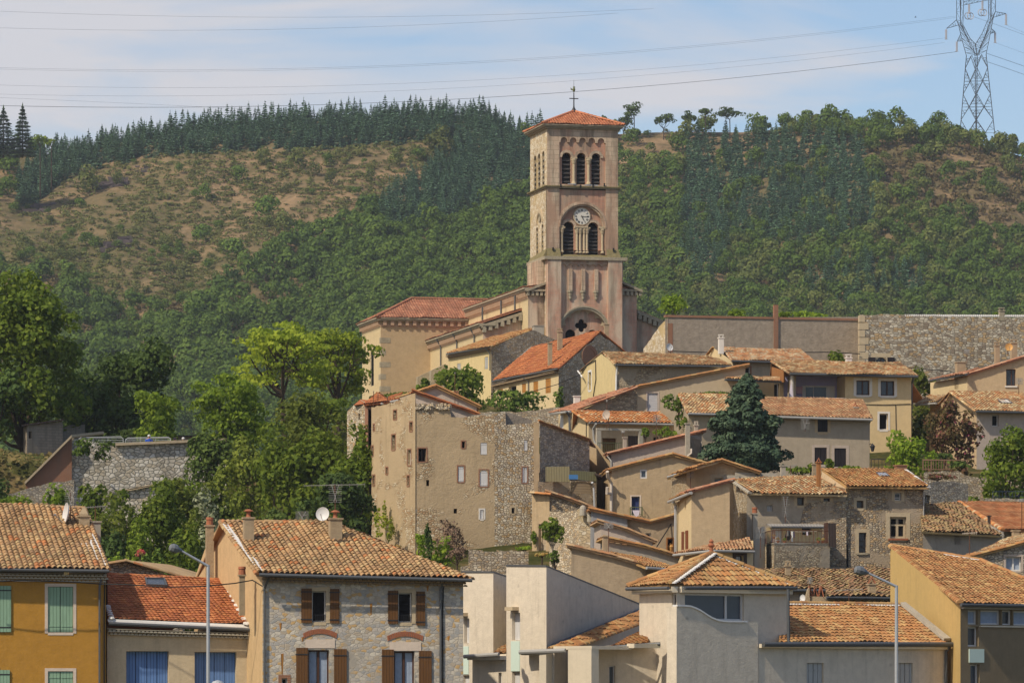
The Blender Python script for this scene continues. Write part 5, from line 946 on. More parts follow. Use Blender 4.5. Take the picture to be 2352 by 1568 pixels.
# carport canopy
pe = Plane((1355, 214), (1480, 216)); b = MB(); b.fb(pe, 0, pe.s(1372), -1.5, .1, -8, pe.z(1360, 1488)); b.build('canopy_pillar', 'band', t); b = MB(); b.fb(pe, 0, pe.s(1448), -2.5, .12, pe.z(1400, 1490), pe.z(1400, 1482)); b.fb(pe, pe.s(1440), pe.s(1500), .0, .5, pe.z(1470, 1487), pe.z(1470, 1477)); b.build('band', 'band', t)
pf = wall(t, (1373, 216.5), (1540, 217.5), [(1373, 1483), (1540, 1470)], 'modern', [W(1399, 1527, 1413, 1640, k='W', f='whiteframe', rec=.15)], zb=-8)
rs, q3, qn = roof(t, [(1398, 1484, 216.4), (1490, 1478, 216.6), (1484, 1445, 221.5), (1440, 1466)], 't_warm', course=.4); gutter(t, Vector(q3[0]), pe.at(1500, 1475, .5), 'zinc', .09)
# the hipped tower
HL, HR = vol(1468.5, 219.2, 1554, 215.2, 1811, 219.4, 1353, 1352, 1354, opsR=[W(1573, 1362, 1709, 1424, k='W', f='whiteframe', rec=.14, fw=.09, mull=[.72], g='glass_blue')], opsL=[W(1543, 1361, 1553.0, 1394, k='W', f='whiteframe', rec=.10, fw=.06, g='glass', mull=[])], zb=-8)
b = MB(); 
for pp, x0, x1 in ((HL, 1464, 1557), (HR, 1556, 1811.5)): b.fb(pp, pp.s(x0), pp.s(x1), .0, .28, pp.z((x0 + x1) / 2, 1361.5), pp.z((x0 + x1) / 2, 1348))
b.build('fascia_band', 'band', t)
ap = P(1635, 1272, 222.5); c0 = HL.at(1460, 1350, .4); c1 = Vector((*(HL.xy(HL.s(1556), .4)), HL.z(1554, 1343))); c2 = HR.at(1813, 1343, .4); c3 = Vector((*(c0.xy + c2.xy - c1.xy), c0.z)); zc = (c0.z + c1.z + c2.z) / 3
for c in (c0, c1, c2, c3): c.z = zc
ap = Vector((*((c0.xy + c2.xy) / 2), P(1635, 1272, (c0.y + c2.y) / 2).z)); hr_ = None
for i, (u, v) in enumerate(((c0, c1), (c1, c2), (c2, c3), (c3, c0))):
    _, nn = plane3([u, v, ap]); r_ = tiles([u, v, ap], nn, 't_warm', t if hr_ is None else hr_, pitch=.26, course=.42, amp=.06, name='roof' if hr_ is None else 'hip_slope'); hr_ = hr_ or r_
for c in (c0, c1, c2, c3): caps([c + Vector((0, 0, .08)), ap + Vector((0, 0, .08))], 't_warm', hr_, .15, .45, 'hip_tiles')
b = MB()
for c, s_ in ((c1, .22), (c2, -.22)):
    for i in range(26): p = c.lerp(ap, i / 26) + Vector((s_, -.05, .06)); b.lathe(p, [(.12 + .02 * (i % 3), 0), (.09, .05), (0, .06)], 6)
b.build('mortar_edge', 'mortar_white', hr_); b = MB(); b.lathe(ap + Vector((0, 0, .05)), [(.2, 0), (.09, .12), (.08, .25), (.16, .36), (.08, .46), (.12, .54), (.0, .66)], 10); b.build('finial', 'terra', hr_)
for pp, x0, x1 in ((HL, 1462, 1558), (HR, 1556, 1813)): gutter(hr_, pp.at(x0, 1349 if x0 < 1500 else 1347, .42), pp.at(x1, 1347, .42), 'zinc', .08)
b = MB(); b.fb(HL, HL.s(1537), HL.s(1547), .001, .03, HL.z(1540, 1518), HL.z(1540, 1453)); b.build('mint_panel', 'mint', t)
# curved parapet wall in front of the window
pw = Plane((1553.5, 213.6), (2174, 223.8)); wv = [(690, 828), (740, 832), (790, 850), (830, 870), (870, 895), (910, 922), (950, 945), (1000, 965), (1050, 975), (1100, 979), (1285, 980), (1395, 980)]; wv = [(1408.7 + x / 4.196, 1194.3 + y / 4.196) for x, y in [(610, 826)] + wv]
b = MB(); T = [pw.sz(*q) for q in wv]; th = .25; zb = -8
for (s0, z0), (s1, z1) in zip(T, T[1:]): b.face([pw.p(s0, 0, zb), pw.p(s1, 0, zb), pw.p(s1, 0, z1), pw.p(s0, 0, z0)]); b.face([pw.p(s0, -th, z0), pw.p(s1, -th, z1), pw.p(s1, -th, zb), pw.p(s0, -th, zb)])
b.face([pw.p(T[0][0], -th - .4, zb), pw.p(T[0][0], 0, zb), pw.p(T[0][0], 0, T[0][1]), pw.p(T[0][0], -th - .4, T[0][1])]); b.build('curved_parapet', 'modern', t)
b = MB()
for (s0, z0), (s1, z1) in zip(T[:-1], T[1:-1]): b.prism([pw.p(s0, .06, z0), pw.p(s1, .06, z1), pw.p(s1, -th - .03, z1), pw.p(s0, -th - .03, z0)], (0, 0, .07))
b.build('parapet_cap', 'white', t)
# long low wing with its roof
t2 = H('modern_wing', 'long low wing with sunlit tan tiled roof right of the hipped tower', 1960, 220)
pw2 = wall(t2, (1742, 216.72 - .06), (2172, 223.7), [(1742, 1480), (2172, 1480)], 'modern', [W(1853, 1521, 1892, 1640, k='S', m='grayshut', n=2, srec=.1), W(2064, 1521, 2097, 1640, k='S', m='grayshut', n=2, srec=.1)], zb=-8); sw = (pw2.s(1742), pw2.s(2172))
b = MB(); b.fb(pw2, sw[0], sw[1], .0, .22, pw2.z(1950, 1488), pw2.z(1950, 1479)); b.build('fascia_band', 'band', t2); gutter(t2, pw2.at(1741, 1476, .32), pw2.at(2176, 1476, .32), 'zinc', .11); pipe(t2, [pw2.at(2172, 1480, .3), pw2.at(2170, 1496, .1), pw2.at(2170, 1640, .1)], r=.07); pipe(t2, [P(1810, 1352, 218.2), P(1811, 1470, 218.2), P(1814, 1474, 218)], r=.07)
ro, q3, qn = roof(t2, [(1790, 1474, 218.0), (2174, 1475, 223.6), (2068, 1391, 228.5), (1790, 1388)], 't_warm', pitch=.25, course=.4, amp=.06); caps([q3[3] + qn * .1, q3[2] + qn * .1], 't_warm', ro, .14); b = MB(); b.prism([onplane(x, y, q3[0], qn) + qn * .1 for x, y in ((2066, 1392), (2078, 1391), (2182, 1474), (2166, 1475))], qn * .12); b.build('verge_coping', 'concrete', ro)
b = MB()
for i in range(44): p = q3[3].lerp(q3[2], i / 44) - qn * 0 + Vector((0, -.16, .02)); b.lathe(p, [(.11 + .02 * (i % 2), 0), (.08, .05), (0, .06)], 6)
b.build('mortar_edge', 'mortar_white', ro); q = [(q3[2] + q3[1]) / 2]; shell(t2, [(pw2.xy(sw[1]), pw2.z(2172, 1480)), (q3[2].xy, q3[2].z - .1), (q3[3].xy, q3[3].z - .1)], 'modern', -8)
# yellow gabled house bottom right
t = H('yellow_gabled_house', 'tall mustard-yellow side wall house with orange tiled roof at the right edge', 2250, 226)
PY = Plane((2046.7, 236.5), (2206, 222)); wall(t, None, None, [(2046.7, 1258), (2206, 1386)], 'yellow', [], zb=-8, pl=PY)
fr = wall(t, (2206, 222), (2480, 226.5), [(2206, 1387), (2480, 1391)], 'dkbrown', [  # front is the shaded side; its shade is put into the dark brown
    W(2223, 1400, 2247, 1432.5, k='W', mull=[], fw=.07, g='curtain'), W(2252, 1400, 2300, 1433, k='W', mull=[], fw=.07, g='curtain'), W(2302, 1400, 2326, 1434, k='W', mull=[], fw=.07, g='glass'), W(2328, 1402, 2400, 1435, k='W', mull=[.5], fw=.07, g='curtain'), W(2223, 1438, 2248, 1483, k='W', mull=[], fw=.07, g='glass'), W(2229, 1524, 2250, 1640, k='W', mull=[], fw=.07, g='glass_blue')], zb=-8)
b = MB(); b.fb(fr, fr.s(2207), fr.s(2480), .0, .2, fr.z(2280, 1398), fr.z(2280, 1388)); b.build('fascia_band', 'concrete', t); b = MB(); b.fb(fr, fr.s(2225), fr.s(2259), .0, .05, fr.z(2240, 1520), fr.z(2240, 1489)); b.build('mint_panel', 'mint', t); b = MB(); b.fb(fr, fr.s(2250), fr.s(2480), .0, .1, fr.z(2300, 1439), fr.z(2300, 1436)); b.build('sill', 'band', t)
ro, q3, qn = roof(t, [(2205, 1385, 221.6), (2490, 1390, 226.2), (2252, 1288, 239.5), (2045, 1255)], 't_warm', pitch=.25, course=.4, amp=.06); gutter(ro, q3[0], q3[1], 'zinc', .09)
caps([q3[0] + qn * .05, q3[3] + qn * .05], 't_warm', ro, .17, .42, 'verge_tiles'); caps([q3[3] + qn * .08, q3[2] + qn * .08, q3[1] + qn * .08], 't_warm', ro, .14)
b = MB()
for i in range(34): p = q3[3].lerp(q3[2], i / 34) + Vector((0, -.18, .02)); b.lathe(p, [(.11 + .02 * (i % 2), 0), (.08, .05), (0, .06)], 6)
b.build('mortar_edge', 'mortar_white', ro); shell(t, [(fr.xy(fr.s(2480)), fr.z(2480, 1391)), (q3[2].xy, q3[2].z - .15), (q3[3].xy, q3[3].z - .15)], 'yellow', -8)
# street lamps
def street_lamp(px, yt, ax, ay, hx, hy, Y, label):
    g = Gp(px, Y); base = P(px, yt, Y); t = thing('street_lamp', label, 'street lamp', (base.x, Y, g)); b = MB(); b.tube([(base.x, Y, g), (base.x, Y, g + 2), base], [.09, .08, .06], 8); b.build('pole', 'galva', t); b = MB(); b.tube([base + Vector((0, 0, -.05)), P(ax, ay, Y - .3)], [.055, .04], 8); b.build('arm', 'galva', t)
    a, c = P(ax, ay, Y - .3), P(hx, hy, Y - .5); d = (c - a); b = MB(); b.tube([a - d * .1, a + d * .15, a + d * .4, a + d * .75, c + d * .0, c + d * .06], [.045, .10, .17, .18, .13, .03], 8); b.build('lamp_head', 'lamphead', t)
street_lamp(478, 1296, 415, 1263, 391, 1256, 185, 'tall galvanised street lamp in front of the red roof, arm pointing left'); street_lamp(2059, 1343, 1992, 1314, 1965, 1307, 185, 'tall galvanised street lamp in front of the long wing, arm pointing left')
t = thing('globe_lamp', 'top of a low round lamp at the bottom edge beside the left street lamp', 'street lamp', P(500, 1640, 188)); b = MB(); b.lathe(P(500, 1575, 188), [(.14, -.3), (.2, 0), (.2, .06), (.3, .08), (.18, .2), (.04, .24), (0, .25)], 12); b.build('lamp_head', 'galva', t); b = MB(); b.tube([P(500, 1575, 188), P(500, 1850, 188)], .05, 6); b.build('pole', 'galva', t)
# ================================================================== church with its bell tower
def church():
    Y0 = 440.0; C0 = V2(1256.5, Y0); pf = Plane((1256.5, Y0), (1419.5, 441.5)); u = pf.u; bk = -pf.n; Wd = pf.L; t = thing('church', 'old church with square clock tower, pink and cream stone, long tiled nave behind', 'church', (*((C0 + u * Wd / 2)), G(*C0)))
    pb = C0 + bk * 6.6; LB = (CX + F * pb.x / pb.y, pb.y); plft = Plane(LB, (1256.5, Y0)); s = pf.s; zb = 24.0
    def zz(y): return pf.z(1338, y)
    # upper stage: front skin with a recessed panel
    ztop = zz(297); zband = zz(428); zled = zz(574); 
    sp0, sp1 = s(1284.8), s(1391.2)
    def polywall(name, pl, outer, holes, m, d=0.0, depth=.25, root=t, ops=()):
        vl = [[Vector((a, c, 0)) for a, c in outer]] + [[Vector((a, c, 0)) for a, c in h] for h in holes]; flat = [q for p in vl for q in p]; b = MB(); fs = []
        for q in tessellate_polygon(vl):
            A, B, C = (flat[i] for i in q); cr = (B - A).cross(C - A).z
            if abs(cr) > 1e-9: fs.append(q if cr > 0 else q[::-1])
        b.idx([pl.p(q.x, d, q.y) for q in flat], fs)
        for h in holes:
            for i in range(len(h)): q, w = h[i], h[(i + 1) % len(h)]; b.face([pl.p(q[0], d, q[1]), pl.p(q[0], d - depth, q[1]), pl.p(w[0], d - depth, w[1]), pl.p(w[0], d, w[1])])
        o = b.build(name, m, root); return o
    # blind arcade top of the belfry panel
    n5 = 5; wA = (sp1 - sp0) / n5; top = []
    for i in range(n5 - 1, -1, -1):
        c = sp0 + wA * (i + .5); r = wA * .36; zsp = zz(324)
        top += [(c + r + .12, zsp - .12), (c + r, zsp - .12)] + [(c + r * math.cos(math.pi * k / 8), zsp + r * math.sin(math.pi * k / 8)) for k in range(9)] + [(c - r, zsp - .12), (c - r - .12, zsp - .12)]
    panel = [(sp0, zz(424)), (sp1, zz(424))] + top
    polywall('belfry_wall', pf, [(0, zband), (Wd, zband), (Wd, ztop), (0, ztop)], [panel], 'buff', 0, .28)
    cs = [s(1301.9), s(1335.6), s(1369.7)]; hw = .41; arcs = [arch_pts(c - hw, c + hw, zz(424) + .05, zz(351), 12) for c in cs]
    polywall('belfry_panel', pf, [(sp0 - .1, zz(424) - .3), (sp1 + .1, zz(424) - .3), (sp1 + .1, zz(310)), (sp0 - .1, zz(310))], arcs, 'pink', -.2, .5)
    def louv(pl, c, hw, z0, z1, d, n=6):
        b = MB(); b.face([pl.p(a, d - .45, z) for a, z in arch_pts(c - hw, c + hw, z0, z1)]); lo = b.build('louvred_opening', 'dark', t); b = MB(); zt = z1 - hw * 1.25
        for i in range(n): z = z0 + (zt - z0) * (i + .35) / n; b.prism([pl.p(c - hw, d - .38, z + .28), pl.p(c + hw, d - .38, z + .28), pl.p(c + hw, d - .08, z), pl.p(c - hw, d - .08, z)], (0, 0, .07))
        b.build('louvres', 'louvre', lo)
    def ring(pl, c, zc, r0, r1, d0, d1, m='buff', name='arch_moulding', a0=0.0, a1=math.pi, n=16):
        b = MB()
        for i in range(n):
            w0, w1 = a0 + (a1 - a0) * i / n, a0 + (a1 - a0) * (i + 1) / n; q = [(c + r * math.cos(w), zc + r * math.sin(w)) for r, w in ((r0, w0), (r1, w0), (r1, w1), (r0, w1))]; b.hexa([pl.p(x, d1, z) for x, z in q] + [pl.p(x, d0, z) for x, z in q], .4)
        return b.build(name, m, t)
    for c in cs: louv(pf, c, hw, zz(424) + .05, zz(351), -.2); ring(pf, c, zz(351) - hw, hw + .01, hw + .26, -.2, -.06)
    def column(pl, c, z0, z1, d, r=.13):
        b = MB(); b.lathe(pl.p(c, d, 0), [(r * 1.6, z0), (r * 1.6, z0 + .1), (r * 1.15, z0 + .2), (r, z0 + .3), (r * .92, z1 - .5), (r * 1.2, z1 - .42), (r * 1.7, z1 - .15), (r * 1.9, z1 - .14), (r * 1.9, z1)], 10); b.fb(pl, c - .27, c + .27, d - .18, d + .2, z1 + .001, z1 + .12); b.build('column', 'stonetrim', t)
    for a, c in ((0, 1), (1, 2)): column(pf, (cs[a] + cs[c]) / 2, zz(424) + .05, zz(351) - hw - .12, -.12, .14)
    # cornice, bands
    def around(name, z0, z1, out, m='cornice', pls=None):
        b = MB()
        q = [C0 + pf.n * out - u * out, C0 + u * Wd + pf.n * out + u * out, C0 + u * Wd + bk * 6.6 + u * out - pf.n * out, pb - u * out - pf.n * out]; b.prism([Vector((*p, z0)) for p in q], (0, 0, z1 - z0)); return b.build(name, m, t)
    around('cornice', zz(297), zz(293.5), .18); around('cornice', zz(293.4), zz(290), .38); around('cornice', zz(289.9), zz(287.5), .5); around('string_course', zz(430), zz(427.5), .26, 'moss'); around('string_course', zz(433), zz(430.1), .13)
    rt = [C0 + pf.n * .5 - u * .5, C0 + u * (Wd + .5) + pf.n * .5, C0 + u * (Wd + .5) + bk * 7.1, pb - u * .5 + bk * .5]; apx = (rt[0] + rt[2]) / 2; A = Vector((*apx, pf.z(1338, 257) * (apx.y / pf.Y(1338)))); ro = None; rz = zz(287)
    for i in range(4):
        q = [Vector((*rt[i], rz)), Vector((*rt[(i + 1) % 4], rz)), A]; _, nn = plane3(q); o = tiles(q, nn, 't_tower', t if ro is None else ro, .26, .36, .05, 4, name='roof' if ro is None else 'roof_slope', thick=.05); ro = ro or o
    for p in rt: caps([Vector((*p, rz + .1)), A + Vector((0, 0, .1))], 't_tower', ro, .16, .4, 'hip_tiles')
    b = MB(); b.lathe(A, [(.3, 0), (.16, .25), (.08, .4), (.05, .6)], 8); b.tube([A + Vector((0, 0, .5)), A + Vector((0, 0, 1.75))], [.06, .045], 6); b.tube([A - u.to_3d() * .42 + Vector((0, 0, 1.22)), A + u.to_3d() * .42 + Vector((0, 0, 1.22))], .045, 6); b.tube([A + Vector((0, 0, 1.75)), A + Vector((0, 0, 2.9))], [.02, .01], 5); cr = b.build('cross', 'iron', ro)
    b = MB(); k = A + Vector((0, 0, 1.8)); b.lathe(k, [(.03, 0), (.10, .1), (.14, .25), (.08, .42), (.07, .5), (.02, .56)], 8); b.prism([k + Vector((-.05, 0, .15)), k + Vector((-.3, 0, .45)), k + Vector((-.28, 0, .2))], (0, .04, 0)); b.prism([k + Vector((.03, 0, .42)), k + Vector((.16, 0, .47)), k + Vector((.05, 0, .52))], (0, .03, 0)); b.build('weathercock', 'greenrail', cr)
    # clock stage
    zt = zz(433); ca, cz = s(1338.3), zz(496); bigR = s(1391.2) - s(1338.3) - .05; zs = zz(522)
    big = [(ca - bigR, zled), (ca + bigR, zled)] + [(ca + bigR * math.cos(math.pi * k / 20), zs + bigR * math.sin(math.pi * k / 20)) for k in range(21)]
    pan = [(sp0, zled - .0), (sp1, zled - .0), (sp1, zt - .1), (sp0, zt - .1)]
    for s0, s1 in ((0, sp0), (sp1, Wd)): b = MB(); b.fb(pf, s0, s1, -.5, 0, zled - .4, zt); b.build('corner_pilaster', 'buff', t)
    b = MB(); polywall('clock_wall', pf, pan, [big], 'pink', -.12, .3)
    lo_c = [s(1308), s(1364.1)]; lw = s(1376.3) - s(1364.1); zs_l = zz(521.5); arcs = [arch_pts(c - lw, c + lw, zz(583), zs_l + lw, 12) for c in lo_c]
    polywall('clock_panel', pf, [(ca - bigR - .1, zled - .4), (ca + bigR + .1, zled - .4), (ca + bigR + .1, zs + bigR + .1), (ca - bigR - .1, zs + bigR + .1)], arcs, 'pink', -.4, .5)
    for c in lo_c: louv(pf, c, lw, zz(583), zs_l + lw, -.4, 7); ring(pf, c, zs_l, lw + .01, lw + .24, -.4, -.28)
    for r0, r1, d in ((bigR, bigR + .14, .05), (bigR - .16, bigR - .005, -.08), (bigR + .141, bigR + .26, -.02)): ring(pf, ca, zs, r0, r1, -.4 if r0 < bigR else -.12, d, n=28)
    for x in (1292, 1327, 1334.5, 1343.5, 1350, 1385): column(pf, s(x), zz(580), zs_l - .1, -.3 if 1300 < x < 1380 else -.25, .12)
    b = MB()
    for x0, x1 in ((1285.5, 1296), (1320.8, 1351.2), (1376.8, 1391)): b.fb(pf, s(x0), s(x1), -.39, -.05, zs_l - .04, zs_l + .12)
    b.build('impost', 'stonetrim', t)
    # clock
    b = MB(); R_ = .735; b.lathe(pf.p(ca, -.36, cz), [(R_ + .07, 0), (R_ + .07, .1), (R_, .12)], 40, ax=pf.n.to_3d()); ck = b.build('clock', 'stonetrim', t); b = MB(); b.lathe(pf.p(ca, -.36, cz), [(R_ + .01, .09), (.0, .091)], 40, ax=pf.n.to_3d()); b.build('clock_face', 'clockface', ck)
    def bar(b, x, z, ang, L, w, d=-.262): cx, sn = math.cos(ang), math.sin(ang); b.prism([pf.p(ca + x + a * cx - c * sn, d, cz + z + a * sn + c * cx) for a, c in ((-w / 2, -L / 2), (w / 2, -L / 2), (w / 2, L / 2), (-w / 2, L / 2))], pf.n.to_3d() * .012)
    b = MB(); rom = ['XII', 'I', 'II', 'III', 'IIII', 'V', 'VI', 'VII', 'VIII', 'IX', 'X', 'XI']; gw = {'I': .035, 'V': .09, 'X': .09}
    for h, tx in enumerate(rom):
        a = math.pi / 2 - h * math.pi / 6; tot = sum(gw[c] for c in tx) + .014 * (len(tx) - 1); x = -tot / 2
        for c in tx:
            w = gw[c]; xc = x + w / 2; x += w + .014; rr = .565; tx_, tz_ = math.sin(a), -math.cos(a)      # tangent, clockwise
            px_, pz_ = rr * math.cos(a) + tx_ * xc, rr * math.sin(a) + tz_ * xc; rot = a - math.pi / 2
            if c == 'I': bar(b, px_, pz_, rot, .19, .022)
            elif c == 'V':
                for sg in (-1, 1): bar(b, px_ + tx_ * sg * w * .22, pz_ + tz_ * sg * w * .22, rot - sg * .22, .19, .022 if sg > 0 else .03)
            else:
                for sg in (-1, 1): bar(b, px_, pz_, rot + sg * .4, .2, .022 if sg > 0 else .03)
    b.build('numerals', 'black', ck); b = MB()
    def hand(ang, L, w, d): bar(b, math.cos(ang) * L * .38, math.sin(ang) * L * .38, ang - math.pi / 2, L * 1.2, w, d)
    hand(math.pi / 2 - math.pi * 2 * 15.2 / 60, .56, .045, -.24); hand(math.pi / 2 - math.pi * 2 * 5.25 / 12, .38, .06, -.225); b.build('hands', 'black', ck)
    # left face
    wl = plft; sl = wl.s; zl = lambda x, y: wl.z(x, y); o3 = []
    for x0, x1, y in ((1226, 1232, 357), (1235, 1241, 352), (1245, 1250.5, 347)): o3.append(W(x0, y, x1, 436, k='L', arch=1, rec=.2, n=6))
    for x0, x1, y in ((1231, 1235.5, 521), (1243.5, 1248, 514)): o3.append(W(x0, y, x1, 590, k='L', arch=1, rec=.2, n=6))
    wall(t, None, None, [(wl and LB[0], 309), (1256.5, 296)], 'sidestone', o3, zb=zb, pl=wl, name='side_wall')
    for (x, y, r0, r1) in ((1240, 512, .95, 1.25),): ring(wl, sl(x), zl(x, y), r0, r1, 0, .1, 'stonetrim', n=18)
    b = MB(); b.lathe(wl.at(1241, 499, .02), [(.42, 0), (.42, .1), (.3, .1), (.3, .02), (0, .02)], 16, ax=wl.n.to_3d()); b.build('oculus', 'cornice', t)
    shell(t, [(C0 + u * Wd, ztop), (C0 + u * Wd + bk * 6.6, ztop), (pb, ztop)], 'buff', zb)
    # mossy set-off and lower shaft
    b = MB(); 
    for x0, x1 in ((1256.5 - .2, 1286), (1393, 1424)):
        a, c = s(x0), s(x1); b.hexa([pf.p(a, .42, zz(590)), pf.p(c, .42, zz(590)), pf.p(c, -.2, zz(590)), pf.p(a, -.2, zz(590)), pf.p(a, .02, zz(571)), pf.p(min(c, Wd), .02, zz(571)), pf.p(min(c, Wd), -.2, zz(571)), pf.p(a, -.2, zz(571))])
    b.hexa([pf.p(s(1286), .35, zz(590)), pf.p(s(1393), .35, zz(590)), pf.p(s(1393), -.5, zz(590)), pf.p(s(1286), -.5, zz(590)), pf.p(s(1286), -.38, zz(583)), pf.p(s(1393), -.38, zz(583)), pf.p(s(1393), -.5, zz(583)), pf.p(s(1286), -.5, zz(583))])
    b.hexa([plft.p(0, .35, zz(598)), plft.p(plft.L, .35, zz(590)), plft.p(plft.L, -.2, zz(590)), plft.p(0, -.2, zz(598)), plft.p(0, .0, zz(580)), plft.p(plft.L, .0, zz(571)), plft.p(plft.L, -.2, zz(571)), plft.p(0, -.2, zz(580))])
    b.build('weathered_set_off', 'moss', t); b = MB(); e = .5; q = [C0 + pf.n * e - u * .35, C0 + u * (Wd + .75) + pf.n * e, C0 + u * (Wd + .75) + bk * 6.6, pb - u * .35]; b.prism([Vector((*p, zz(597.5))) for p in q], (0, 0, zz(590.2) - zz(597.5))); b.build('ledge', 'cornice', t)
    for x0, x1 in ((1256.3, 1286.7), (1394.6, 1426.7)): b = MB(); b.fb(pf, s(x0), s(x1), -.6, .40, zb, zz(597.6)); b.build('buttress', 'pinkwash', t)
    b = MB(); b.fb(pf, s(1426.7), s(1437.4), -5, -1.0, zb, zz(598)); b.build('rear_buttress', 'buff', t); b = MB(); b.fb(pf, s(1240), s(1256.2), -5, -.9, zb, zz(598)); b.build('rear_buttress', 'buff', t)
    # recessed front of the lower shaft: arcade of corbelled colonnettes
    RR = (s(1397) - s(1286.7)) / 2 * .97; rc = s(1341); zr = zz(765); hole = [(rc + RR * math.cos(w), zr + RR * math.sin(w)) for w in [math.pi * k / 24 for k in range(25)]]; hole = [(rc - RR, zb + 1), (rc + RR, zb + 1)] + hole
    polywall('lower_front', pf, [(s(1286.7), zb), (s(1394.6), zb), (s(1394.6), zz(597.6)), (s(1286.7), zz(597.6))], [hole], 'pinkwash', .05, .5)
    b = MB()
    for i in range(8):
        c = s(1294 + i * 13.4); r = .22
        for k in range(8): w0, w1 = math.pi * k / 8, math.pi * (k + 1) / 8; b.hexa([pf.p(c + r_ * math.cos(w), d, zz(612) + r_ * math.sin(w)) for d in (.2, .05) for r_, w in ((r, w0), (r + .09, w0), (r + .09, w1), (r, w1))])
    for x in (1309, 1338.5, 1368.5): b.fb(pf, s(x) - .17, s(x) + .17, .05, .27, zz(668), zz(618)); 
    b.build('blind_arcade', 'buff', t)
    for x in (1309, 1338.5, 1368.5): b = MB(); b.lathe(pf.p(s(x), .12, zz(690)), [(.04, 0), (.14, .18), (.12, .3), (.2, .55), (.18, .6), (.27, .75), (.27, .9)], 8); b.build('corbel', 'cornice', t)
    # rose window tympanum: plate with quatrefoil, scalloped rim and two arched lights
    zc = zz(746.3); cx_ = s(1337.8); qf = []
    for j in range(4):
        a0 = math.pi / 2 * j; ox, oz = cx_ + .33 * math.cos(a0), zc + .33 * math.sin(a0)
        for k in range(9): w = a0 - math.radians(105) + math.radians(210) * k / 8; qf.append((ox + .26 * math.cos(w), oz + .26 * math.sin(w)))
    lights = [arch_pts(s(1301), s(1324), zb + 1.2, zz(755.5), 12), arch_pts(s(1352), s(1375), zb + 1.2, zz(755.5), 12)]
    Ri = RR * .80; plate = [(rc - RR, zb + 1), (rc + RR, zb + 1)] + [(rc + RR * math.cos(w), zr + RR * math.sin(w)) for w in [math.pi * k / 24 for k in range(25)]]
    polywall('tympanum', pf, plate, [qf] + lights, 'pinkwash', -.42, .3); b = MB(); b.face([pf.p(a, -.75, c) for a, c in plate]); b.build('dark_glazing', 'dark', t)
    sc = []
    for j in range(7):
        a0 = math.pi * (j + .5) / 7; ox, oz = rc + Ri * math.cos(a0), zr + Ri * math.sin(a0); r = Ri * math.pi / 7 * .48
        for k in range(7): w = a0 - math.pi / 2 + math.pi * k / 6; sc.append((ox + r * math.cos(w), oz + r * math.sin(w)))
    out = [(rc + RR * math.cos(w), zr + RR * math.sin(w)) for w in [math.pi * k / 28 for k in range(28, -1, -1)]]
    polywall('scalloped_rim', pf, [(rc + RR, zr)] + sc + [(rc - RR, zr)] + out, [], 'stonetrim', -.25, .1)
    for a, c, d in ((RR * .99, RR + .16, .14), (RR + .161, RR + .3, .22)): ring(pf, rc, zr, a, c, .05, d, 'cornice', n=26)
    # west front flanks with half pediments
    def flank(x0, x1, Y0_, Y1_, top, m='pink', zbb=zb):
        p = Plane((x0, Y0_), (x1, Y1_)); wall(t, None, None, top, m, [], zb=zbb, pl=p, name='flank_wall'); return p
    def along(p, x0, x1, dn): a = C0 + u * x0; return a
    def yy(px, back):                 # distance of the point at photo column px on the plane lying `back` behind the tower front
        pp = Plane.__new__(Plane); pp.A = C0 + bk * back; pp.u = u; pp.n = pf.n; pp.L = 1; pp.B = pp.A + u; return pp
    f1 = yy(0, .9)
    wall(t, None, None, [(1213, 672), (1256, 655)], 'pinkwash', [], zb=zb, pl=f1, name='flank_wall'); wall(t, None, None, [(1426, 655), (1462.5, 672)], 'pinkwash', [], zb=zb, pl=f1, name='flank_wall')
    for (x0, y0, x1, y1) in ((1208, 664, 1256, 646), (1426, 645, 1473, 667)):
        b = MB(); a, c = f1.at(x0, y0, .5), f1.at(x1, y1, .5); b.prism([a, c, c + Vector((0, 0, -.22)), a + Vector((0, 0, -.22))], bk.to_3d() * 1.2)
        zm = f1.z((x0 + x1) / 2, 669); b.fb(f1, f1.s(x0), f1.s(x1), .0, .42, zm, zm + .18)
        for i in range(5): s_ = f1.s(x0 + 4 + (x1 - x0 - 8) * i / 4); b.fb(f1, s_ - .12, s_ + .12, .0, .34, zm - .38, zm - .002)
        b.build('pediment', 'cornice', t)
    # nave: left wall, corbel table, roof
    a1 = f1.xy(f1.s(1213)); na = (CX + F * a1.x / a1.y, a1.y); L_ = 25.1; a2 = a1 + bk * L_; nb = (CX + F * a2.x / a2.y, a2.y); pn = Plane(nb, na); znv = P(0, 668, a1.y).z
    def nz(px, dz=0): return HY - F * (znv + dz) / pn.Y(px)
    wall(t, None, None, [(nb[0], nz(nb[0])), (na[0], nz(na[0]))], 'cream', [], zb=zb, pl=pn, name='nave_wall')
    def corbels(pl, s0, s1, z, m='modil', pitch=.55, w=.26, h=.5, top='cornice', out=.38):
        b = MB(); n = int((s1 - s0) / pitch)
        for i in range(n): c = s0 + (s1 - s0) * (i + .5) / n; b.fb(pl, c - w / 2, c + w / 2, .0, out * .8, z - h, z - .002)
        b.fb(pl, s0, s1, .001, .05, z - h * 1.35, z - h * .6); b.build('corbel_table', m, t); b = MB(); b.fb(pl, s0 - .05, s1 + out, -.05, out, z, z + .16); b.fb(pl, s0 - .05, s1 + out, -.05, out + .12, z + .161, z + .3); b.build('cornice', top, t)
    corbels(pn, 0, pn.L, znv, pitch=.5, w=.2)
    zrn = P(1326, 644, a1.y).z + 0.2; c3 = a1 + u * (1462.5 - 1213) / F * a1.y; rdg1 = (a1 + c3) / 2; rdg2 = rdg1 + bk * L_; zE = znv + .31; ov = pn.n * .45
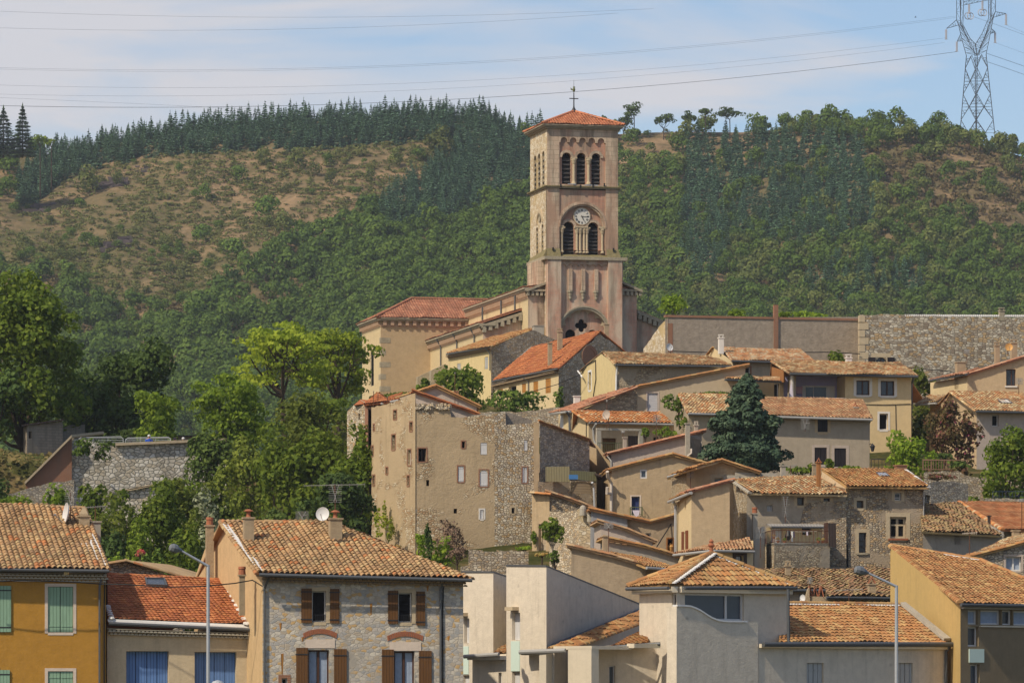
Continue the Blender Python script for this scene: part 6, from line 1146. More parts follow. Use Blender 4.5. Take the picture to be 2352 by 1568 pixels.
    q = [Vector((*(a1 + ov), zE)), Vector((*(a2 + ov), zE)), Vector((*rdg2, zrn)), Vector((*rdg1, zrn))]; _, nn = plane3(q); rn_ = tiles(q, nn, 't_church', t, .3, .5, .05, 3, name='nave_roof'); c4 = c3 + bk * L_
    b = MB(); b.prism([Vector((*(c3 - ov), zE)), Vector((*rdg1, zrn)), Vector((*rdg2, zrn)), Vector((*(c4 - ov), zE))], (0, 0, .1)); b.build('back_slope', 't_church', rn_); shell(t, [(c3, znv), (c4, znv), (rdg2, zrn), (a2, znv)], 'churchplaster', zb); 
    for x in (1195, 1163, 1120): p = pn.at(x, nz(x) + 4, .5); pipe(t, [p, p - Vector((0, 0, 3.4))], 'zinc', .09)
    # left aisle with its front, right aisle
    f2 = yy(0, 3.4); e1 = f2.xy(f2.s(1109)); za = P(0, 750, e1.y).z; e2 = e1 + bk * 25.3; ea, eb = (CX + F * e1.x / e1.y, e1.y), (CX + F * e2.x / e2.y, e2.y); pa = Plane(eb, ea)
    wall(t, None, None, [(1109, 752), (1135, 747), (1213, 722)], 'pinkwash', [], zb=zb, pl=f2, name='aisle_front'); b = MB(); a, c = f2.at(1104, 746, .4), f2.at(1214, 711, .4); b.prism([a, c, c - Vector((0, 0, .3)), a - Vector((0, 0, .3))], bk.to_3d() * .9)
    for i in range(8): k = a.lerp(c, (i + .5) / 8) - Vector((0, 0, .3)); b.prism([k + u.to_3d() * d for d in (-.16, .16)] + [k + u.to_3d() * d - Vector((0, 0, .45)) for d in (.16, -.16)], bk.to_3d() * .4)
    zq = f2.z(1120, 748); b.fb(f2, f2.s(1106), f2.s(1136), .0, .45, zq, zq + .2); b.build('cornice', 'cornice', t)
    wall(t, None, None, [(eb[0], HY - F * za / e2.y), (ea[0], HY - F * za / e1.y)], 'cream', [W(1003, 862, 1009, 905, k='D', arch=1, rec=.3), W(1015, 861, 1022, 905, k='D', arch=1, rec=.3)], zb=zb, pl=pa, name='aisle_wall'); corbels(pa, 0, pa.L, za, 'modil', .42, .18, .45)
    g1 = pn.A + bk * 0; zA2 = f2.z(1213, 711) + .1; q = [Vector((*(e1 + pa.n * .5), za + .32)), Vector((*(e2 + pa.n * .5), za + .32)), Vector((*(a2), zA2)), Vector((*(a1 + bk * 2.4), zA2))]; _, nn = plane3(q); tiles(q, nn, 't_church', t, .3, .5, .05, 3, name='aisle_roof')
    for x in (1092, 1052, 1015, 985): zt_ = za; p = pa.p(pa.s(x), .1, zt_ + .1); pipe(t, [pa.p(pa.s(x), .55, zt_ + .15), pa.p(pa.s(x), .12, zt_ - .6), pa.p(pa.s(x), .12, zt_ - 8)], 'zinc', .07)
    wall(t, None, None, [(1463, 716), (1527, 743)], 'pinkwash', [], zb=zb, pl=f2, name='aisle_front'); b = MB(); a, c = f2.at(1462, 712, .4), f2.at(1530, 741, .4); b.prism([a, c, c - Vector((0, 0, .3)), a - Vector((0, 0, .3))], bk.to_3d() * .9)
    for i in range(6): k = a.lerp(c, (i + .5) / 6) - Vector((0, 0, .3)); b.prism([k + u.to_3d() * d for d in (-.16, .16)] + [k + u.to_3d() * d - Vector((0, 0, .45)) for d in (.16, -.16)], bk.to_3d() * .4)
    b.build('cornice', 'cornice', t); e3 = f2.xy(f2.s(1527)); shell(t, [(e3, f2.z(1527, 743)), (e3 + bk * 25, f2.z(1527, 743)), (c4, f2.z(1463, 716))], 'churchplaster', zb); b = MB(); b.prism([f2.at(1462, 712), f2.at(1529, 741), f2.at(1529, 741) + bk.to_3d() * 25, f2.at(1462, 712) + bk.to_3d() * 25], (0, 0, .12)); b.build('aisle_roof', 't_church', t)
    # little buttresses on the aisle
    for x, yt in ((990, 850), (1022, 835)): b = MB(); s_ = pa.s(x); b.hexa([pa.p(s_ - .4, 1.6, zb), pa.p(s_ + .4, 1.6, zb), pa.p(s_ + .4, 0, zb), pa.p(s_ - .4, 0, zb), pa.p(s_ - .4, 1.4, pa.z(x, yt + 16)), pa.p(s_ + .4, 1.4, pa.z(x, yt + 16)), pa.p(s_ + .4, 0, pa.z(x, yt)), pa.p(s_ - .4, 0, pa.z(x, yt))]); b.build('aisle_buttress', 'cornice', t)
    # transept
    Yt = a2.y; ft = yy(0, (a2 - C0).dot(bk)); T1, T0 = ft.xy(ft.s(1079)), ft.xy(ft.s(874.3)); zt_ = P(0, 736, T0.y).z; L8 = T0 + bk * 8.9
    def onft(px): return HY - F * zt_ / ft.Y(px)
    wall(t, None, None, [(874.3, onft(874.3)), (1079, onft(1079))], 'churchplaster', [], zb=zb, pl=ft, name='transept_wall'); lt = Plane((CX + F * L8.x / L8.y, L8.y), (CX + F * T0.x / T0.y, T0.y))
    wall(t, None, None, [(lt and CX + F * L8.x / L8.y, HY - F * zt_ / L8.y), (874.3, HY - F * zt_ / T0.y)], 'cream', [W(851, 801, 858.5, 886, k='D', arch=1, rec=.06, f='cornice')], zb=zb, pl=lt, name='transept_wall')
    for pl_, a, c in ((ft, ft.s(874.3), ft.s(1079)), (lt, 0, lt.L)): corbels(pl_, a, c, zt_, 'modil', .72 if pl_ is ft else .55, .32 if pl_ is ft else .2, .42)
    b = MB(); 
    for i in range(14):
        z0 = zt_ - 1.6 - i * 1.15; w = .5 if i % 2 else .95; b.fb(ft, ft.s(874.3) - .02, ft.s(874.3) + w, -.3, .02, z0 - .5, z0); b.fb(lt, lt.L - (.9 if i % 2 else .5), lt.L + .001, -.3, .02, z0 - .52, z0 - .0)
    b.build('quoins', 'cornice', t)
    zE = zt_ + .31; E0, E1 = T0 + ft.n * .5 - u * .5, T1 + ft.n * .5; R0 = T0 + bk * 4.4 + u * 3.9; R1 = ft.xy(ft.s(1079)) + bk * 4.4 + u * 6; B0 = T0 + bk * 9.3 - u * .5; zr_ = P(0, 686, R0.y).z
    q = [Vector((*E0, zE)), Vector((*(E1 + u * 6), zE)), Vector((*R1, zr_)), Vector((*R0, zr_))]; _, nn = plane3(q); tr_ = tiles(q, nn, 't_church', t, .26, .40, .05, 4, name='transept_roof'); q = [Vector((*B0, zE)), Vector((*E0, zE)), Vector((*R0, zr_))]; _, nn = plane3(q); tiles(q, nn, 't_church', tr_, .26, .40, .05, 4, name='hip_slope'); caps([Vector((*E0, zE + .1)), Vector((*R0, zr_ + .1)), Vector((*R1, zr_ + .1))], 't_church', tr_, .15)
    b = MB(); b.prism([Vector((*B0, zE)), Vector((*R0, zr_)), Vector((*R1, zr_)), Vector((*(B0 + u * 15), zE))], (0, 0, -.1)); b.build('back_slope', 't_church', tr_); shell(t, [(T0 + bk * 8.9 + u * 14, zt_), (T0 + bk * 8.9, zt_)], 'churchplaster', zb)
    for x, y in ((1287, 430), (1332, 432), (1361, 431), (1387, 428), (1269, 575), (1408, 577)): b = MB(); p = pf.at(x, y, .2); b.box(p.x - .07, p.x + .07, p.y - .1, p.y + .1, p.z - .0, p.z + .28); b.build('floodlight', 'black', t)
    rs = MB(); rs.fb(pf, s(1303), s(1322), .1, .2, zz(424.5), zz(422.5)); rs.fb(pf, s(1342), s(1372), .1, .2, zz(426), zz(424)); rs.build('flat_lamp', 'galva', t)
church()
# ================================================================== village, from the ruin on the left to the right edge
def gablewall(t, a, b, top, m, ops=(), dep=8, m2=None, zb=None, rm='t_warm', slope=True, name='wall', over=.25, cr=.12, kw=None):
    """a wall whose top runs along the roof verge; the roof slabs go straight back from it"""
    lim = .05 * abs(b[0] - a[0]) / F * a[1]; b = (b[0], a[1] + max(-lim, min(lim, b[1] - a[1])))
    pl = wall(t, a, b, top, m, ops, zb, name); T = [pl.sz(*q) for q in top]; A, B = pl.xy(T[0][0]), pl.xy(T[-1][0]); zbb = zb if zb is not None else min(G(*A), G(*B)) - 1
    shell(t, [(B, T[-1][1])] + [(pl.xy(s_, -dep), z_) for s_, z_ in T[::-1]] + [(A, T[0][1])], m2 or m, zbb); ro = None
    for i, ((s0, z0), (s1, z1)) in enumerate(zip(T, T[1:])):
        e = over if i == 0 else 0; f_ = over if i == len(T) - 2 else 0; sl = (z1 - z0) / (s1 - s0); q = [pl.p(s0 - e, over, z0 - sl * e + .1), pl.p(s1 + f_, over, z1 + sl * f_ + .1), pl.p(s1 + f_, -dep, z1 + sl * f_ + .1), pl.p(s0 - e, -dep, z0 - sl * e + .1)]
        if slope and abs(sl) > .05:
            _, nn = plane3(q); o = tiles(q, nn, rm, t if ro is None else ro, .24, .42, .05, 4, name='roof' if ro is None else 'roof_slope', thick=.09, **(kw or {}))
        else:
            b = MB(); b.prism(q, (0, 0, -.12)); o = b.build('roof' if ro is None else 'roof_slope', rm, t if ro is None else ro)
        ro = ro or o; caps([q[0] + Vector((0, 0, .04)), q[1] + Vector((0, 0, .04))], rm, ro, cr, .4, 'verge_tiles')
    return pl, ro
# --- ruined tower house
t = H('ruined_tower_house', 'tall weathered tan house with blank walls, few windows and a bare stone section', 1050, 302)
A = (845, 308.5); C = (953, 302); D = (1136, 302.7); E = (1240, 303.4); Fp = (1352, 307)
def dk(x0, y0, x1, y1, **k): return W(x0, y0, x1, y1, k='D', **dict(dict(rec=.3, f='brownframe', sur=(.08, 'brick')), **k))
ls = wall(t, A, C, [(853, 934), (880, 929), (917, 918), (954, 902)], 'ruinplaster', [dk(904, 942, 911, 962), dk(941, 969, 947.5, 989), dk(900, 998, 908, 1032), W(936.5, 1032, 944, 1067, k='W', mull=[], g='glass', sur=(.08, 'brick')), dk(886.5, 1073, 891, 1088), dk(856.5, 1091, 861, 1114), dk(935.5, 1092, 940.5, 1115), dk(853.5, 1024, 857.5, 1046), dk(857.5, 974, 860, 988)], zb=6)
wh = dict(k='S', m='whitewood', srec=.03, batt=(.1, .9))
fr = wall(t, C, D, [(953, 903), (956, 928), (1032, 927), (1036, 957), (1082, 955), (1136, 948)], 'ruinplaster', [dk(961, 1029, 979, 1059, f='oldwood', mull=[.5]), dk(1061, 1013, 1068, 1028), W(1103.5, 1016, 1119, 1044, n=1, **wh), W(1052, 1070, 1065.5, 1106, n=1, sur=(.08, 'brick'), **wh), W(1102, 1079, 1120.5, 1116, arch=1, n=1, sur=(.08, 'brick'), **wh), dk(979, 1101, 986, 1115, sur=None), dk(1042, 1167, 1050, 1178, sur=None), W(1103, 1170, 1111, 1191, n=1, sur=(.1, 'whitewall'), **wh)], zb=6)
rr_ = wall(t, D, E, [(1136, 948), (1161, 944), (1162, 975), (1200, 972), (1238, 965)], 'rub_pale', [W(1204, 1010, 1212, 1035, n=1, **wh), W(1200, 1072, 1211, 1108, n=2, sur=(.07, 'brick'), **wh), dk(1175, 1165, 1182, 1178, sur=(.12, 'stonetrim'))], zb=6)
wall(t, E, Fp, [(1240, 966), (1290, 984), (1354, 1009)], 'rub_gray', [], zb=8); b = MB(); b.fb(rr_, rr_.s(1226), rr_.s(1238), -.1, .03, 8, rr_.z(1232, 969)); b.build('plaster_strip', 'beige', t)
zt_ = P(0, 950, 305).z; BA, BF = V2(852, 322), V2(1345, 325); shell(t, [(V2(*Fp), P(0, 1009, 307).z), (BF, P(0, 1009, 312).z - 1), (BA, P(0, 950, 322).z), (V2(*A), P(0, 934, 308.5).z)], 'ruinplaster', 6)
b = MB(); b.prism([fr.at(1083, 953, -.1), fr.at(1136, 947, -.1), rr_.at(1161, 943, -.1), Vector((*V2(1175, 318), rr_.z(1161, 946))), Vector((*V2(1090, 318), rr_.z(1161, 946)))], (0, 0, -.15)); b.build('roof', 'concrete', t); b = MB(); b.prism([fr.at(954, 928, -.2), fr.at(1034, 927, -.2), Vector((*V2(1034, 318), fr.z(1034, 930))), Vector((*V2(956, 318), fr.z(1034, 930)))], (0, 0, -.15)); b.build('roof_slope', 'rub_gray', t)
b = MB(); g0, g1, g2 = P(1161, 944, 306.5), P(1175, 946, 307), P(1240, 970, 310); b.prism([P(1161, 944, 304.4), P(1222, 964, 305), P(1222, 1000, 305), P(1161, 1000, 304.4)], (0, 6, 0)); b.build('grey_gable', 'roughwall', t)
ck = MB(); ck.prism([P(1238, 965, 303.1), P(1356, 1008, 306.8), P(1356, 1012, 306.8), P(1238, 969, 303.1)], (.5, 9, 0)); o = ck.build('roof_slope', 't_dark', t); caps([P(1238, 965, 303.1), P(1356, 1008, 306.8)], 't_warm', o, .1, name='verge_tiles')
b = MB(); rg_ = random.Random(4)
for i in range(90):
    x = rg_.uniform(958, 1032); p = fr.at(x, rg_.uniform(927, 938), .0); r_ = rg_.uniform(.08, .2); b.lathe(p, [(r_, -r_ * .5), (r_ * .9, r_ * .3), (0, r_ * .5)], 6)
b.build('loose_stones', 'rub_pale', t)
# roofs of the house standing on the ruin
t = H('roof_house', 'pinkish house end with tiled roof rising above the ruined tower house', 1010, 312)
gablewall(t, (917, 311), (1096, 314), [(917, 916), (1001, 889), (1095, 933)], 'pinkgray', dep=9, rm='t_warm', zb=15); gp, go = gablewall(t, (955, 307), (1092, 310.5), [(955, 903), (1092, 951)], 'pinkgray', dep=3, rm='t_red', zb=15)
wall(t, (917, 310), (955, 307.5), [(917, 913), (955, 901)], 'cmblock', [], zb=15); r2 = wall(t, (880, 311), (917, 310.4), [(880, 926), (917, 918)], 'beige', [], zb=15)
ro, q3, qn = roof(t, [(877, 925, 310.2), (917, 917, 309.4), (926, 904, 315), (905, 909)], 't_red', pitch=.24); gutter(ro, q3[0], q3[1], 'zinc_light', .08); 
chimney(ro, 1042, 1053, 908, 938, 311.5, 'brick', 'slab')
antenna(1045, 855, 945, 311, 'bare aerial mast rising from the house on the ruin', 4, 3)
t = H('stone_turret', 'small ruined stone turret at the left edge of the tan ruin', 822, 316)
wall(t, (797, 317), (838, 315), [(797, 945), (812, 930), (828, 917), (838, 922)], 'rub_pale', [W(823, 949, 827.5, 964, k='D', rec=.3)], zb=10); wall(t, (838, 314), (856, 312), [(838, 926), (856, 928)], 'brick', [], zb=10); shell(t, [(V2(856, 312), P(0, 928, 313).z), (V2(858, 320), P(0, 928, 313).z), (V2(797, 324), P(0, 945, 317).z), (V2(797, 317), P(0, 945, 317).z)], 'rub_pale', 10)
c = [P(838, 927, 311.6), P(893, 917, 309.4), P(899, 915, 314), P(843, 925, 316)]; zc = c[0].z; 
for p in c: p.z = zc
ap = Vector((*((c[0] + c[2]) / 2).xy, P(870, 899, 312).z)); ro = None
for i in range(4): q = [c[i], c[(i + 1) % 4], ap]; _, nn = plane3(q); o = tiles(q, nn, 't_red', t if ro is None else ro, .24, .36, .05, 4, name='roof' if ro is None else 'roof_slope'); ro = ro or o
b = MB(); b.prism([P(812, 930, 315.6), P(828, 916, 315.6), P(844, 918, 315.0), P(838, 926, 315)], (.3, 3, 0)); b.build('roof_patch', 't_red', t)
for i, x in enumerate((858, 868, 890)): antenna(x, 898 + 6 * i, 934, 309.2, ['first thin iron rod beside the turret roof', 'second iron rod in front of the turret roof', 'third short iron rod right of the turret roof'][i], 2, 2)
# --- house with ochre shutters and big orange roof, and the one behind it
t = H('shuttered_house', 'cream house with ochre shutters under a steep bright orange roof below the tower', 1210, 395)
osh = dict(k='S', m='ochreshut', srec=.02)
pg = Plane((1283, 392.5), (1440, 398)); pfz = Plane((1133, 404), (1283, 392.5))
wall(t, None, None, [(1135, 886), (1283, 851)], 'cream', [W(1145, 892, 1155, 907, **osh), W(1168, 885, 1186, 905, k='D', rec=.25), W(1199, 880, 1208, 901, **osh), W(1225, 875, 1236, 901, **osh), W(1253, 868, 1265, 902, **osh)], pl=pfz, name='wall'); wall(t, None, None, [(1283, 846), (1378, 766), (1440, 812)], 'rub_gray2', [], pl=pg, name='gable_wall')
ro, q3, qn = roof(t, [(1132, 874, 403.2), (1282, 845, 391.8), (1378, 760, 397.0), (1222, 798)], 't_red', pitch=.26, course=.4); caps([q3[3], q3[2]], 't_red', ro, .13); caps([q3[1], q3[2]], 't_red', ro, .13, name='verge_tiles'); gutter(ro, q3[0], q3[1], 'zinc'); caps([P(1378, 760, 396.4), P(1437, 809, 397.6)], 't_red', ro, .13, name='verge_tiles')
b = MB(); bb = V2(1437, 401); b.prism([q3[2], q3[3], Vector((*(q3[3].xy + (q3[2].xy - q3[1].xy)), q3[0].z)), Vector((*(bb), P(1437, 809, 401).z))], (0, 0, -.12)); b.build('back_slope', 't_red', ro); genoise(t, pfz.at(1136, 884), pfz.at(1282, 851), 2, 'genoise_b', .1, .12, .16)
shell(t, [(V2(1440, 401), P(0, 812, 401).z), (V2(1300, 415), P(0, 812, 412).z), (V2(1133, 404), P(0, 886, 404).z)], 'cream', 18); chimney(ro, 1258.5, 1268, 788, 831, 394.5, 'chim', 'none'); chimney(ro, 1280.6, 1291.5, 762, 795, 398.5, 'chim', 'slab'); chimney(ro, 1388, 1398, 745, 770, 399.5, 'chim', 'none'); pipe(t, [pfz.at(1211, 866, .4), pfz.at(1216, 875, .1), pfz.at(1216, 900, .1)])
b = MB(); b.lathe(pg.at(1354, 818, .02), [(.9, 0), (.9, .05), (.62, .05), (.62, .01), (0, .01)], 18, ax=pg.n.to_3d()); b.build('brick_oculus', 'brick', t)
t = H('stone_gabled_house', 'cream and rubble house with a large grey chimney between church and orange roof', 1160, 415)
pz = Plane((1030, 421), (1128, 413)); pg = Plane((1128, 413), (1280, 417.5)); wall(t, None, None, [(1030, 819), (1128, 800)], 'ivory', [W(1050, 834, 1058, 858, k='S', m='grayshut', srec=.03), W(1113, 819, 1121, 847, k='S', m='grayshut', srec=.03)], pl=pz); wall(t, None, None, [(1128, 795), (1225, 757), (1280, 783)], 'rub_gray2', [], pl=pg, name='gable_wall')
ro, q3, qn = roof(t, [(1027, 812, 420.3), (1127, 795, 412.3), (1225, 755, 418), (1126, 775)], 't_warm', pitch=.26, course=.4); caps([q3[1], q3[2]], 't_warm', ro, .12, name='verge_tiles'); gutter(ro, q3[0], q3[1]); genoise(t, pz.at(1031, 817), pz.at(1127, 799), 2, 'genoise_b', .1, .12, .16); chimney(ro, 1224, 1248, 748, 800, 416.5, 'concrete', 'none', ybx=40); shell(t, [(V2(1280, 421), P(0, 783, 421).z), (V2(1200, 430), P(0, 783, 425).z), (V2(1030, 421), P(0, 812, 421).z)], 'ivory', 20); pipe(t, [pz.at(1125, 800, .4), pz.at(1127.5, 810, .1), pz.at(1127.5, 850, .1)]); b = MB(); b.prism([P(1225, 757, 417.6), P(1281, 783, 420.6), P(1281, 787, 420.6), P(1225, 761, 417.6)], (-1, 9, 0)); b.build('back_slope', 't_warm', ro)
b = MB(); b.prism([P(1132, 872, 404), P(1218, 795, 409), P(1222, 799, 409), P(1140, 876, 404)], (0, 1.2, 0)); b.build('flashing', 'concrete', t)
# --- long retaining walls on the right
t = H('plastered_wall', 'long rough grey plastered retaining wall with a red brick pier', 1750, 412, 'wall'); zb = 24
w1 = wall(t, (1528, 409), (1975, 413), [(1528, 731), (1540, 729), (1775, 729), (1780, 727), (1790, 728), (1975, 727)], 'roughwall', [], zb=zb); b = MB(); b.fb(w1, w1.s(1777), w1.s(1786.5), -.2, .16, zb, w1.z(1781, 700)); b.fb(w1, w1.s(1534), w1.s(1545), -.2, .03, w1.z(1540, 808), w1.z(1540, 742)); b.build('brick_pier', 'brick', t); b = MB(); b.fb(w1, w1.s(1528), w1.s(1974), -.5, .08, w1.z(1700, 731), w1.z(1700, 726)); b.build('coping', 'brick', t)
shell(t, [(V2(1975, 413), w1.z(1975, 728)), (V2(1975, 416), w1.z(1975, 728)), (V2(1530, 412), w1.z(1530, 731))], 'roughwall', zb); wall(t, (1478, 416), (1534, 409), [(1478, 800), (1490, 783), (1512, 752), (1530, 732), (1534, 730)], 'sidestone', [], zb=zb, name='ramp_wall')
t = H('rubble_wall', 'long high rubble stone wall with pale quoins at the right skyline', 2150, 409, 'wall'); w2 = wall(t, (1974, 409), (2460, 412), [(1974, 721), (2060, 721), (2150, 724), (2250, 727), (2460, 728)], 'rub_big', [W(2011, 820, 2037, 838, k='W', arch=1, f='brownframe', sur=(.35, 'stonetrim'), sh=[(1994, 2010, 820, 838), (2038, 2054, 820, 838)], sm='darkshut', strap=False)], zb=22)
shell(t, [(V2(2460, 412), w2.z(2460, 728)), (V2(2460, 416), w2.z(2460, 728)), (V2(1974, 413), w2.z(1974, 721)), (V2(1974, 409), w2.z(1974, 721))], 'rub_big', 22); b = MB()
for i in range(11): z_ = w2.z(1980, 724) - i * .62; b.fb(w2, w2.s(1973.5), w2.s(1973.5) + (.8 if i % 2 else .5), -.4, .04, z_ - .55, z_)
b.build('quoins', 'stonetrim', t); b = MB()
for i in range(75): s_ = w2.s(2080) + i * .15 * 1.1; b.lathe(w2.p(s_, -.1, w2.z(2080 + i * 3.3, 723.5)), [(.13, -.1), (.11, .05), (0, .09)], 6)
b.build('mortar_coping', 'mortar_white', t); chimney(t, 2295, 2307, 714, 728, 411, 'cornice', 'slab'); cable([(1850, 843, 404), (1920, 838, 406), (2000, 836, 407.5), (2100, 845, 407.8), (2180, 852, 408), (2235, 868, 408), (2256, 888, 408), (2252, 905, 407)], 'black cable looping across the high rubble wall', .035)
cable([(1975, 812, 408.8), (1900, 808, 408.5), (1800, 809, 408.3), (1700, 811, 408), (1545, 806, 407)], 'dark cable along the foot of the plastered wall', .04)
dish(1537, 797, 405, 9, 'white dish against the pale ramp wall', (.5, -.85, .2), mast=(1540, 812)); dish(2317, 797, 360, 9, 'orange-tinted dish on the right-hand house roof', (.1, -.97, .2), 'dish_o', mast=(2315, 815))
# --- ivory house (Y1), long gable (Y2), orange lean-to (Y3)
t = H('ivory_house', 'yellow-cream house end with one tall window under a mottled roof', 1450, 375)
pgl = Plane((1333, 384), (1414, 374)); pfl = Plane((1414, 374), (1690, 375.8)); wall(t, None, None, [(1335, 850), (1381, 812), (1414, 837)], 'ivory', [W(1352, 854, 1358, 895, k='W', mull=[], rec=.35, g='dark', sur=(.16, 'white'))], pl=pgl); wall(t, None, None, [(1414, 838), (1690, 843)], 'rub_brown2', [], pl=pfl)
ro, q3, qn = roof(t, [(1413, 836, 373.3), (1685, 840, 375.1), (1626, 818, 382), (1384, 808)], 't_mixed'); caps([q3[3], q3[2]], 't_mixed', ro, .12); gutter(ro, q3[0], q3[1]); caps([q3[0], q3[3]], 't_mixed', ro, .11, name='verge_tiles'); caps([P(1333, 851, 383.5), P(1384, 808, 380.5)], 't_dark', ro, .1, name='verge_tiles'); b = MB(); b.prism([q3[2], q3[3], P(1333, 851, 384), P(1620, 840, 393)], (0, 0, -.12)); b.build('back_slope', 't_mixed', ro)
pipe(t, [pfl.at(1416, 840, .3), pfl.at(1415, 862, .1), pfl.at(1414.5, 900, .1)], 'white', .07); pipe(t, [P(1327, 851, 383), P(1334, 860, 382.5), P(1337, 866, 382)], 'white', .06); pipe(t, [pgl.at(1338, 855, .05), pgl.at(1350, 837, .05), pgl.at(1369, 826, .05), pgl.at(1370, 870, .05), pgl.at(1364, 910, .05)], 'cable', .035, 'cable'); shell(t, [(V2(1690, 375.8), pfl.z(1690, 843)), (V2(1640, 392), pfl.z(1690, 843)), (V2(1333, 384), pgl.z(1335, 850))], 'ivory', 18)
cable([(1130, 918, 392), (1200, 905, 388), (1280, 882, 385), (1340, 856, 381)], 'black cable from the ivory house down to the hedge', .03)
t = H('long_gable_house', 'long beige wall under one sloping tiled verge with a white roller blind', 1560, 345)
kw = dict(dep=9, rm='t_warm'); pl, ro = gablewall(t, (1463, 346), (1712, 352), [(1463, 891), (1712, 842)], 'dullbeige', [W(1487, 902, 1511, 945, k='S', m='blind', n=1, srec=.08, batt=(), sur=(.1, 'pinkgray'))], **kw)
wall(t, (1312, 344.4), (1463, 345.9), [(1312, 947), (1380, 920), (1463, 892)], 'rub_brown2', [], name='wall'); wl_ = wall(t, (1283, 348), (1313, 344.4), [(1283, 950), (1313, 945)], 'cream', [W(1285, 952, 1294, 1000, k='S', n=1, m='whitewood', srec=.04, batt=())])
ro2, q3, qn = roof(t, [(1266, 948, 347.2), (1312, 943, 343.7), (1463, 888, 345.3), (1380, 908, 350.5)], 't_red2', pitch=.26, course=.42); caps([q3[1], q3[2]], 't_red2', ro2, .11, name='verge_tiles'); gutter(ro2, q3[0], q3[1], 'zinc_light', .09); chimney(ro2, 1318, 1332, 910, 928, 347, 'whitewall', 'none'); pipe(t, [P(1301, 944, 341.5), P(1308, 955, 341.8), P(1309, 1000, 341.8)], r=.09)
t = H('orange_roofed_house', 'low house with vivid orange mottled roof, brown garage door and iron railing', 1440, 332)
pl, ro, q3, qn = std(t, (1352, 330), (1548, 332), [(1352, 970), (1548, 974)], 'beige2', [W(1383.5, 1005, 1416, 1052, k='S', m='brownshut', srec=.25, batt=(.5,)), W(1442.5, 1000, 1467, 1025, k='S', m='oldwood', srec=.04), W(1501, 1002, 1512, 1024, k='D', rec=.3)], [(1352, 968, 329.3), (1546, 973, 331.3), (1515, 948, 337), (1316, 944)], 't_orange', pitch=.27, course=.42, vL=True, skipL=True, leftpt=(1314, 339))
wall(t, (1314, 339), (1352, 330), [(1314, 946), (1352, 969)], 'cream', [W(1320, 960, 1325, 974, k='D', rec=.2)]); gutter(ro, q3[0], q3[1], 'zinc_light', .08)
pq = Plane((1370, 328), (1476, 329)); b = MB(); b.fb(pq, 0, pq.L, -.15, .1, pq.z(1420, 988), pq.z(1420, 983)); b.fb(pq, 0, .3, -.15, .1, pq.z(1372, 1052), pq.z(1372, 988.1)); b.fb(pq, pq.L - .28, pq.L, -.15, .1, pq.z(1470, 1022), pq.z(1470, 988.1)); b.build('pergola_frame', 'concrete', t)
def railing(t, pts, h, m='iron', pitch=.14, r=.014, name='railing'):
    b = MB(); 
    for p, q in zip(pts, pts[1:]):
        p, q = Vector(p), Vector(q); L = (q - p).length; n = max(2, int(L / pitch)); b.tube([p + Vector((0, 0, h)), q + Vector((0, 0, h))], r * 1.6, 5); b.tube([p + Vector((0, 0, .06)), q + Vector((0, 0, .06))], r * 1.3, 4)
        for i in range(n + 1): a = p.lerp(q, i / n); b.tube([a, a + Vector((0, 0, h))], r * (1.8 if i % 10 == 0 else 1), 4)
    return b.build(name, m, t)
railing(t, [pq.at(1360, 1050, 1.2), pq.at(1414, 1050, .6), pq.at(1436, 1046, .3)], .95, 'greenrail'); pipe(t, [P(1369, 972, 329), P(1362, 985, 329.4), P(1364, 1010, 329.4), P(1370, 1025, 329.3)], 'zinc_light', .07); pipe(t, [P(1316, 948, 338.6), P(1330, 955, 335.5), P(1347, 967, 331), P(1347, 1010, 331)], 'cable', .04, 'cable')
b = MB(); b.prism([P(1352, 1046, 328), P(1480, 1046, 328.5), P(1480, 1046, 331.5), P(1352, 1046, 331)], (0, 0, -.2)); b.build('terrace_slab', 'concrete', t)
dish(1394, 952, 327.5, 11, 'pinkish see-through dish above the vivid orange roof', (-.6, -.78, .1), 'pinkgray', mast=(1398, 980)); antenna(1394, 918, 985, 328, 'mast aerial rising behind the see-through dish', 5, 4); antenna(1508, 952, 1040, 326.5, 'wind-bent grid aerial against the ivy', 16, 20); antenna(1431, 988, 1075, 320, 'slim aerial mast beside the small grey chimney', 8, 5)
wall(H('lane_wall', 'tall shaded lane wall between the grey rubble block and the stained house', 1375, 318, 'wall'), (1352, 318), (1402, 312), [(1352, 1008), (1372, 1022), (1392, 1045), (1402, 1062)], 'beige_stain', [], zb=9)
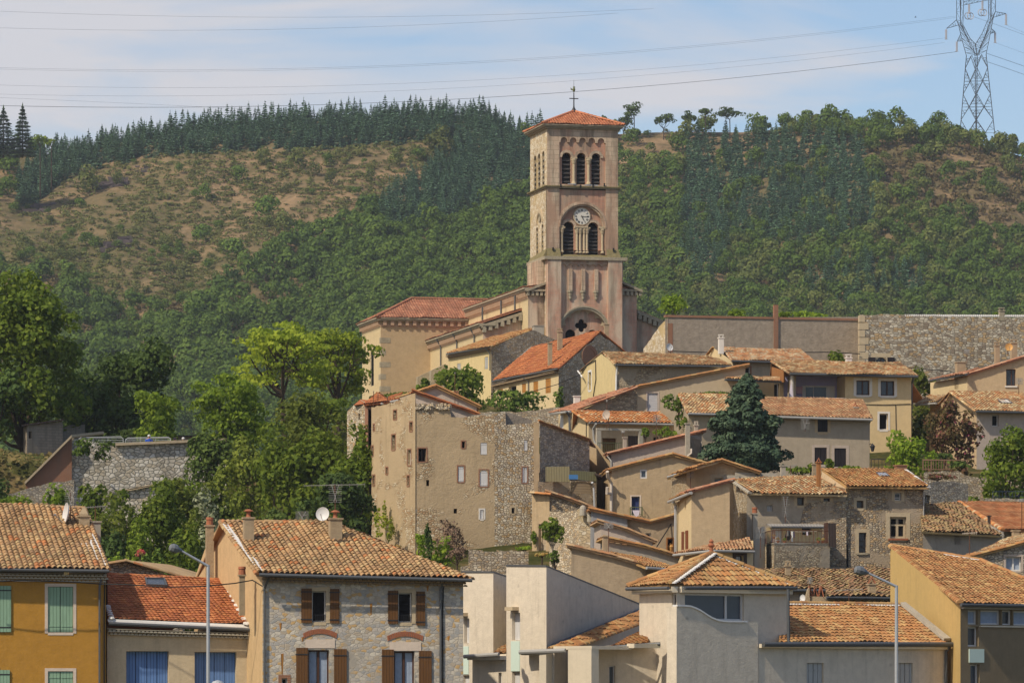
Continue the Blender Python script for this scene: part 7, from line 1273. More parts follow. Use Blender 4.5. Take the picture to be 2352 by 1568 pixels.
# --- Y4: mottled roofs either side of the big conifer
t = H('ivy_gabled_house', 'house with mottled roof and ivy-clad stone side wall left of the blue conifer', 1640, 330)
pl, ro, q3, qn = std(t, (1582, 328), (1745, 330), [(1582, 950), (1745, 953)], 'dullbeige', [W(1655, 967, 1664, 986, k='D')], [(1580, 948, 327.4), (1748, 952, 329.4), (1748, 907, 336.2), (1560, 905)], 't_mixed', vR=False, skipL=True, leftpt=(1555, 340)); wall(t, (1555, 340), (1582, 328), [(1555, 912), (1582, 949)], 'rub_pale', [W(1566, 945, 1571, 975, k='D', sur=(.1, 'stonetrim'))]); gutter(ro, q3[0], q3[1], 'zinc_light', .08)
t = H('dull_shuttered_house', 'dull grey-brown house with three pairs of near-black shutters', 1900, 331); dkw = dict(k='S', m='darkshut', srec=.03)
pl, ro, q3, qn = std(t, (1740, 328.5), (1997, 329.8), [(1740, 957), (1997, 963)], 'dull', [W(1878, 962, 1901, 991, sur=(.2, 'beige'), **dkw), W(1871, 1027, 1899, 1066, sur=(.18, 'pinkgray'), **dkw), W(1916.5, 1028.5, 1943.5, 1071, sur=(.2, 'pinkgray'), **dkw)], [(1738, 954, 327.9), (2003, 962, 329.2), (1981, 919, 335.8), (1738, 912)], 't_dark2', hipR=False, bm_='dull'); gutter(ro, q3[0], q3[1], 'zinc_light', .085); pipe(t, [P(1999, 964, 330), P(1996, 972, 330.8), P(1995, 1095, 330.8)], 'zinc_light', .07); pipe(t, [P(1990, 966, 330.85), P(1989, 1095, 330.85)], 'cable', .03, 'cable'); chimney(ro, 1960, 1970, 936, 955, 332.5, 'concrete', 'tent'); antenna(1849, 962, 990, 326.5, 'grid aerial hanging in front of the dull house wall', 20, 22)
t = thing('wall_lantern', 'black wall lantern on the downpipe corner of the dull shuttered house', 'street lamp', P(2004, 1030, 329)); b = MB(); b.tube([P(1996, 1022, 330.5), P(1999, 1018, 329.6), P(2004, 1021, 329)], .03, 5); b.build('bracket', 'iron', t); b = MB(); b.lathe(P(2004, 1036, 329), [(.08, 0), (.17, .32), (.2, .34), (.05, .5), (0, .58)], 6); b.build('lantern', 'iron', t)
# --- Y5 yellow house with loggia
t = H('loggia_house', 'large cream-yellow house with an open lilac loggia and brown windows', 1950, 352); py5 = Plane((1800, 351), (2093, 352.5))
bw = dict(k='W', f='brownframe', g='glass_blue', rec=.15, fw=.07, sur=(.2, 'whitewall'), sill='whitewall'); wall(t, None, None, [(1941.5, 862), (2093, 866)], 'cream2', [W(1967, 873, 1997, 906.5, **bw), W(2023, 874, 2054, 908, **bw), W(2020, 949, 2039.5, 986, k='D', rec=.25, sur=(.15, 'whitewall'), f='whiteframe')], pl=py5, name='wall')
def onp(px, py, d=0): return py5.at(px, py, d)
b = MB(); b.face([onp(1800, 1000), onp(1941.6, 1000), onp(1941.6, 914.5), onp(1800, 914.5)]); b.face([onp(1941.5, 1000), onp(1941.5, 862), onp(1941.5, 862, -3), onp(1941.5, 1000, -3)]); b.build('lower_wall', 'cream2', t)
b = MB(); b.face([onp(1800, 915, -2.6), onp(1941, 915, -2.6), onp(1941, 858, -2.6), onp(1800, 858, -2.6)]); b.face([onp(1852, 915, -2.5), onp(1800, 915, 0)[:] and onp(1852, 915, -2.6), onp(1852, 858, -2.6)]) if 0 else None; b.build('loggia_wall', 'lilac', t); b = MB(); b.face([onp(1800, 914.5, .1), onp(1941, 914.5, .1), onp(1941, 914.5, -2.6), onp(1800, 914.5, -2.6)]); b.fb(py5, py5.s(1800), py5.s(1941), -.05, .1, onp(1870, 915).z - .1, onp(1870, 912.5).z); b.fb(py5, py5.s(1818), py5.s(1822.5), -.3, 0, onp(1820, 914).z, onp(1820, 862).z); b.build('loggia_parapet', 'whitewall', t)
b = MB(); b.fb(py5, py5.s(1822.6), py5.s(1831.5), -2.0, -.5, onp(1820, 914).z, onp(1820, 862).z); b.build('loggia_pillar', 'dull', t); b = MB(); b.fb(py5, py5.s(1860), py5.s(1935), -2.57, -2.5, onp(1870, 914).z, onp(1870, 880).z); o = b.build('sliding_door', 'whitewall', t); b = MB(); b.face([onp(1868, 912, -2.48), onp(1915, 912, -2.48), onp(1915, 883.5, -2.48), onp(1868, 883.5, -2.48)]); b.build('pane', 'glass_blue', o); b = MB(); b.fb(py5, py5.s(1885), py5.s(1886.2), -2.48, -2.44, onp(1870, 912).z, onp(1870, 883.5).z); b.build('door_frame', 'whiteframe', o)
b = MB(); b.prism([P(1772, 877, 354), P(1772, 842, 354), P(1800, 850, 352), P(1800, 877, 352)], (0.1, .1, 0)); b.build('wood_siding', 'siding', t); shell(t, [(py5.xy(py5.L), onp(2093, 866).z), (py5.xy(py5.L, -9), onp(2093, 866).z), (py5.xy(0, -9), onp(1800, 866).z), (py5.xy(0, -2.6), onp(1800, 866).z)], 'cream2', 14)
ro, q3, qn = roof(t, [(1814, 856.5, 350.2), (2108, 863, 351.8), (2066, 834, 358.5), (1772, 829)], 't_mixed'); gutter(ro, q3[0], q3[1], 'zinc', .1); caps([q3[3], q3[2], q3[1]], 't_mixed', ro, .12); caps([q3[0], q3[3]], 't_mixed', ro, .12, name='verge_tiles'); b = MB(); b.prism([q3[3], q3[2], q3[2] + Vector((2.5, 7, -2.4)), q3[3] + Vector((0, 7, -2.4))], (0, 0, -.1)); b.build('back_slope', 't_mixed', ro); chimney(ro, 1943, 1956, 822, 836, 360, 'whitewall', 'slab'); pipe(t, [P(2099, 866, 353), P(2094, 880, 353.6), P(2093, 990, 353.8)], r=.08)
b = MB(); b.prism([P(1817, 872, 350.9), P(1821, 900, 350.8), P(1822, 913, 350.8), P(1813, 914, 350.8), P(1814, 895, 350.8)], (0, .08, 0)); o = b.build('towel', 'cloth_w'); tag(o, 'long white towel hanging at the left end of the loggia', 'towel')
pipe(t, [onp(1985, 928, .03), onp(2035, 929, .03), onp(2091, 927, .03)], 'cable', .025, 'cable'); pipe(t, [onp(2057, 930, .03), onp(2058, 990, .03)], 'cable', .025, 'cable')
t2 = thing('pink_chair', 'pink garden chair inside the loggia', 'chair', onp(1846, 913, -1.6)); c = onp(1846, 913.5, -1.6); b = MB(); b.box(c.x - .25, c.x + .25, c.y - .25, c.y + .25, c.z + .4, c.z + .44); b.build('seat', 'cloth_p', t2); b = MB(); b.prism([c + Vector((-.25, .2, .42)), c + Vector((.25, .2, .42)), c + Vector((.3, .32, .95)), c + Vector((-.2, .32, .95))], (0, .04, 0)); b.build('backrest', 'cloth_p', t2)
for dx in (-.22, .22):
    for dy in (-.22, .22): b = MB(); b.tube([c + Vector((dx, dy, 0)), c + Vector((dx, dy, .4))], .02, 4); b.build('leg', 'cloth_p', t2)
# dark porch roof left of loggia
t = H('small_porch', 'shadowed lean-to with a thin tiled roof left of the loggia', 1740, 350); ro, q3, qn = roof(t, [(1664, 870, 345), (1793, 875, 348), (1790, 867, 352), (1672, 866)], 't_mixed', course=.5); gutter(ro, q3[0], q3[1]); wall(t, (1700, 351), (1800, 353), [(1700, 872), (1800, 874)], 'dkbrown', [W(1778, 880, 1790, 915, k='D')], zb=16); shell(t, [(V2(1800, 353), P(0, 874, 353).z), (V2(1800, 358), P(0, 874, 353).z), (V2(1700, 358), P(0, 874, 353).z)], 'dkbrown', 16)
# --- Y6
t = H('mottled_roof_house', 'house with bright orange and cream mottled roof just under the long wall', 1760, 385)
pl, ro, q3, qn = std(t, (1683, 384), (1880, 385.2), [(1683, 829), (1880, 835)], 'rub_brown2', [W(1709, 842, 1723, 865, k='W', f='whiteframe', g='dark', sur=(.12, 'brick'))], [(1681, 827, 383.3), (1876, 833, 384.5), (1838, 804, 391.2), (1661, 799)], 't_orange2', skipL=True, leftpt=(1624, 391)); wall(t, (1624, 391), (1683, 384), [(1624, 818), (1640, 799), (1683, 829)], 'cream', []); gutter(ro, q3[0], q3[1]); caps([P(1621, 818, 390.5), P(1638, 797, 389)], 't_warm', ro, .13, name='verge_tiles'); chimney(ro, 1650.5, 1662, 776, 804, 387, 'whitewall', 'slab')
# --- Y8 right-hand houses
t = H('verge_roof_house', 'beige house with long rising orange verge, blind window and two chimneys at the right edge', 2280, 362)
pl, ro = gablewall(t, (2222, 358), (2480, 364), [(2222, 862), (2480, 782)], 'beige', [W(2311, 847, 2333, 885, k='W', mull=[.6], f='brownframe', rec=.2, sill='whitewall')], dep=10, rm='t_red2'); wall(t, (2137, 364), (2222, 358), [(2137, 878), (2222, 864)], 'cream', [W(2192, 864, 2202, 893, k='S', m='brownshut', srec=.05)]); ro2, q3, qn = roof(t, [(2136, 872, 363.2), (2222, 858, 357.2), (2250, 846, 361), (2180, 862)], 't_red2'); gutter(ro2, q3[0], q3[1]); shell(t, [(V2(2137, 364), P(0, 878, 364).z), (V2(2150, 374), P(0, 878, 364).z), (V2(2230, 370), P(0, 862, 364).z)], 'cream', 15)
chimney(ro, 2196, 2217, 832, 860, 361.5, 'chim', 'none'); chimney(ro, 2285, 2296, 794, 830, 362, 'chim', 'slab'); chimney(ro, 2322, 2336, 788, 815, 363.5, 'chim', 'slab'); antenna(2221, 802, 850, 362, 'thin aerial beside the broad chimney of the verge-roofed house', 12, 8); antenna(2340, 868, 905, 350, 'aerial at the far right above the skylight roof', 18, 14)
t = H('skylight_house', 'plain house with skylight and weathered roof behind the oleander', 2270, 347)
pl, ro, q3, qn = std(t, (2243, 344), (2470, 346), [(2243, 946), (2470, 950)], 'pinkgray', [W(2279, 952, 2294, 978, k='D', rec=.25)], [(2241, 943, 343.3), (2470, 947, 345.3), (2470, 905, 352), (2182, 899)], 't_mixed', skipL=True, leftpt=(2150, 354), vR=False, bm_='beige'); wall(t, (2150, 354), (2243, 344), [(2150, 938), (2182, 901), (2243, 944)], 'beige', []); skylight(ro, [(2298, 928), (2326, 929), (2314, 920), (2288, 919)], q3, qn, 'white'); caps([P(2144, 942, 353.4), P(2182, 900, 350)], 't_warm', ro, .12, name='verge_tiles'); gutter(ro, q3[0], q3[1])
t = H('lean_to', 'narrow tiled lean-to roof between the trees and the oleander', 2150, 356); ro, q3, qn = roof(t, [(2104, 928, 354.5), (2152, 924, 352), (2174, 908, 356), (2135, 910)], 't_mixed'); gutter(ro, q3[0], q3[1], 'zinc_light'); wall(t, (2136, 356), (2160, 354), [(2136, 926), (2160, 922)], 'cream', [])
t = H('hedge_wall', 'old rubble garden wall half hidden beneath the long ivy hedge', 1220, 368, 'wall'); wall(t, (1095, 366), (1318, 367), [(1095, 945), (1200, 944), (1318, 930)], 'rub_gray2', [], zb=14)
# ================================================================== middle and lower village
# --- Q P O R: stepped houses left of the conifer
t = H('upper_plaster_house', 'pale plaster wall with red verge line and tall thin chimney below the garage', 1500, 314)
pl, ro = gablewall(t, (1404, 311), (1612, 315), [(1404, 1043), (1612, 993)], 'pinkgray', [], dep=8, rm='t_red2'); chimney(ro, 1574.5, 1584.5, 973, 1060, 309, 'concrete', 'none'); chimney(ro, 1595, 1603, 977, 1000, 313, 'concrete', 'slab'); b = MB(); b.prism([P(1585, 1080, 309.4), P(1585, 1000, 309.4), P(1600, 998, 309.8), P(1610, 1010, 309.8), P(1606, 1040, 309.8), P(1612, 1062, 309.8), P(1611, 1085, 309.8)], (0, 3, 0)); b.build('broken_wall_end', 'roughwall', t); pipe(t, [P(1396, 1046, 311.2), P(1404, 1058, 311), P(1405, 1110, 311)], 'zinc_light', .08); chimney(ro, 1431, 1439, 1005, 1030, 318, 'concrete', 'none'); pipe(t, [P(1588, 1030, 309), P(1588, 1040, 308.9), P(1580, 1046, 308.9), P(1579, 1062, 308.9)], 'pvc', .07)
t = H('stained_house', 'beige house with dark damp streaks, small square window and tiny balcony', 1480, 301)
pl, ro = gablewall(t, (1405.5, 300), (1616, 305), [(1405.5, 1080), (1480, 1061), (1544, 1046), (1616, 1066)], 'beige_stain', [W(1470, 1077, 1486, 1098, k='W', mull=[], fw=.1, g='glass_blue', rec=.05), W(1450.5, 1139, 1469.5, 1182, k='W', mull=[], fw=.06, g='dark', rec=.25, sur=(.08, 'lintel'))], dep=9, rm='t_warm')
b = MB(); b.face([pl.at(1452, 1181, -.2), pl.at(1468, 1181, -.2), pl.at(1468, 1141, -.2), pl.at(1452, 1141, -.2)]); b.build('curtain', 'cloth_b', t); railing(t, [pl.at(1447, 1183, .02), pl.at(1447, 1183, .5), pl.at(1474, 1183, .5), pl.at(1474, 1183, .02)], .5, 'greenrail'); pipe(t, [P(1395, 1082, 299), P(1396, 1095, 299.3), P(1404, 1108, 299.8), P(1404, 1180, 299.8)], 'pvc', .1); pipe(t, [P(1395, 1118, 299.4), P(1394, 1132, 299.5), P(1404, 1133, 299.8)], 'pvc', .1)
b = MB(); b.prism([pl.at(1451, 1171.5, .53), pl.at(1468, 1171.5, .53), pl.at(1466, 1182, .54), pl.at(1460, 1187, .54), pl.at(1454, 1180, .54)], pl.n.to_3d() * .03); tag(b.build('laundry', 'cloth_w'), 'pinkish cloth hanging over the tiny balcony of the stained house', 'laundry')
t = H('low_gable_house', 'small beige house with shallow tiled gable and rubble left side', 1640, 292); zb = 9
pl, ro = gablewall(t, (1577, 289.5), (1726, 293), [(1577, 1082), (1656, 1060), (1726, 1083)], 'beige', [W(1640, 1097, 1659, 1112, k='W', mull=[], f='stonetrim', g='glass_blue', rec=.2, sur=(.22, 'stonetrim')), W(1667, 1096, 1676, 1110, k='W', mull=[], f='stonetrim', g='glass_blue', rec=.2, sur=(.2, 'stonetrim'))], dep=8, over=.5); wall(t, (1541, 294), (1577, 289.5), [(1541, 1094), (1577, 1083)], 'rub_small', []); ro2, q3, qn = roof(t, [(1536, 1093, 293.4), (1577, 1080, 288.8), (1656, 1057, 290), (1600, 1072)], 't_warm'); gutter(ro2, q3[0], q3[1], 'zinc_light', .08); caps([q3[1], q3[2]], 't_warm', ro2, .11, name='verge_tiles'); antenna(1586, 1078, 1125, 287.5, 'cluttered aerial on the rubble corner of the low gable house', 16, 18)
t = H('tall_beige_house', 'tall plain beige corner house with narrow brown shutters and red verge', 1620, 280)
wl_ = wall(t, (1552, 282.5), (1588, 277.5), [(1552, 1154), (1588, 1136)], 'cream', [W(1572.5, 1148, 1575.5, 1170, k='D', rec=.2), W(1571.5, 1221, 1576.5, 1262, k='W', rec=.1, mull=[], g='curtain')]); pl, ro = gablewall(t, (1588, 277.5), (1676, 281), [(1588, 1130), (1676, 1107)], 'beige', [], dep=8, rm='t_red2'); b = MB(); 
for x0, x1, y0, y1 in ((1568, 1571.2, 1220, 1264), (1577, 1581, 1217, 1262)): b.fb(wl_, wl_.s(x0), wl_.s(x1), .01, .08, wl_.z((x0 + x1) / 2, y1), wl_.z((x0 + x1) / 2, y0))
b.build('shutter', 'redshut', t); ro2, q3, qn = roof(t, [(1538, 1150, 281.9), (1590, 1129, 276.9), (1600, 1124, 280), (1560, 1140)], 't_warm'); gutter(ro2, q3[0], q3[1], 'zinc_light', .09); pipe(t, [P(1546, 1151, 281), P(1552, 1160, 281.6), P(1552, 1268, 281.8)], 'galva', .09)
# --- S curved cream house
t = H('curved_cream_house', 'low cream house with a curved tiled eave behind the hipped tower', 1640, 268)
wall(t, (1560, 269), (1640, 265.5), [(1560, 1277), (1640, 1266)], 'cream', [W(1581, 1279, 1586, 1291, k='D')]); pl = wall(t, (1640, 265.5), (1730, 267), [(1640, 1266), (1730, 1268)], 'cream', [W(1690, 1274, 1708, 1298, k='W', mull=[], f='oldwood', g='whitewood', sur=(.22, 'oldwood'))]); ro, q3, qn = roof(t, [(1638, 1262, 264.8), (1731, 1264, 266.3), (1720, 1237, 271.5), (1660, 1248)], 't_dark2'); gutter(ro, q3[0], q3[1], 'zinc_light'); ro2, q4, qn = roof(t, [(1549, 1272, 268.4), (1639, 1262, 264.8), (1662, 1248, 268), (1610, 1258)], 't_dark2', name='roof_slope'); gutter(ro, q4[0], q4[1], 'zinc_light'); shell(t, [(V2(1730, 267), P(0, 1268, 267).z), (V2(1730, 273), P(0, 1240, 273).z), (V2(1565, 274), P(0, 1262, 274).z), (V2(1560, 269), P(0, 1277, 269).z)], 'cream', 3)
# --- T long stone house with terrace
t = H('long_stone_house', 'long old rubble house with mullioned window, stone surrounds and two mottled roofs', 1900, 286); st = dict(sur=(.17, 'stonetrim'))
pl = wall(t, (1715, 283.5), (1943, 284.4), [(1715, 1134), (1943, 1138)], 'grayplaster', [W(1762, 1159, 1774.5, 1173, k='D', g='whitewood'), W(1831, 1141, 1846.5, 1159.5, k='W', f='oldwood', g='glass', **st), W(1891.5, 1143, 1906, 1160, k='W', f='oldwood', g='glass', **st)], name='wall')
b = MB(); x0, x1 = pl.s(1849), pl.s(1943.5); pts = [pl.p(x0, .03, pl.z(1849, 1155)), pl.p(x0 - .3, .03, pl.z(1845, 1200)), pl.p(x0 + .5, .03, pl.z(1849, 1300)), pl.p(x1, .03, pl.z(1943, 1300)), pl.p(x1, .03, pl.z(1943, 1150)), pl.p(x0 + 1.2, .03, pl.z(1880, 1150))]; b.prism(pts, pl.n.to_3d() * -.02); b.build('bare_stone_patch', 'rub_brown', t)
wl_ = wall(t, (1677, 291), (1715, 283.5), [(1677, 1105), (1715, 1133)], 'rub_pale', []); p2 = wall(t, (1943, 284.6), (2122, 285.4), [(1943, 1118), (2122, 1120)], 'rub_brown', [W(1967.5, 1149, 1983, 1166, k='W', f='oldwood', mull=[], g='glass', **st), W(2055, 1131, 2070, 1148, k='W', f='whiteframe', mull=[], trans=[.35], g='glass', sur=(.18, 'stonetrim')),
    W(2044, 1186, 2081.5, 1235, k='W', f='stonetrim', fw=.12, trans=[.62], g='dark', rec=.25, sur=(.24, 'stonetrim'), sill='terra'), W(1972.5, 1222, 1990, 1268, k='W', f='iron', trans=[.3, .6], g='glass', sur=(.2, 'stonetrim'), sill='cornice')])
ro, q3, qn = roof(t, [(1722, 1131, 282.8), (1946, 1135.5, 283.7), (1878, 1094, 290.6), (1678, 1101)], 't_mixed'); caps([q3[3], q3[2]], 't_mixed', ro, .1); caps([q3[0], q3[3]], 'concrete', ro, .14, name='verge_mortar'); r2, k3, kn = roof(t, [(1943, 1116, 283.9), (2134, 1118, 284.8), (2081, 1080, 292), (1888, 1077)], 't_warm', name='roof'); caps([k3[3], k3[2]], 't_warm', r2, .12); caps([k3[2], k3[1]], 'mortar_white', r2, .14, name='verge_mortar'); skylight(r2, [(2019, 1097), (2044, 1097), (2034, 1089), (2012, 1088.5)], k3, kn, 'curtain')
b = MB(); b.prism([k3[3] - kn * .12, k3[0] - kn * .12, P(1943, 1137, 284.4), P(1935, 1130, 285.5), P(1884, 1108, 290.5)], (.3, .6, 0)); b.build('step_wall', 'beige', t); zz_ = k3[0].z - .3; shell(t, [(V2(2122, 285.4), zz_), (V2(2122, 299), zz_), (V2(1680, 299), zz_ - .5), (V2(1677, 291), P(0, 1105, 291).z)], 'rub_brown', 5); b = MB(); b.prism([k3[2], k3[3], k3[3] + Vector((-.5, 6, -2.2)), k3[2] + Vector((0, 6, -2.2))], (0, 0, -.1)); b.build('back_slope', 't_warm', r2)
b = MB(); rgx = random.Random(8)
for i in range(26): x = rgx.uniform(1676, 1765); y = 1100 - (x - 1676) * .06 + rgx.uniform(-7, 5); p = P(x, y, 290.5 - rgx.random()); r_ = rgx.uniform(.2, .42); b.hexa([p + Vector((a * r_ * 1.5, c * r_, d * r_ * .5)) for d in (-1, 1) for a, c in ((-1, -1), (1, -.8), (.9, 1), (-1, 1))])
b.build('rubble_parapet', 'concrete', ro); chimney(ro, 1793, 1804, 1070, 1095, 290.5, 'concrete', 'none', ybx=12); chimney(r2, 1876, 1885, 1062, 1112, 285.8, 'siding', 'tent'); chimney(r2, 1866, 1875, 1066, 1095, 292, 'chim', 'none'); chimney(r2, 2057, 2082, 1069, 1084, 293, 'brick', 'none'); antenna(1816, 1068, 1092, 290.5, 'small aerial on the mottled roof left of the brown chimney', boom=16, kind='yagi'); antenna(1804, 1140, 1200, 281, 'tall ladder aerial against the grey plaster wall', 16, 44); chimney(t, 1728, 1739.5, 1180, 1240, 281.5, 'concrete', 'pot')
pipe(t, [p2.at(2121, 1122, .05), p2.at(2121, 1290, .05)], 'zinc_light', .04); pipe(t, [p2.at(1929 + 16, 1250, .06), p2.at(1946, 1300, .06)], 'cable', .05, 'cable')
t = H('terrace_wing', 'stone terrace with iron railing, white door and cream hut before the stone house', 1830, 278)
pt = Plane((1778, 276.2), (1906, 278)); wall(t, (1755, 280), (1778, 276.2), [(1755, 1247), (1778, 1246)], 'rub_pale', [], zb=2); wall(t, None, None, [(1778, 1246), (1906, 1246)], 'rub_brown2', [], zb=2, pl=pt); zf = pt.z(1840, 1246)
b = MB(); b.prism([Vector((*V2(1755, 280), zf)), Vector((*V2(1778, 276.2), zf)), Vector((*V2(1906, 278), zf)), Vector((*V2(1906, 284), zf)), Vector((*V2(1755, 284), zf))], (0, 0, -.15)); b.build('terrace_floor', 'concrete', t); railing(t, [Vector((*V2(1757, 279.8), zf)), Vector((*V2(1780, 276.4), zf)), Vector((*V2(1904, 278.1), zf))], .72, 'rust', .25, .016)
ph = Plane((1756, 281.6), (1893, 283)); wall(t, None, None, [(1760, 1210), (1889, 1210)], 'cream', [W(1771, 1212, 1796, 1246.5, k='S', n=1, m='whitewood', srec=.06, batt=()), W(1842, 1210.5, 1864, 1227, k='W', f='oldwood', g='glass')], zb=zf - .1, pl=ph); b = MB(); b.prism([ph.at(1755, 1208, .9), ph.at(1895, 1209, .9), ph.at(1891, 1201.5, -.6), ph.at(1770, 1201, -.6)], (0, 0, -.06)); b.build('corrugated_roof', 'corrug_g', t); gutter(t, ph.at(1756, 1209, .95), ph.at(1893, 1210, .95), 'zinc', .05)
b = MB(); b.prism([P(1902, 1200, 277.8), P(1920, 1200, 278.0), P(1921, 1256, 278.0), P(1904, 1254, 277.8)], (0, .12, 0)); b.build('dark_shutter', 'oldwood', t); b = MB(); b.prism([P(1893, 1200, 281), P(1902, 1199, 281), P(1902, 1246, 281), P(1893, 1246, 281)], (0, .3, 0)); b.build('door_jamb', 'brownframe', t)
lw = MB(); lw.tube([P(1808, 1219, 279), P(1840, 1220, 279), P(1878, 1219, 279)], .012, 4); tag(lw.build('washing_line', 'pvc'), 'washing line strung above the terrace railing', 'washing line')
for i, (x, y0, y1, w, m, lab) in enumerate([(1819, 1219.5, 1243, 4, 'white', 'long white garment on the washing line'), (1824, 1219.5, 1234, 3, 'cloth_b', 'dark blue garment on the washing line'), (1854, 1219.5, 1229, 3.5, 'cloth_w', 'small pale garment at the right of the washing line')]): b = MB(); b.prism([P(x - w / 2, y0, 278.9), P(x + w / 2, y0, 278.9), P(x + w * .6, y1, 278.95), P(x - w * .5, y1 - 1, 278.95)], (0, .03, 0)); tag(b.build('garment', m), lab, 'garment', None)
b = MB(); b.lathe(P(1810.5, 1236, 278.6), [(.02, .55), (.08, .45), (.2, .15), (.18, .02), (.05, -.1), (0, -.12)], 8); tag(b.build('hanging_bag', 'black'), 'black bag hanging over the terrace railing', 'bag')
def pot(px, py, Y, w, lab, m='l_straw'): t = thing('flower_pot', lab, 'flower pot', P(px, py, Y)); c = P(px, py, Y); r = w / F * Y / 2; b = MB(); b.lathe(c, [(r * .6, 0), (r, r * 1.2), (r * 1.08, r * 1.2), (r * .9, r * 1.1), (0, r * 1.1)], 10); b.build('pot', 'terra', t); rg = np.random.default_rng(int(px)); C, d, k = blob_pts([((c.x, c.y, c.z + r * 2), (r * 1.2, r * 1.2, r))], 90, rg); quads_obj('plant', leaf_quads(C, d, r * .5, rg), m, t)
pot(1778, 1236, 277.2, 7, 'terracotta pot hooked on the railing before the white door'); pot(1787, 1246, 277.8, 9, 'terracotta pot on the terrace floor before the white door'); pot(1802, 1246, 277.8, 8, 'terracotta pot left of the hanging bag', 'l_mid'); pot(1880, 1246, 278.2, 9, 'pot with yellow flowers at the right of the terrace', 'l_yel'); pot(1890, 1246, 278.4, 8, 'orange pot beside the dark shutter')
antenna(1747, 1210, 1280, 275, 'ladder aerial at the left corner of the terrace', 22, 24); t = H('thin_pillar', 'narrow rough plaster pillar left of the terrace', 1743, 276, 'wall'); wall(t, (1733, 276), (1756, 277), [(1733, 1240), (1744, 1215), (1750, 1208), (1756, 1208)], 'concrete', [], zb=2); shell(t, [(V2(1756, 277), P(0, 1208, 277).z), (V2(1756, 279), P(0, 1208, 277).z), (V2(1733, 278), P(0, 1240, 276).z), (V2(1733, 276), P(0, 1240, 276).z)], 'concrete', 2)
# --- J ribbed roof and brick chimneys
t = H('ribbed_roof_house', 'low house whose long mottled ribbed roof runs behind the right street lamp', 1930, 252)
wall(t, (1813, 249), (1900, 249.5), [(1813, 1354), (1900, 1355)], 'dull', [W(1835, 1363, 1848, 1384, k='S', n=1, m='grayshut')], zb=-6); wall(t, (1897, 246.5), (2060, 248), [(1897, 1371), (2060, 1372)], 'rub_gray', [W(1950, 1376, 1962, 1388, k='D'), W(2034, 1376, 2046, 1386, k='D')], zb=-6)
ro, q3, qn = roof(t, [(1770, 1352, 248.3), (1899, 1353, 249.2), (1899, 1309, 258.6), (1740, 1310)], 't_dark', pitch=.30, course=.36, amp=.09, jit=1.4); r2, k3, kn = roof(t, [(1897, 1369, 245.8), (2062, 1371, 247.4), (2062, 1308, 259.5), (1897, 1309)], 't_dark', pitch=.30, course=.36, amp=.09, jit=1.4); gutter(ro, q3[0], q3[1], 'zinc', .08); gutter(r2, k3[0], k3[1], 'zinc', .08); caps([q3[3], q3[2], k3[2]], 't_warm', ro, .13); shell(t, [(V2(2060, 248), 4.8), (V2(2060, 270), 4.8), (V2(1750, 270), 4.8), (V2(1770, 249), 4.8)], 'dull', -6); chimney(ro, 1804, 1815.5, 1300, 1328, 254, 'chim', 'slab'); chimney(r2, 1994.5, 2011, 1342, 1367, 247.5, 'chim', 'tent')
t = H('twin_tile_chimney', 'broken chimney block with two leaning tile tents in front of the ribbed roof', 1872, 240, 'chimney'); b = MB(); b.prism([P(1850, 1402, 240), P(1850, 1375, 240), P(1856, 1352, 240), P(1861, 1345, 240), P(1860, 1402, 240)], (0, 1, 0)); b.build('side_slab', 'chim', t); b = MB(); b.prism([P(1857, 1405, 240.1), P(1897, 1405, 240.1), P(1897, 1369, 240.1), P(1857, 1368, 240.1)], (0, 1.2, 0)); b.build('block', 'chim', t)
for i, (x, y, dx, h) in enumerate(((1860, 1368, 7, 24), (1873, 1368, 6, 19), (1886, 1369, 7, 24))): 
    b = MB(); b.prism([P(x - dx, y, 240.2), P(x - dx + 2.5, y, 240.2), P(x + 1, y - h, 240.2), P(x - 1, y - h, 240.2)], (0, .9, 0)); b.prism([P(x + dx, y, 240.2), P(x + dx - 2.5, y, 240.2), P(x - .8, y - h + 1, 240.2), P(x + 1.2, y - h, 240.2)], (0, .9, 0)); b.build('tile_tent', 'terra', t)
dish(1845, 1373, 239, 9, 'white dish edge-on left of the twin tile chimney', (-.75, -.65, .1)); antenna(1860, 1325, 1370, 240, 'rusty aerial standing in the twin tile chimney', 12, 14); antenna(1950, 1352, 1388, 238, 'long flat aerial in front of the ribbed roof', boom=60, kind='yagi')
# --- K L M N stepped walls between ruin and tower
t = H('cracked_plaster_house', 'low brown plastered wall with a long crack under a dipping tiled verge', 1430, 262)
pl, ro = gablewall(t, (1312, 263), (1484, 261), [(1312, 1257), (1400, 1277), (1484, 1302)], 'crack', [], dep=7, rm='t_dark2', zb=-3); wall(t, (1484, 262), (1570, 264), [(1484, 1302), (1570, 1308)], 'dkbrown', [], zb=-3); r2, k3, kn = roof(t, [(1483, 1301, 260.4), (1562, 1307, 262.5), (1480, 1282, 268), (1400, 1268)], 't_warm', name='roof'); gutter(r2, k3[0], k3[1], 'zinc_light', .08)  # right-hand wall is the shadow face, painted a darker brown for it
t = H('grey_lean_to', 'grey rendered wall with streaked face under a stepped tiled edge', 1470, 271); gablewall(t, (1396, 269), (1558, 272), [(1396, 1239), (1480, 1257), (1558, 1280)], 'graystreak', [], dep=6, rm='t_warm', zb=-2); chimney(t, 1384, 1396, 1232, 1272, 267, 'chim', 'none', ybx=30)
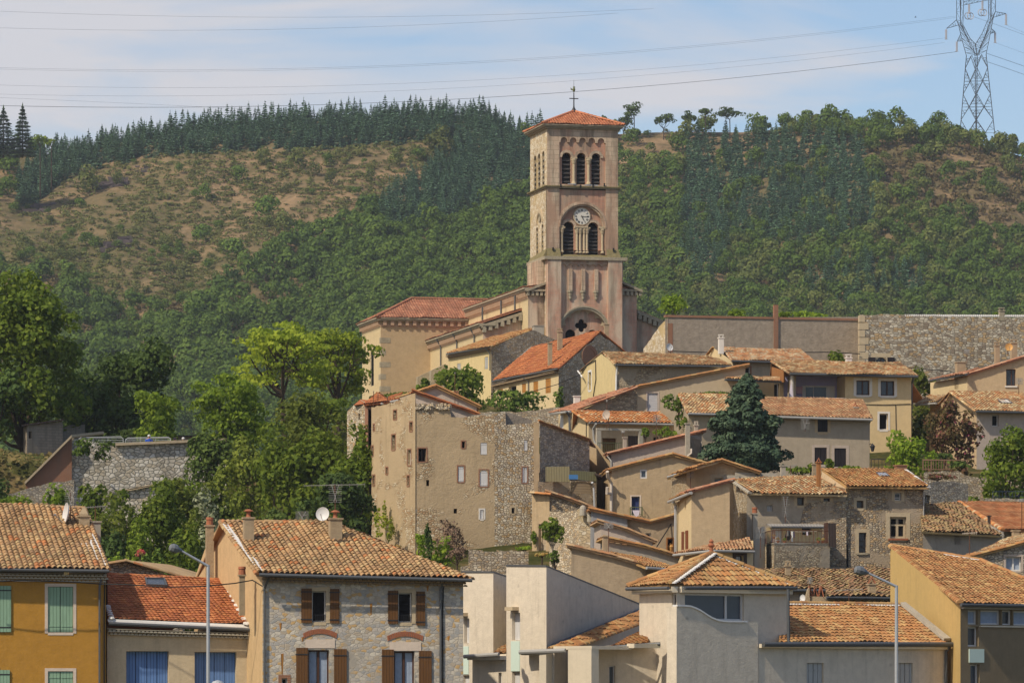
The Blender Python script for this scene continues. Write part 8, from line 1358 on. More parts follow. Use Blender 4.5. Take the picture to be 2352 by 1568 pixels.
for i, x in enumerate((1405, 1419, 1434)): b = MB(); [b.prism([P(x - 5, 1243 + i * 2.5 - k * 1.5, 268.8), P(x + 6, 1244 + i * 2.5 - k * 1.5, 268.8), P(x + 6, 1245.2 + i * 2.5 - k * 1.5, 268.8), P(x - 5, 1244.2 + i * 2.5 - k * 1.5, 268.8)], (0, .6, 0)) for k in range(7)]; tag(b.build('tile_stack', 't_mixed'), ['left', 'middle', 'right'][i] + 'most stack of spare roof tiles above the grey lean-to' if i != 1 else 'stack of spare roof tiles between two other stacks', 'tiles')
antenna(1398, 1200, 1275, 266, 'aerial with white cap by the chimney of the grey lean-to', 22, 12)
t = H('tiled_shed', 'small grey-pink shed with ragged tiled slope', 1440, 279); gablewall(t, (1381, 277), (1499, 279), [(1381, 1202), (1440, 1219), (1499, 1243)], 'pinkgray', [W(1470.5, 1244, 1476, 1250, k='W', mull=[], fw=.05)], dep=6, rm='t_dark2', zb=0)
t = H('blue_grey_wall', 'blue-grey rendered wall joining a stained brown wall under a dipping tile coping', 1450, 289, 'wall'); zb = 2
gablewall(t, (1361, 287), (1441, 287.6), [(1361, 1173), (1441, 1190)], 'bluegray', [], dep=2, zb=zb, slope=False); gablewall(t, (1441, 287.6), (1551, 290), [(1441, 1190), (1493, 1201), (1551, 1185)], 'crack', [W(1483, 1223, 1495, 1236, k='D'), W(1533, 1236, 1546, 1270, k='D', f='siding', sur=(.08, 'siding'))], dep=2, zb=zb, slope=False)
t = thing('iron_lantern', 'small old lantern hanging beside the door of the stained wall', 'street lamp', P(1540, 1262, 288)); b = MB(); b.lathe(P(1540, 1270, 288), [(.1, 0), (.2, .38), (.22, .4), (.05, .6), (0, .66)], 6); b.build('lantern', 'dish_o', t); b = MB(); b.tube([P(1540, 1254, 288), P(1536, 1248, 289)], .03, 4); b.build('bracket', 'iron', t); cable([(1549, 1190, 288), (1520, 1236, 287), (1493, 1280, 286)], 'black cable slanting across the stained wall', .035)
# --- stone terraces right of the ruin
t = H('plaster_annex', 'narrow stained plaster annex with a tiled edge right of the tan ruin', 1245, 299); wall(t, (1222, 299.5), (1262, 298.5), [(1222, 1131), (1262, 1134)], 'beige_stain', [W(1237, 1202, 1254, 1268, k='W', mull=[], f='stonetrim', g='cmblock', rec=.25)], zb=6); r_ = MB(); r_.prism([P(1220, 1130, 299), P(1266, 1134, 298), P(1266, 1137, 298), P(1220, 1133, 299)], (.4, 5, 0)); o = r_.build('roof', 't_warm', t); caps([P(1220, 1130, 299), P(1266, 1134, 298)], 't_orange', o, .12, name='verge_tiles'); shell(t, [(V2(1262, 298.5), P(0, 1134, 298.5).z), (V2(1264, 305), P(0, 1134, 298.5).z)], 'rub_gray', 6)
t = H('sloping_rubble_wall', 'rubble wall with sloping tile coping below the corrugated sheds', 1310, 300, 'wall'); gablewall(t, (1262, 298.6), (1356, 301), [(1262, 1134), (1310, 1149), (1356, 1167)], 'rub_brown', [], dep=1.2, zb=6, slope=False, rm='t_dark2')
t = H('curved_rubble_wall', 'curved dry rubble wall ending in a broken pale edge', 1310, 290, 'wall'); wall(t, (1262, 293), (1330, 290), [(1262, 1172), (1290, 1176), (1312, 1172), (1330, 1168)], 'rub_gray2', [], zb=3); wall(t, (1296, 281), (1318, 280), [(1296, 1268), (1306, 1255), (1318, 1262)], 'rub_gray2', [], zb=-2)
b = MB(); pp = [(1328, 1168), (1334, 1165), (1341, 1166), (1346, 1178), (1352, 1185), (1350, 1200), (1356, 1206), (1366, 1206), (1374, 1214), (1375, 1232), (1384, 1244), (1386, 1256), (1330, 1256)]; b.prism([P(x, y, 289) for x, y in pp], (0, 1.5, 0)); b.build('broken_wall_end', 'sidestone', t)
for i, (x, y, r_) in enumerate(((1339, 1167, 8), (1355, 1183, 7), (1371, 1203, 9), (1373, 1240, 9))): b = MB(); c = P(x, y, 288.7); r = r_ / F * 288; b.lathe(c - Vector((0, 0, r * 2)), [(r, 0), (r, r * 2), (r * .8, r * 2.6), (r * .3, r * 2.95), (0, r * 3)], 12); b.build('rounded_pier', 'concrete', t)
t = H('low_stone_terrace', 'low broken grey stone terrace walls under the tan ruin', 1145, 283, 'wall'); wall(t, (1076, 283), (1214, 284), [(1076, 1261), (1108, 1262), (1108, 1268), (1120, 1268), (1140, 1267), (1140, 1262), (1214, 1264)], 'rub_gray2', [], zb=-2); shell(t, [(V2(1214, 284), P(0, 1264, 284).z), (V2(1214, 287), P(0, 1264, 284).z), (V2(1076, 286), P(0, 1262, 284).z), (V2(1076, 283), P(0, 1262, 284).z)], 'rub_gray2', -2); wall(t, (1058, 280), (1160, 280.6), [(1058, 1300), (1090, 1296), (1160, 1298)], 'rub_gray2', [], zb=-4)
t = H('corrugated_shed', 'patched shed with mossy corrugated balcony front and a slatted shutter', 1320, 303); b = MB(); b.prism([P(1253, 1105, 303), P(1253, 1071, 303), P(1308, 1070, 303), P(1309, 1106, 303)], (0, .2, 0)); b.build('corrugated_panel', 'corrug', t); b = MB(); b.prism([P(1310, 1099, 303), P(1310, 1079, 303), P(1369, 1083, 303.5), P(1371, 1105, 303.5)], (0, .2, 0)); b.build('corrugated_panel', 'corrug2', t)
wall(t, (1236, 303.2), (1370, 305), [(1236, 1104), (1370, 1106)], 'rub_brown2', [W(1311.5, 1103.5, 1360, 1132.5, k='S', n=1, m='corrug_h', srec=.03, batt=())], zb=7); shell(t, [(V2(1370, 305), P(0, 1083, 305).z), (V2(1370, 311), P(0, 1083, 305).z), (V2(1236, 310), P(0, 1075, 305).z), (V2(1236, 303.5), P(0, 1104, 303).z)], 'rub_brown2', 7); b = MB(); b.prism([P(1366, 1085, 303), P(1384, 1092, 303), P(1384, 1095, 303), P(1366, 1089, 303)], (0, 4, 0)); b.build('roof', 'oldwood', t); pipe(t, [P(1360, 1107, 302.5), P(1364, 1118, 302.8), P(1366, 1165, 302.8)], 'galva', .08); b = MB(); c = P(1317, 1093, 302.4); b.box(c.x - .28, c.x + .28, c.y - .1, c.y + .1, c.z - .18, c.z + .1); tag(b.build('blue_crate', 'bluebin'), 'small blue crate on the mossy corrugated balcony', 'crate')
# --- right side: U V W X
t = H('patchy_roof_house', 'low grey rendered house with very weathered patchy roof', 2210, 281); pl = wall(t, (2120, 280), (2299, 282), [(2120, 1222), (2299, 1230)], 'dull2', [W(2192, 1222.5, 2210, 1249, k='W', f='oldwood', g='glass', trans=[.5])]); ro, q3, qn = roof(t, [(2118, 1219, 279.3), (2302, 1229, 281.5), (2202, 1158, 292), (2112, 1158)], 't_dark', jit=1.8, pitch=.25); caps([q3[2], q3[1]], 'concrete', ro, .15, name='verge_mortar'); shell(t, [(V2(2299, 282), P(0, 1230, 282).z), (V2(2306, 292), P(0, 1230, 282).z), (V2(2120, 294), P(0, 1200, 290).z)], 'dull2', 3)
t = H('flat_tile_house', 'dark-fronted house with bright orange flat-tiled roof at the right edge', 2340, 288); wall(t, (2306, 286), (2460, 287), [(2306, 1218), (2460, 1219)], 'dkbrown', [W(2328, 1222, 2342, 1242, k='D')]); ro, q3, qn = roof(t, [(2302, 1215, 285.3), (2470, 1216, 286.4), (2470, 1156, 297), (2204, 1153)], 't_orange3', pitch=.22, course=.34, amp=.03, K=4); caps([q3[3], q3[0]], 't_orange', ro, .17, .34, 'verge_tiles'); shell(t, [(V2(2460, 287), P(0, 1219, 287).z), (V2(2460, 298), P(0, 1219, 287).z)], 'dkbrown', 3); chimney(ro, 2269, 2275, 1185, 1212, 285.5, 'oldwood', 'none'); antenna(2347, 1145, 1235, 283, 'tall mast aerial at the right edge over the flat tiles', 14, 6); b = MB(); b.prism([P(2225, 1149, 297), P(2420, 1152, 297), P(2420, 1157, 297), P(2225, 1155, 297)], (0, 1, 0)); b.build('coping', 't_dark', ro)
t = H('corner_stone_house', 'stone house corner with double white window and sloping tiled edge at the right border', 2300, 263); pl, ro = gablewall(t, (2228, 262), (2480, 266), [(2228, 1281), (2290, 1266), (2352, 1249), (2480, 1212)], 'rub_gray', [W(2310, 1277, 2345.5, 1310, k='W', fw=.08, g='curtain', sur=(.1, 'pinkgray'))], dep=8, rm='t_warm', zb=-2); r2, k3, kn = roof(t, [(2229, 1280, 261.5), (2400, 1235, 264.5), (2400, 1215, 270), (2300, 1243)], 't_mixed', name='roof'); antenna(2227, 1222, 1292, 262, 'white double-hooped mast in front of the grey rendered house', boom=30, kind='yagi', m='pvc'); chimney(ro, 2326, 2341, 1219, 1246, 268, 'chim', 'none')
t = H('garden_rubble_wall', 'rough rubble garden wall below the wooden fence and the trees', 2170, 306, 'wall'); wall(t, (2122, 304), (2224, 306), [(2122, 1108), (2150, 1104), (2200, 1106), (2224, 1112)], 'rub_gray', [W(2124, 1136, 2137, 1156, k='D', rec=.4)], zb=8); wall(t, (2122, 312), (2470, 315), [(2122, 1084), (2200, 1080), (2215, 1090), (2300, 1098), (2470, 1100)], 'rub_gray2', [], zb=8, name='upper_wall')
t = H('wooden_fence', 'low brown picket fence under the oleander', 2150, 316, 'fence'); zf = P(0, 1079, 316).z; railing(t, [P(2120, 1079, 316), P(2180, 1079, 316)], .65, 'woodfence', .16, .03, 'pickets'); b = MB(); b.tube([P(2140, 1079, 316), P(2140, 1054, 316)], .04, 5); b.tube([P(2222, 1079, 316), P(2222, 1054, 316)], .04, 5); b.tube([P(2118, 1055, 316), P(2226, 1056, 316)], .03, 5); b.build('rail', 'woodfence', t)
t = H('blue_railing', 'blue iron railing at the foot of the round dense tree', 2320, 306, 'railing'); railing(t, [P(2280, 1142, 305), P(2370, 1141, 306)], .38, 'bluepaint', .22, .012); wall(H('railing_wall', 'low mossy plinth carrying the blue railing', 2320, 305, 'wall'), (2262, 305), (2480, 306), [(2262, 1143), (2480, 1142)], 'rub_gray', [], zb=8)
t = H('black_railing', 'short black iron railing right of the lantern', 2015, 325, 'railing'); railing(t, [P(2001, 1076, 325), P(2034, 1076, 325)], .65, 'iron', .2, .02)

# ================================================================== left terrace, shed, barriers
t = H('terrace_wall', 'pale rubble retaining wall with brick buttress and ochre coping on the left hillside', 300, 331, 'wall')
pt = Plane((163, 331), (470, 334)); wall(t, None, None, [(165, 1004), (265, 1022), (446, 1014), (520, 1010)], 'rub_terrace', [], zb=8, pl=pt); pbk = Plane((40, 329.5), (165, 330.6)); wall(t, None, None, [(59, 1110), (165, 1003)], 'brick', [], zb=8, pl=pbk, name='brick_buttress')
b = MB()
for a, c in (((57, 1110, 329.3), (165, 1002, 330.3)), ((265, 1021, 331.7), (520, 1010, 334.2)), ((165, 1002, 330.3), (237, 994, 336))): a, c = P(*a), P(*c); b.prism([a + Vector((0, -.1, -.05)), c + Vector((0, -.1, -.05)), c + Vector((0, -.1, .13)), a + Vector((0, -.1, .13))], (0, .75, 0))
b.build('coping', 'stonetrim', t); pl2 = wall(t, (270, 326), (420, 327), [(270, 1125), (300, 1122), (369, 1107), (420, 1098)], 'rub_terrace', [], zb=6, name='lower_wall'); b = MB(); b.prism([P(270, 1124, 325.8), P(300, 1121, 325.9), P(420, 1097, 326.8), P(420, 1101, 326.8), P(300, 1125, 325.9), P(270, 1128, 325.8)], (0, .5, 0)); b.build('coping', 'stonetrim', t); wall(t, (-40, 322), (170, 324), [(-40, 1150), (60, 1122), (110, 1108), (170, 1100)], 'rub_gray', [], zb=4, name='lower_wall')
t = H('block_shed', 'windowless-looking grey concrete block shed under the big left tree', 100, 348); wall(t, (54, 350), (62, 347), [(54, 979), (62, 977)], 'block', [], zb=15); pl = wall(t, (62, 347), (144, 349), [(62, 977), (144, 967)], 'block', [W(66, 990, 73, 1006, k='D', f='brownframe')], zb=15); wall(t, (144, 352), (195, 354), [(144, 976), (195, 974)], 'block', [], zb=15); b = MB(); b.prism([P(50, 978, 346.5), P(146, 965, 348.5), P(146, 965, 356), P(50, 978, 356)], (0, 0, .12)); b.build('roof', 'oldwood', t); shell(t, [(V2(144, 349), P(0, 968, 349).z), (V2(144, 356), P(0, 968, 349).z), (V2(54, 356), P(0, 979, 349).z), (V2(54, 350), P(0, 979, 349).z)], 'block', 15)
for i, (x0, x1, y0, y1, lab) in enumerate(((180, 283, 1002, 1022, 'left metal crowd barrier standing on the terrace'), (288, 392, 1003, 1018, 'right metal crowd barrier standing on the terrace'))):
    Y = 332.5 + i; t = thing('crowd_barrier', lab, 'barrier', P((x0 + x1) / 2, y1, Y), 'crowd barriers on the terrace'); a, c, d, e = P(x0, y1, Y), P(x1, y1, Y), P(x1, y0, Y), P(x0, y0 + 2, Y); b = MB(); ins = Vector((.15, 0, 0)); dn = Vector((0, 0, -.15)); b.tube([a, e + dn, e + ins, d - ins, d + dn, c], .028, 6)
    for f_ in (.35, .6, .85): b.tube([a.lerp(e, f_), c.lerp(d, f_)], .018, 4)
    for f_ in (.33, .66): b.tube([a.lerp(c, f_), e.lerp(d, f_)], .015, 4)
    b.build('frame', 'galva', t)
# people on the terrace, standing behind the coping
def person(px, ytop, Y, shirt, lab, cap='white', turn=0.0, reach=0.2):
    top = P(px, ytop, Y); h = 1.72; z0 = top.z - h; c = Vector((top.x, Y, z0)); t = thing('person', lab, 'person', c, None)
    J = {'pel': (0, 0, .93), 'sp': (0, 0, 1.15), 'ch': (0, 0, 1.36), 'nk': (0, 0, 1.48), 'h1': (0, -.02, 1.58), 'h2': (0, -.02, 1.67), 'sl': (-.19, 0, 1.40), 'el': (-.25, -.04, 1.13), 'wl': (-.22, -reach, .95), 'sr': (.19, 0, 1.40), 'er': (.26, -.02, 1.13), 'wr': (.24, -.12, .88), 'hl': (-.10, 0, .88), 'kl': (-.11, -.03, .48), 'al': (-.11, .02, .08), 'fl': (-.12, -.13, .03), 'hr': (.10, 0, .88), 'kr': (.11, .02, .48), 'ar': (.12, .05, .08), 'fr': (.13, -.10, .03), 'hdl': (-.215, -reach - .07, .90), 'hdr': (.235, -.16, .80)}
    E = [('pel', 'sp'), ('sp', 'ch'), ('ch', 'nk'), ('nk', 'h1'), ('h1', 'h2'), ('ch', 'sl'), ('sl', 'el'), ('el', 'wl'), ('wl', 'hdl'), ('ch', 'sr'), ('sr', 'er'), ('er', 'wr'), ('wr', 'hdr'), ('pel', 'hl'), ('hl', 'kl'), ('kl', 'al'), ('al', 'fl'), ('pel', 'hr'), ('hr', 'kr'), ('kr', 'ar'), ('ar', 'fr')]
    rad = dict(pel=.14, sp=.13, ch=.15, nk=.06, h1=.085, h2=.085, sl=.07, sr=.07, el=.045, er=.045, wl=.032, wr=.032, hl=.09, hr=.09, kl=.062, kr=.062, al=.042, ar=.042, fl=.035, fr=.035, hdl=.035, hdr=.035)
    ks = list(J); cs, sn = math.cos(turn), math.sin(turn); R2 = lambda p: Vector((p[0] * cs - p[1] * sn, p[0] * sn + p[1] * cs, p[2]))
    me = bpy.data.meshes.new('body'); me.from_pydata([tuple(R2(J[k])) for k in ks], [(ks.index(a), ks.index(b_)) for a, b_ in E], []); o = bpy.data.objects.new('body', me); COL.objects.link(o); o.parent = t; me.materials.append(M('skin')); md = o.modifiers.new('Skin', 'SKIN')
    if not me.skin_vertices:
        pass
    for i, k in enumerate(ks): me.skin_vertices[0].data[i].radius = (rad[k], rad[k] * .85)
    me.skin_vertices[0].data[0].use_root = True; o.modifiers.new('Sub', 'SUBSURF').levels = 1; o.modifiers['Sub'].render_levels = 1
    def lo(b, name, m): b.v = [tuple(c + R2(v)) for v in b.v]; return b.build(name, m, t, smooth=True)
    b = MB()
    for z0_, z1_, r0, r1 in ((.86, 1.02, .185, .18),): pass
    n = 14; prof = [(.86, .185, .13), (1.0, .175, .125), (1.2, .18, .13), (1.36, .205, .135), (1.43, .17, .11), (1.47, .075, .07)]; base = len(b.v)
    for z, a_, d_ in prof:
        for k in range(n): w = 2 * math.pi * k / n; b.v.append((math.cos(w) * a_, math.sin(w) * d_, z))
    for i in range(len(prof) - 1):
        for k in range(n): k2 = (k + 1) % n; b.f.append((i * n + k, i * n + k2, (i + 1) * n + k2, (i + 1) * n + k)); b.r.append(.5)
    for s_, e_ in (('sl', 'el'), ('sr', 'er')): b.tube([J[s_], tuple(Vector(J[s_]).lerp(Vector(J[e_]), .75))], [.085, .065], 8)
    lo(b, 'shirt', shirt); b = MB(); 
    for s_, k_, e_ in (('hl', 'kl', 'al'), ('hr', 'kr', 'ar')): b.tube([(J[s_][0], 0, .95), J[s_], J[k_], J[e_]], [.11, .115, .08, .06], 8)
    lo(b, 'trousers', 'trousers'); b = MB(); b.lathe((0, -.02, 1.635), [(.103, -.02), (.105, .03), (.085, .08), (.04, .11), (0, .115)], 12)
    if cap: b.box(-.06, .06, -.20, -.08, 1.645, 1.66)
    lo(b, 'cap' if cap else 'hair', 'shirt_white' if cap == 'white' else ('shirt_dark' if cap else 'hair')); b = MB(); b.lathe((0, -.115, 1.60), [(.012, -.02), (.016, 0), (.004, .03)], 6); b.box(-.025, .025, -.107, -.10, 1.555, 1.562); b.box(-.045, -.02, -.108, -.10, 1.62, 1.632); b.box(.02, .045, -.108, -.10, 1.62, 1.632); lo(b, 'face_features', 'hair')
person(342, 998, 333.0, 'shirt_blue', 'person in a bright blue shirt and white cap behind the right barrier', 'white', .5); person(402, 1005, 334.0, 'shirt_cyan', 'person in a light blue shirt and dark cap just right of the barriers', 'dark', -.3); person(420.5, 1004, 334.2, 'shirt_white', 'person in white with a white cap above the terrace wall', 'white', .8); person(432, 1010, 334.6, 'shirt_dark', 'dark-haired person, only the head visible above the terrace wall', None, 0); person(439, 1012.5, 335.0, 'shirt_dark', 'shorter dark-haired person at the right end of the terrace group', None, .4)
t = H('park_hut', 'low pale building half hidden under the trees behind the people', 400, 362, 'building'); wall(t, (385, 362), (460, 364), [(385, 1003), (460, 1001)], 'cmblock', [W(440, 1005, 448, 1012, k='D')], zb=15); shell(t, [(V2(460, 364), P(0, 1001, 364).z), (V2(460, 368), P(0, 1001, 364).z), (V2(385, 368), P(0, 1001, 364).z), (V2(385, 362), P(0, 1003, 362).z)], 'cmblock', 15); b = MB(); b.prism([P(383, 1003, 361.6), P(462, 1001, 363.6), P(462, 1001, 368.5), P(383, 1003, 368.5)], (0, 0, .1)); b.build('roof', 'oldwood', t)
# ================================================================== trees, shrubs and climbers near the village
T = tree
T('plane_tree', 'huge sunlit plane tree filling the left edge', 'tree', 55, 1035, 352, 325, 640, 'l_mid', .32, 1.3, 1030, 80, .24, limbs=10, lowcut=-.85, inner=.45)
T('plane_tree', 'dark lower boughs of a tree leaning in from the left edge', 'tree', -30, 1040, 348, 170, 830, 'l_dark', .34, 1.1, 1045, 26, .34, lowcut=-1)
T('chestnut_tree', 'dark dense tree right of the huge plane tree', 'tree', 305, 1010, 358, 225, 780, 'l_dark', .30, 1.2, 1015, 48, .28, limbs=9, lowcut=-1)
T('dark_shrub_tree', 'very dark small tree filling the gap above the block shed', 'tree', 215, 1010, 356, 130, 880, 'l_dark', .3, 1.1, 1015, 24, .36, lowcut=-1)
T('lime_tree', 'small bright green tree above the crowd barriers', 'tree', 358, 1012, 345, 130, 893, 'l_bright', .26, 1.2, 1018, 30, .32, flat=.8, lowcut=-1)
T('dark_tree', 'dark foliage mass between the plane tree and the bright trees', 'tree', 215, 1010, 362, 190, 850, 'l_dark', .3, 1.1, 1010, 26, .33, lowcut=-.85)
T('lime_tree', 'wide bright green tree right of the small one', 'tree', 528, 1012, 350, 215, 866, 'l_bright', .28, 1.2, 1020, 44, .28, flat=.8, lowcut=-1)
T('silk_tree', 'tall flat-crowned tree with dark visible limbs beside the church', 'tree', 650, 950, 372, 290, 735, 'l_bright2', .28, 1.0, 915, 110, .19, flat=.55, limbs=70, lowcut=-.8, tr=.22, inner=.4)
T('silk_tree', 'flat-crowned tree partly behind the church transept', 'tree', 775, 955, 380, 210, 745, 'l_bright2', .28, 1.0, 930, 90, .21, flat=.55, limbs=54, lowcut=-.8, tr=.2, inner=.4)
T('understory_tree', 'soft green tree under the flat-crowned trees', 'tree', 745, 1010, 345, 170, 905, 'l_mid', .26, 1.1, 1000, 22, .33)
T('bushy_tree', 'broad olive-green tree rising right of the terrace', 'tree', 700, 1120, 326, 200, 918, 'l_mid2', .26, 1.1, 1080, 34, .30, lowcut=-.9)
T('bushy_tree', 'large yellow-green tree mass in the middle of the left slope', 'tree', 665, 1240, 312, 270, 985, 'l_mid', .26, 1.15, 1200, 42, .27, lowcut=-.9)
T('bushy_tree', 'dark round tree at the right end of the terrace wall', 'tree', 492, 1130, 322, 130, 988, 'l_dark2', .25, 1.15, 1110, 24, .33, lowcut=-.9)
T('bushy_tree', 'green tree between the dark round tree and the large mass', 'tree', 575, 1170, 318, 140, 1005, 'l_mid2', .25, 1.1, 1140, 24, .33, lowcut=-.9)
T('thicket', 'green undergrowth filling the slope under the large tree mass', 'shrub', 620, 1290, 290, 230, 1170, 'l_mid2', .24, 1.1, 1280, 36, .28, lowcut=-1)
T('thicket', 'leafy thicket between the terrace wall and the red roof', 'shrub', 260, 1250, 285, 180, 1150, 'l_mid2', .24, 1.1, 1240, 30, .28, lowcut=-1)
T('thicket', 'dark hollow bushes behind the ochre house chimneys', 'shrub', 240, 1290, 275, 130, 1215, 'l_dark', .24, 1.1, 1280, 20, .32, lowcut=-1)
T('thicket', 'bush line under the coping of the lower terrace wall', 'shrub', 420, 1130, 320, 120, 1090, 'l_mid', .24, 1.1, 1125, 20, .3, lowcut=-1)
T('thicket', 'dark bushes in front of the people at the foot of the bright trees', 'shrub', 300, 1015, 350, 170, 985, 'l_dark', .24, 1.1, 1012, 20, .25, lowcut=-1)
T('ivy_tree', 'narrow climbing greenery in the crevice beside the tan ruin', 'tree', 838, 1200, 308, 40, 1010, 'l_mid', .22, 1.1, 1190, 20, .4, lowcut=-1)
T('ivy_tree', 'climbing tree at the foot of the stone turret', 'tree', 822, 1080, 312, 70, 960, 'l_mid', .24, 1.1, 1075, 14, .38, lowcut=-.9)
T('bushy_tree', 'green tree against the lower left of the tan ruin', 'tree', 805, 1180, 309, 110, 1040, 'l_mid', .25, 1.1, 1160, 22, .33, lowcut=-.9)
T('dark_evergreen', 'dark evergreen mass behind the long antenna boom', 'tree', 775, 1260, 300, 180, 1085, 'l_dark', .25, 1.2, 1245, 34, .30, lowcut=-.9)
T('olive_tree', 'silvery olive tree in the middle of the lower left thicket', 'tree', 470, 1240, 296, 90, 1130, 'l_silver', .22, 1.0, 1215, 18, .34, lowcut=-.9)
T('hazel_tree', 'bright leafy tree left of the olive tree', 'tree', 345, 1250, 290, 210, 1100, 'l_mid', .24, 1.1, 1230, 34, .28, lowcut=-.9)
T('hazel_tree', 'tree mass between the olive tree and the large yellow-green tree', 'tree', 430, 1180, 305, 150, 1085, 'l_mid2', .24, 1.1, 1170, 26, .30, lowcut=-.9)
T('thicket', 'leafy thicket top behind the ochre house chimneys', 'shrub', 215, 1180, 300, 120, 1105, 'l_mid', .24, 1.1, 1175, 20, .34, lowcut=-.9)
T('thicket', 'leafy bush in front of the brick buttress', 'shrub', 130, 1180, 303, 90, 1100, 'l_bright', .24, 1.0, 1170, 16, .36, lowcut=-.9)
T('thicket', 'low bush line above the ochre house ridge', 'shrub', 30, 1190, 300, 150, 1128, 'l_mid', .24, 1.0, 1180, 18, .34, lowcut=-.9)
T('thicket', 'dark bush at the extreme left above the ochre roof', 'shrub', -10, 1150, 318, 60, 1085, 'l_dark', .24, 1.0, 1140, 10, .4, lowcut=-.9)
T('berry_bush', 'bush with red berries behind the small red roof', 'shrub', 325, 1290, 272, 85, 1208, 'l_mid', .22, 1.1, 1285, 18, .34, lowcut=-.9)
T('garden_shrub', 'yellow-green shrub behind the gap between the houses', 'shrub', 265, 1300, 268, 90, 1262, 'l_bright', .2, 1.0, 1300, 12, .36, lowcut=-.9)
T('garden_shrub', 'dark rounded shrub above the red roof ridge', 'shrub', 350, 1320, 262, 110, 1270, 'l_ivy', .2, 1.1, 1315, 16, .36, lowcut=-.9)
T('garden_shrub', 'loose green shrub behind the left street lamp', 'shrub', 425, 1325, 264, 110, 1215, 'l_mid', .22, 1.1, 1310, 24, .3, lowcut=-.9)
T('garden_shrub', 'green shrub beside the narrow chimney of the stone house', 'shrub', 455, 1270, 280, 80, 1175, 'l_mid2', .22, 1.1, 1260, 18, .33, lowcut=-.9)
T('thicket', 'dark foliage behind the stone house roof', 'shrub', 600, 1260, 285, 220, 1180, 'l_dark2', .24, 1.1, 1250, 34, .28, lowcut=-.9)
T('flowering_bush', 'small bush with pink blossom behind the red roof', 'shrub', 322, 1282, 262, 24, 1258, 'l_pink', .16, .7, 1280, 6, .4)
T('creeper', 'dark creeper hanging over the left part of the terrace wall', 'climbing plant', 195, 1052, 329.6, 68, 1004, 'l_ivy', .2, 1.2, 1050, 14, .36, lowcut=-1, ry=.5, limbs=2, tr=.04)
T('creeper', 'dark creeper tongue right of the first on the terrace wall', 'climbing plant', 240, 1060, 330, 52, 1012, 'l_ivy', .2, 1.2, 1058, 12, .36, lowcut=-1, ry=.5, limbs=2, tr=.04)
T('garden_shrub', 'small bush at the foot of the block shed', 'shrub', 188, 1046, 340, 36, 1030, 'l_dark', .2, 1.0, 1046, 6, .4)
# around church and village
T('fig_tree', 'rounded leafy tree in front of the church aisle', 'tree', 1062, 930, 380, 148, 838, 'l_mid', .32, 1.2, 925, 24, .32, lowcut=-.9); T('fig_tree', 'small sprig of a tree at the left of the rounded leafy tree', 'tree', 975, 925, 384, 40, 866, 'l_mid', .3, .8, 915, 8, .34)
T('clipped_hedge', 'long dark ivy hedge below the ochre-shuttered house', 'hedge', 1195, 975, 371, 200, 893, 'l_ivy', .26, 1.25, 965, 34, .22, lowcut=-1, ry=2.0); T('clipped_hedge', 'pointed ivy clump at the right end of the hedge', 'hedge', 1282, 950, 370, 30, 884, 'l_ivy', .2, 1.2, 948, 10, .4, ry=1.0, lowcut=-1)
def blue_conifer(px, yb, Y, w, yt, lab):
    TSEED[0] += 1; rg = np.random.default_rng(TSEED[0]); b = P(px, yb, Y); h = (P(px, yt, Y).z - b.z); R0 = w / F * Y / 2; t = thing('blue_conifer', lab, 'tree', b); lob = []
    for i in range(230):
        f = (rg.random()) ** .75; z = h * (.04 + .9 * f); prof = (1 - f) ** .72 * (.82 + .18 * math.sin(f * 17)); a = rg.uniform(0, 2 * math.pi); r = R0 * prof * rg.uniform(.5, 1.08) * (1.1 if math.cos(a) < 0 else .95); s = R0 * .15 * (.55 + .7 * (1 - f)); lob.append(((b.x + math.cos(a) * r, b.y + math.sin(a) * r, b.z + z + r * .16), (s, s, s * .62)))
    for i in range(14): f = i / 14; r = R0 * (1 - f) * .7 + .15; lob.append(((b.x, b.y, b.z + h * (.08 + .9 * f)), (r, r, h * .06)))
    C, d, k = blob_pts(lob, 30000, rg, .6); d[:, 2] += .35; Q = leaf_quads(C, d, .20, rg, 1.3); rn = np.clip(rg.random(len(C)) * .6 + rg.random(len(lob))[k] * .4, 0, 1); quads_obj('crown', Q, 'l_bluec', t, rn); m = MB(); m.tube([b - Vector((0, 0, 1)), b + Vector((0, 0, h * .9))], [.35, .05], 8); m.build('trunk', 'bark', t)
blue_conifer(1716, 1092, 308, 222, 850, 'big blue-green conifer standing in front of the mottled roofs')
T('acacia_tree', 'bright green leafy tree in front of the cream-yellow house corner', 'tree', 2092, 1100, 318, 142, 992, 'l_bright', .24, 1.15, 1088, 26, .30, lowcut=-.9)
T('oleander', 'reddish-brown oleander with pink flowers', 'shrub', 2188, 1062, 326, 140, 926, 'l_ole', .22, 1.0, 1050, 30, .27, lowcut=-.9); T('dense_round_tree', 'dense dark-green rounded tree at the right edge', 'tree', 2312, 1145, 308, 185, 982, 'l_mid', .24, 1.25, 1128, 36, .26, lowcut=-.9)
T('garden_tree', 'green tree squeezed between the cream-yellow house and the verge-roofed house', 'tree', 2118, 975, 372, 66, 846, 'l_mid2', .28, 1.1, 960, 18, .36, lowcut=-.9); T('garden_tree', 'darker bush below the squeezed green tree', 'tree', 2112, 1000, 360, 60, 935, 'l_dark2', .26, 1.1, 990, 12, .38, lowcut=-.9)
T('garden_tree', 'small tree against the foot of the plastered wall', 'tree', 1926, 840, 400, 88, 792, 'l_mid', .28, 1.0, 838, 16, .34, lowcut=-.9); T('garden_tree', 'light green tree right of the bell tower behind the wall', 'tree', 1545, 745, 430, 84, 674, 'l_bright', .3, .95, 738, 20, .32)
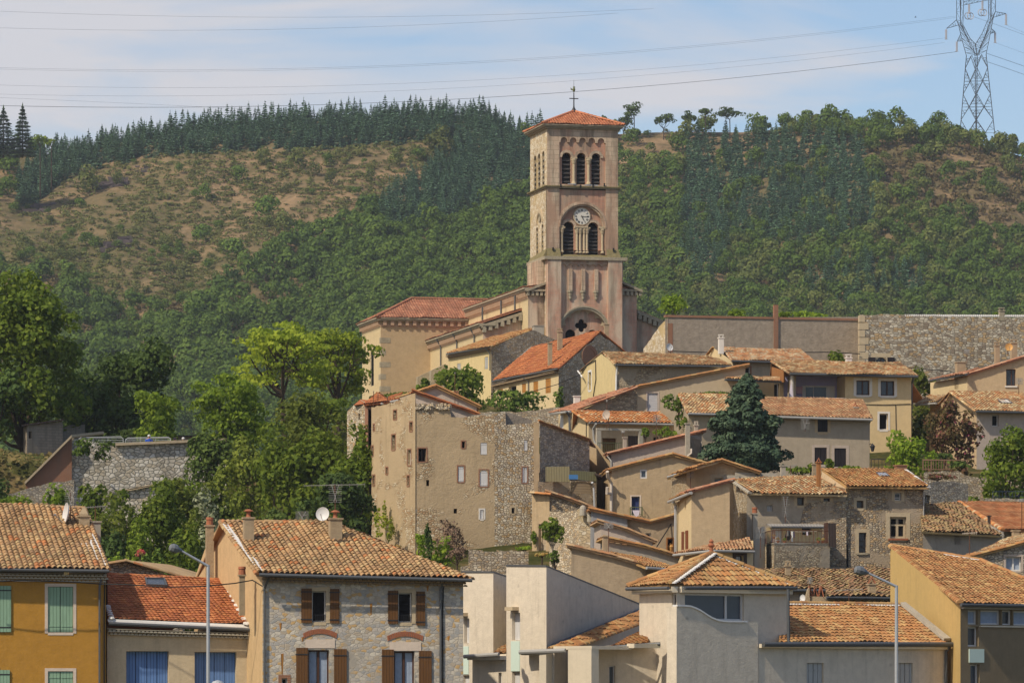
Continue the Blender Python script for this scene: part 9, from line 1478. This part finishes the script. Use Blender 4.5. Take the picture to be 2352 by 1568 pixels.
for i, (x, w, yt, lab) in enumerate(((1692, 56, 707, 'leafy tree top peeping over the plastered wall left of the brick pier'), (1862, 100, 711, 'long low tree top over the plastered wall right of the brick pier'), (1640, 14, 722, 'tiny leafy shoot over the plastered wall'), (2288, 20, 715, 'small shoot beside the chimney on the rubble wall'), (1800, 30, 712, 'small leafy top just right of the brick pier'))): T('tree_top', lab, 'tree', x, 745, 422, w, yt, 'l_bright', .28, .9, 742, 10, .34)
T('ivy', 'dark ivy climbing the house side left of the blue conifer', 'climbing plant', 1540, 950, 337, 50, 905, 'l_ivy', .22, 1.1, 945, 14, .34, lowcut=-1, ry=1.2); T('ivy', 'hanging ivy column on the stone side wall', 'climbing plant', 1560, 1000, 333, 24, 906, 'l_ivy', .2, 1.2, 990, 12, .34, lowcut=-1, ry=.8); T('ivy', 'bright ivy on the corner beside the stone side wall', 'climbing plant', 1572, 996, 328, 16, 948, 'l_mid', .18, 1.2, 994, 8, .38, ry=.5)
T('garden_shrub', 'light green climber over the wall by the bent aerial', 'shrub', 1530, 1022, 328, 56, 980, 'l_bright', .2, .8, 1018, 12, .34); T('garden_shrub', 'thin climber on the right end of the pergola', 'shrub', 1482, 1016, 327, 20, 975, 'l_mid', .18, .9, 1014, 8, .36, ry=.4); T('garden_shrub', 'ivy line on top of the mottled roof', 'shrub', 1640, 908, 338, 120, 898, 'l_ivy', .18, 1.1, 908, 20, .18, ry=.5)
for i, (x, w, yb, yt, lab) in enumerate(((1835, 70, 1094, 1068, 'green shrubs above the mottled roof left of the brown chimney'), (1906, 22, 1086, 1050, 'upright shrub before the left dark shutters'), (1950, 60, 1088, 1068, 'low shrubs under the right dark shutters'), (1862, 16, 1086, 1062, 'small bush beside the brown chimney'))): T('garden_shrub', lab, 'shrub', x, yb, 300, w, yt, 'l_mid', .2, 1.0, yb, 12, .32)
T('flower_bed', 'strip of red and green flowers on the garden wall', 'shrub', 2155, 1104, 308, 86, 1088, 'l_ole', .18, 1.0, 1104, 14, .26, ry=.8); T('garden_shrub', 'trailing greenery under the oleander', 'shrub', 2200, 1080, 314, 60, 1056, 'l_dark2', .2, 1.0, 1080, 14, .3); T('garden_shrub', 'dark shade bush behind the picket fence', 'shrub', 2150, 1062, 322, 90, 1036, 'l_dark', .22, 1.0, 1062, 14, .3)
T('garden_shrub', 'green scrub filling the bank at the foot of the church transept', 'shrub', 925, 930, 372, 150, 898, 'l_mid2', .26, 1.1, 930, 24, .28)
# ruin foot
T('vine', 'yellow-green vine with long shoots climbing the left face of the ruin', 'climbing plant', 872, 1245, 305.3, 30, 1165, 'l_yel', .16, 1.0, 1240, 16, .26, lowcut=-1, ry=.35, limbs=8, tr=.05); T('vine', 'tallest vine shoot on the left face of the ruin', 'climbing plant', 885, 1240, 305.0, 12, 1138, 'l_yel', .15, .9, 1235, 12, .4, lowcut=-1, ry=.3, limbs=4, tr=.04); T('vine', 'thick rounded vine column at the corner of the ruin', 'climbing plant', 897, 1248, 304, 17, 1186, 'l_yel', .15, 1.2, 1246, 10, .42, lowcut=-1, ry=.4, tr=.04)
T('sumac_shrub', 'fresh green feathery shrub right of the slim cypress', 'shrub', 1015, 1285, 290, 72, 1226, 'l_bright', .2, 1.1, 1272, 26, .26, lowcut=-1); T('sumac_shrub', 'feathery shrub left of the slim cypress', 'shrub', 968, 1280, 290, 40, 1228, 'l_bright', .2, 1.1, 1262, 16, .3, lowcut=-1)
def cyp(px, yb, Y, w, yt, lab): return T('cypress', lab, 'tree', px, yb, Y, w, yt, 'l_dark', .14, 1.6, yb - 2, 16, .5, lowcut=-1, limbs=1)
cyp(984, 1290, 289, 15, 1212, 'slim dark cypress in front of the ruin corner'); T('bare_creeper', 'leafless brown twigs spread on the foot of the ruin', 'climbing plant', 1040, 1270, 301, 90, 1190, 'l_twig', .10, .35, 1268, 20, .24, lowcut=-1, ry=.3, asp=3.0); T('garden_shrub', 'brown dry bush beside the low stone terrace', 'shrub', 1050, 1300, 287, 60, 1250, 'l_twig', .14, .7, 1298, 14, .3)
T('young_tree', 'slender young tree with round crown before the annex door', 'tree', 1268, 1310, 285, 60, 1188, 'l_mid', .18, 1.4, 1262, 26, .32, trunk='bark_pale', tr=.06); T('garden_shrub', 'dark ivy at the foot of the slender young tree', 'shrub', 1275, 1310, 284, 38, 1262, 'l_ivy', .18, 1.0, 1308, 10, .34); T('ivy', 'ivy spike in the corner right of the bare stone section', 'climbing plant', 1226, 1262, 299, 16, 1218, 'l_bright', .16, 1.0, 1260, 8, .36, ry=.4); T('ivy', 'low ivy mound on the stone terrace', 'shrub', 1205, 1266, 285, 50, 1252, 'l_bright', .16, .9, 1266, 10, .3)
rocks(930, 1262, 60, 26, 'pale limestone boulders at the corner foot of the ruin', 'rock', 296, 10, 9); T('dry_grass', 'straw-coloured dry grass at the foot of the ruin corner', 'grass', 905, 1262, 300, 40, 1250, 'l_straw', .14, .8, 1262, 8, .36); T('dry_grass', 'dry grass tuft below the annex door', 'grass', 1245, 1280, 287, 30, 1268, 'l_straw', .14, .8, 1280, 8, .36)
# grass tufts on the left bank
def tufts():
    rg = np.random.default_rng(77); q = []
    for i in range(2600):
        px = rg.uniform(-150, 170); Y = rg.uniform(322, 347); x = (px - CX) / F * Y
        if px > 60 + (Y - 330) * 8 and Y < 331: continue
        q.append((x, Y, G(x, Y)))
    C = np.array(q) + rg.normal(0, .05, (len(q), 3)); n = np.tile([[0, -.5, .6]], (len(q), 1)); o = quads_obj('grass', leaf_quads(C, n, .38, rg), 'l_scrubb', None); o['kind'] = 'stuff'; tag(o, 'rough grass on the bank at the left edge', 'grass')
tufts()
# birds
for i, (x, y, lab) in enumerate(((2103, 40, 'small dark bird flying left of the pylon'), (1033, 232, 'tiny dark bird above the conifer ridge'))): 
    c = P(x, y, 1300); b = MB(); b.lathe(c - Vector((.3, 0, 0)), [(.01, 0), (.07, .15), (.08, .3), (.04, .5), (.01, .65)], 6, ax=(1, 0, .1)); 
    for s_ in (-1, 1): b.prism([c + Vector((-.1, 0, .03)), c + Vector((.15, 0, .03)), c + Vector((.0, s_ * .35, .3)), c + Vector((-.15, s_ * .6, .12))], (0, 0, .015))
    tag(b.build('bird', 'black'), lab, 'bird')
# ------------------------------------------------------------------ haze
def haze():
    b = MB(); b.box(-2600, 2600, -450, 5000, -14, 320); o = b.build('haze', None); o['kind'] = 'stuff'; o['label'] = 'thin blue-grey summer haze filling the air over the valley'; o['category'] = 'haze'
    m = bpy.data.materials.new('haze'); m.use_nodes = True; nt = m.node_tree; nt.nodes.clear(); out = nt.nodes.new('ShaderNodeOutputMaterial'); v = nt.nodes.new('ShaderNodeVolumePrincipled'); v.inputs['Color'].default_value = (.78, .86, .95, 1); v.inputs['Density'].default_value = HAZE_D; v.inputs['Anisotropy'].default_value = 0.2; nt.links.new(v.outputs[0], out.inputs['Volume']); o.data.materials.append(m)
if HAZE_D > 0: haze()
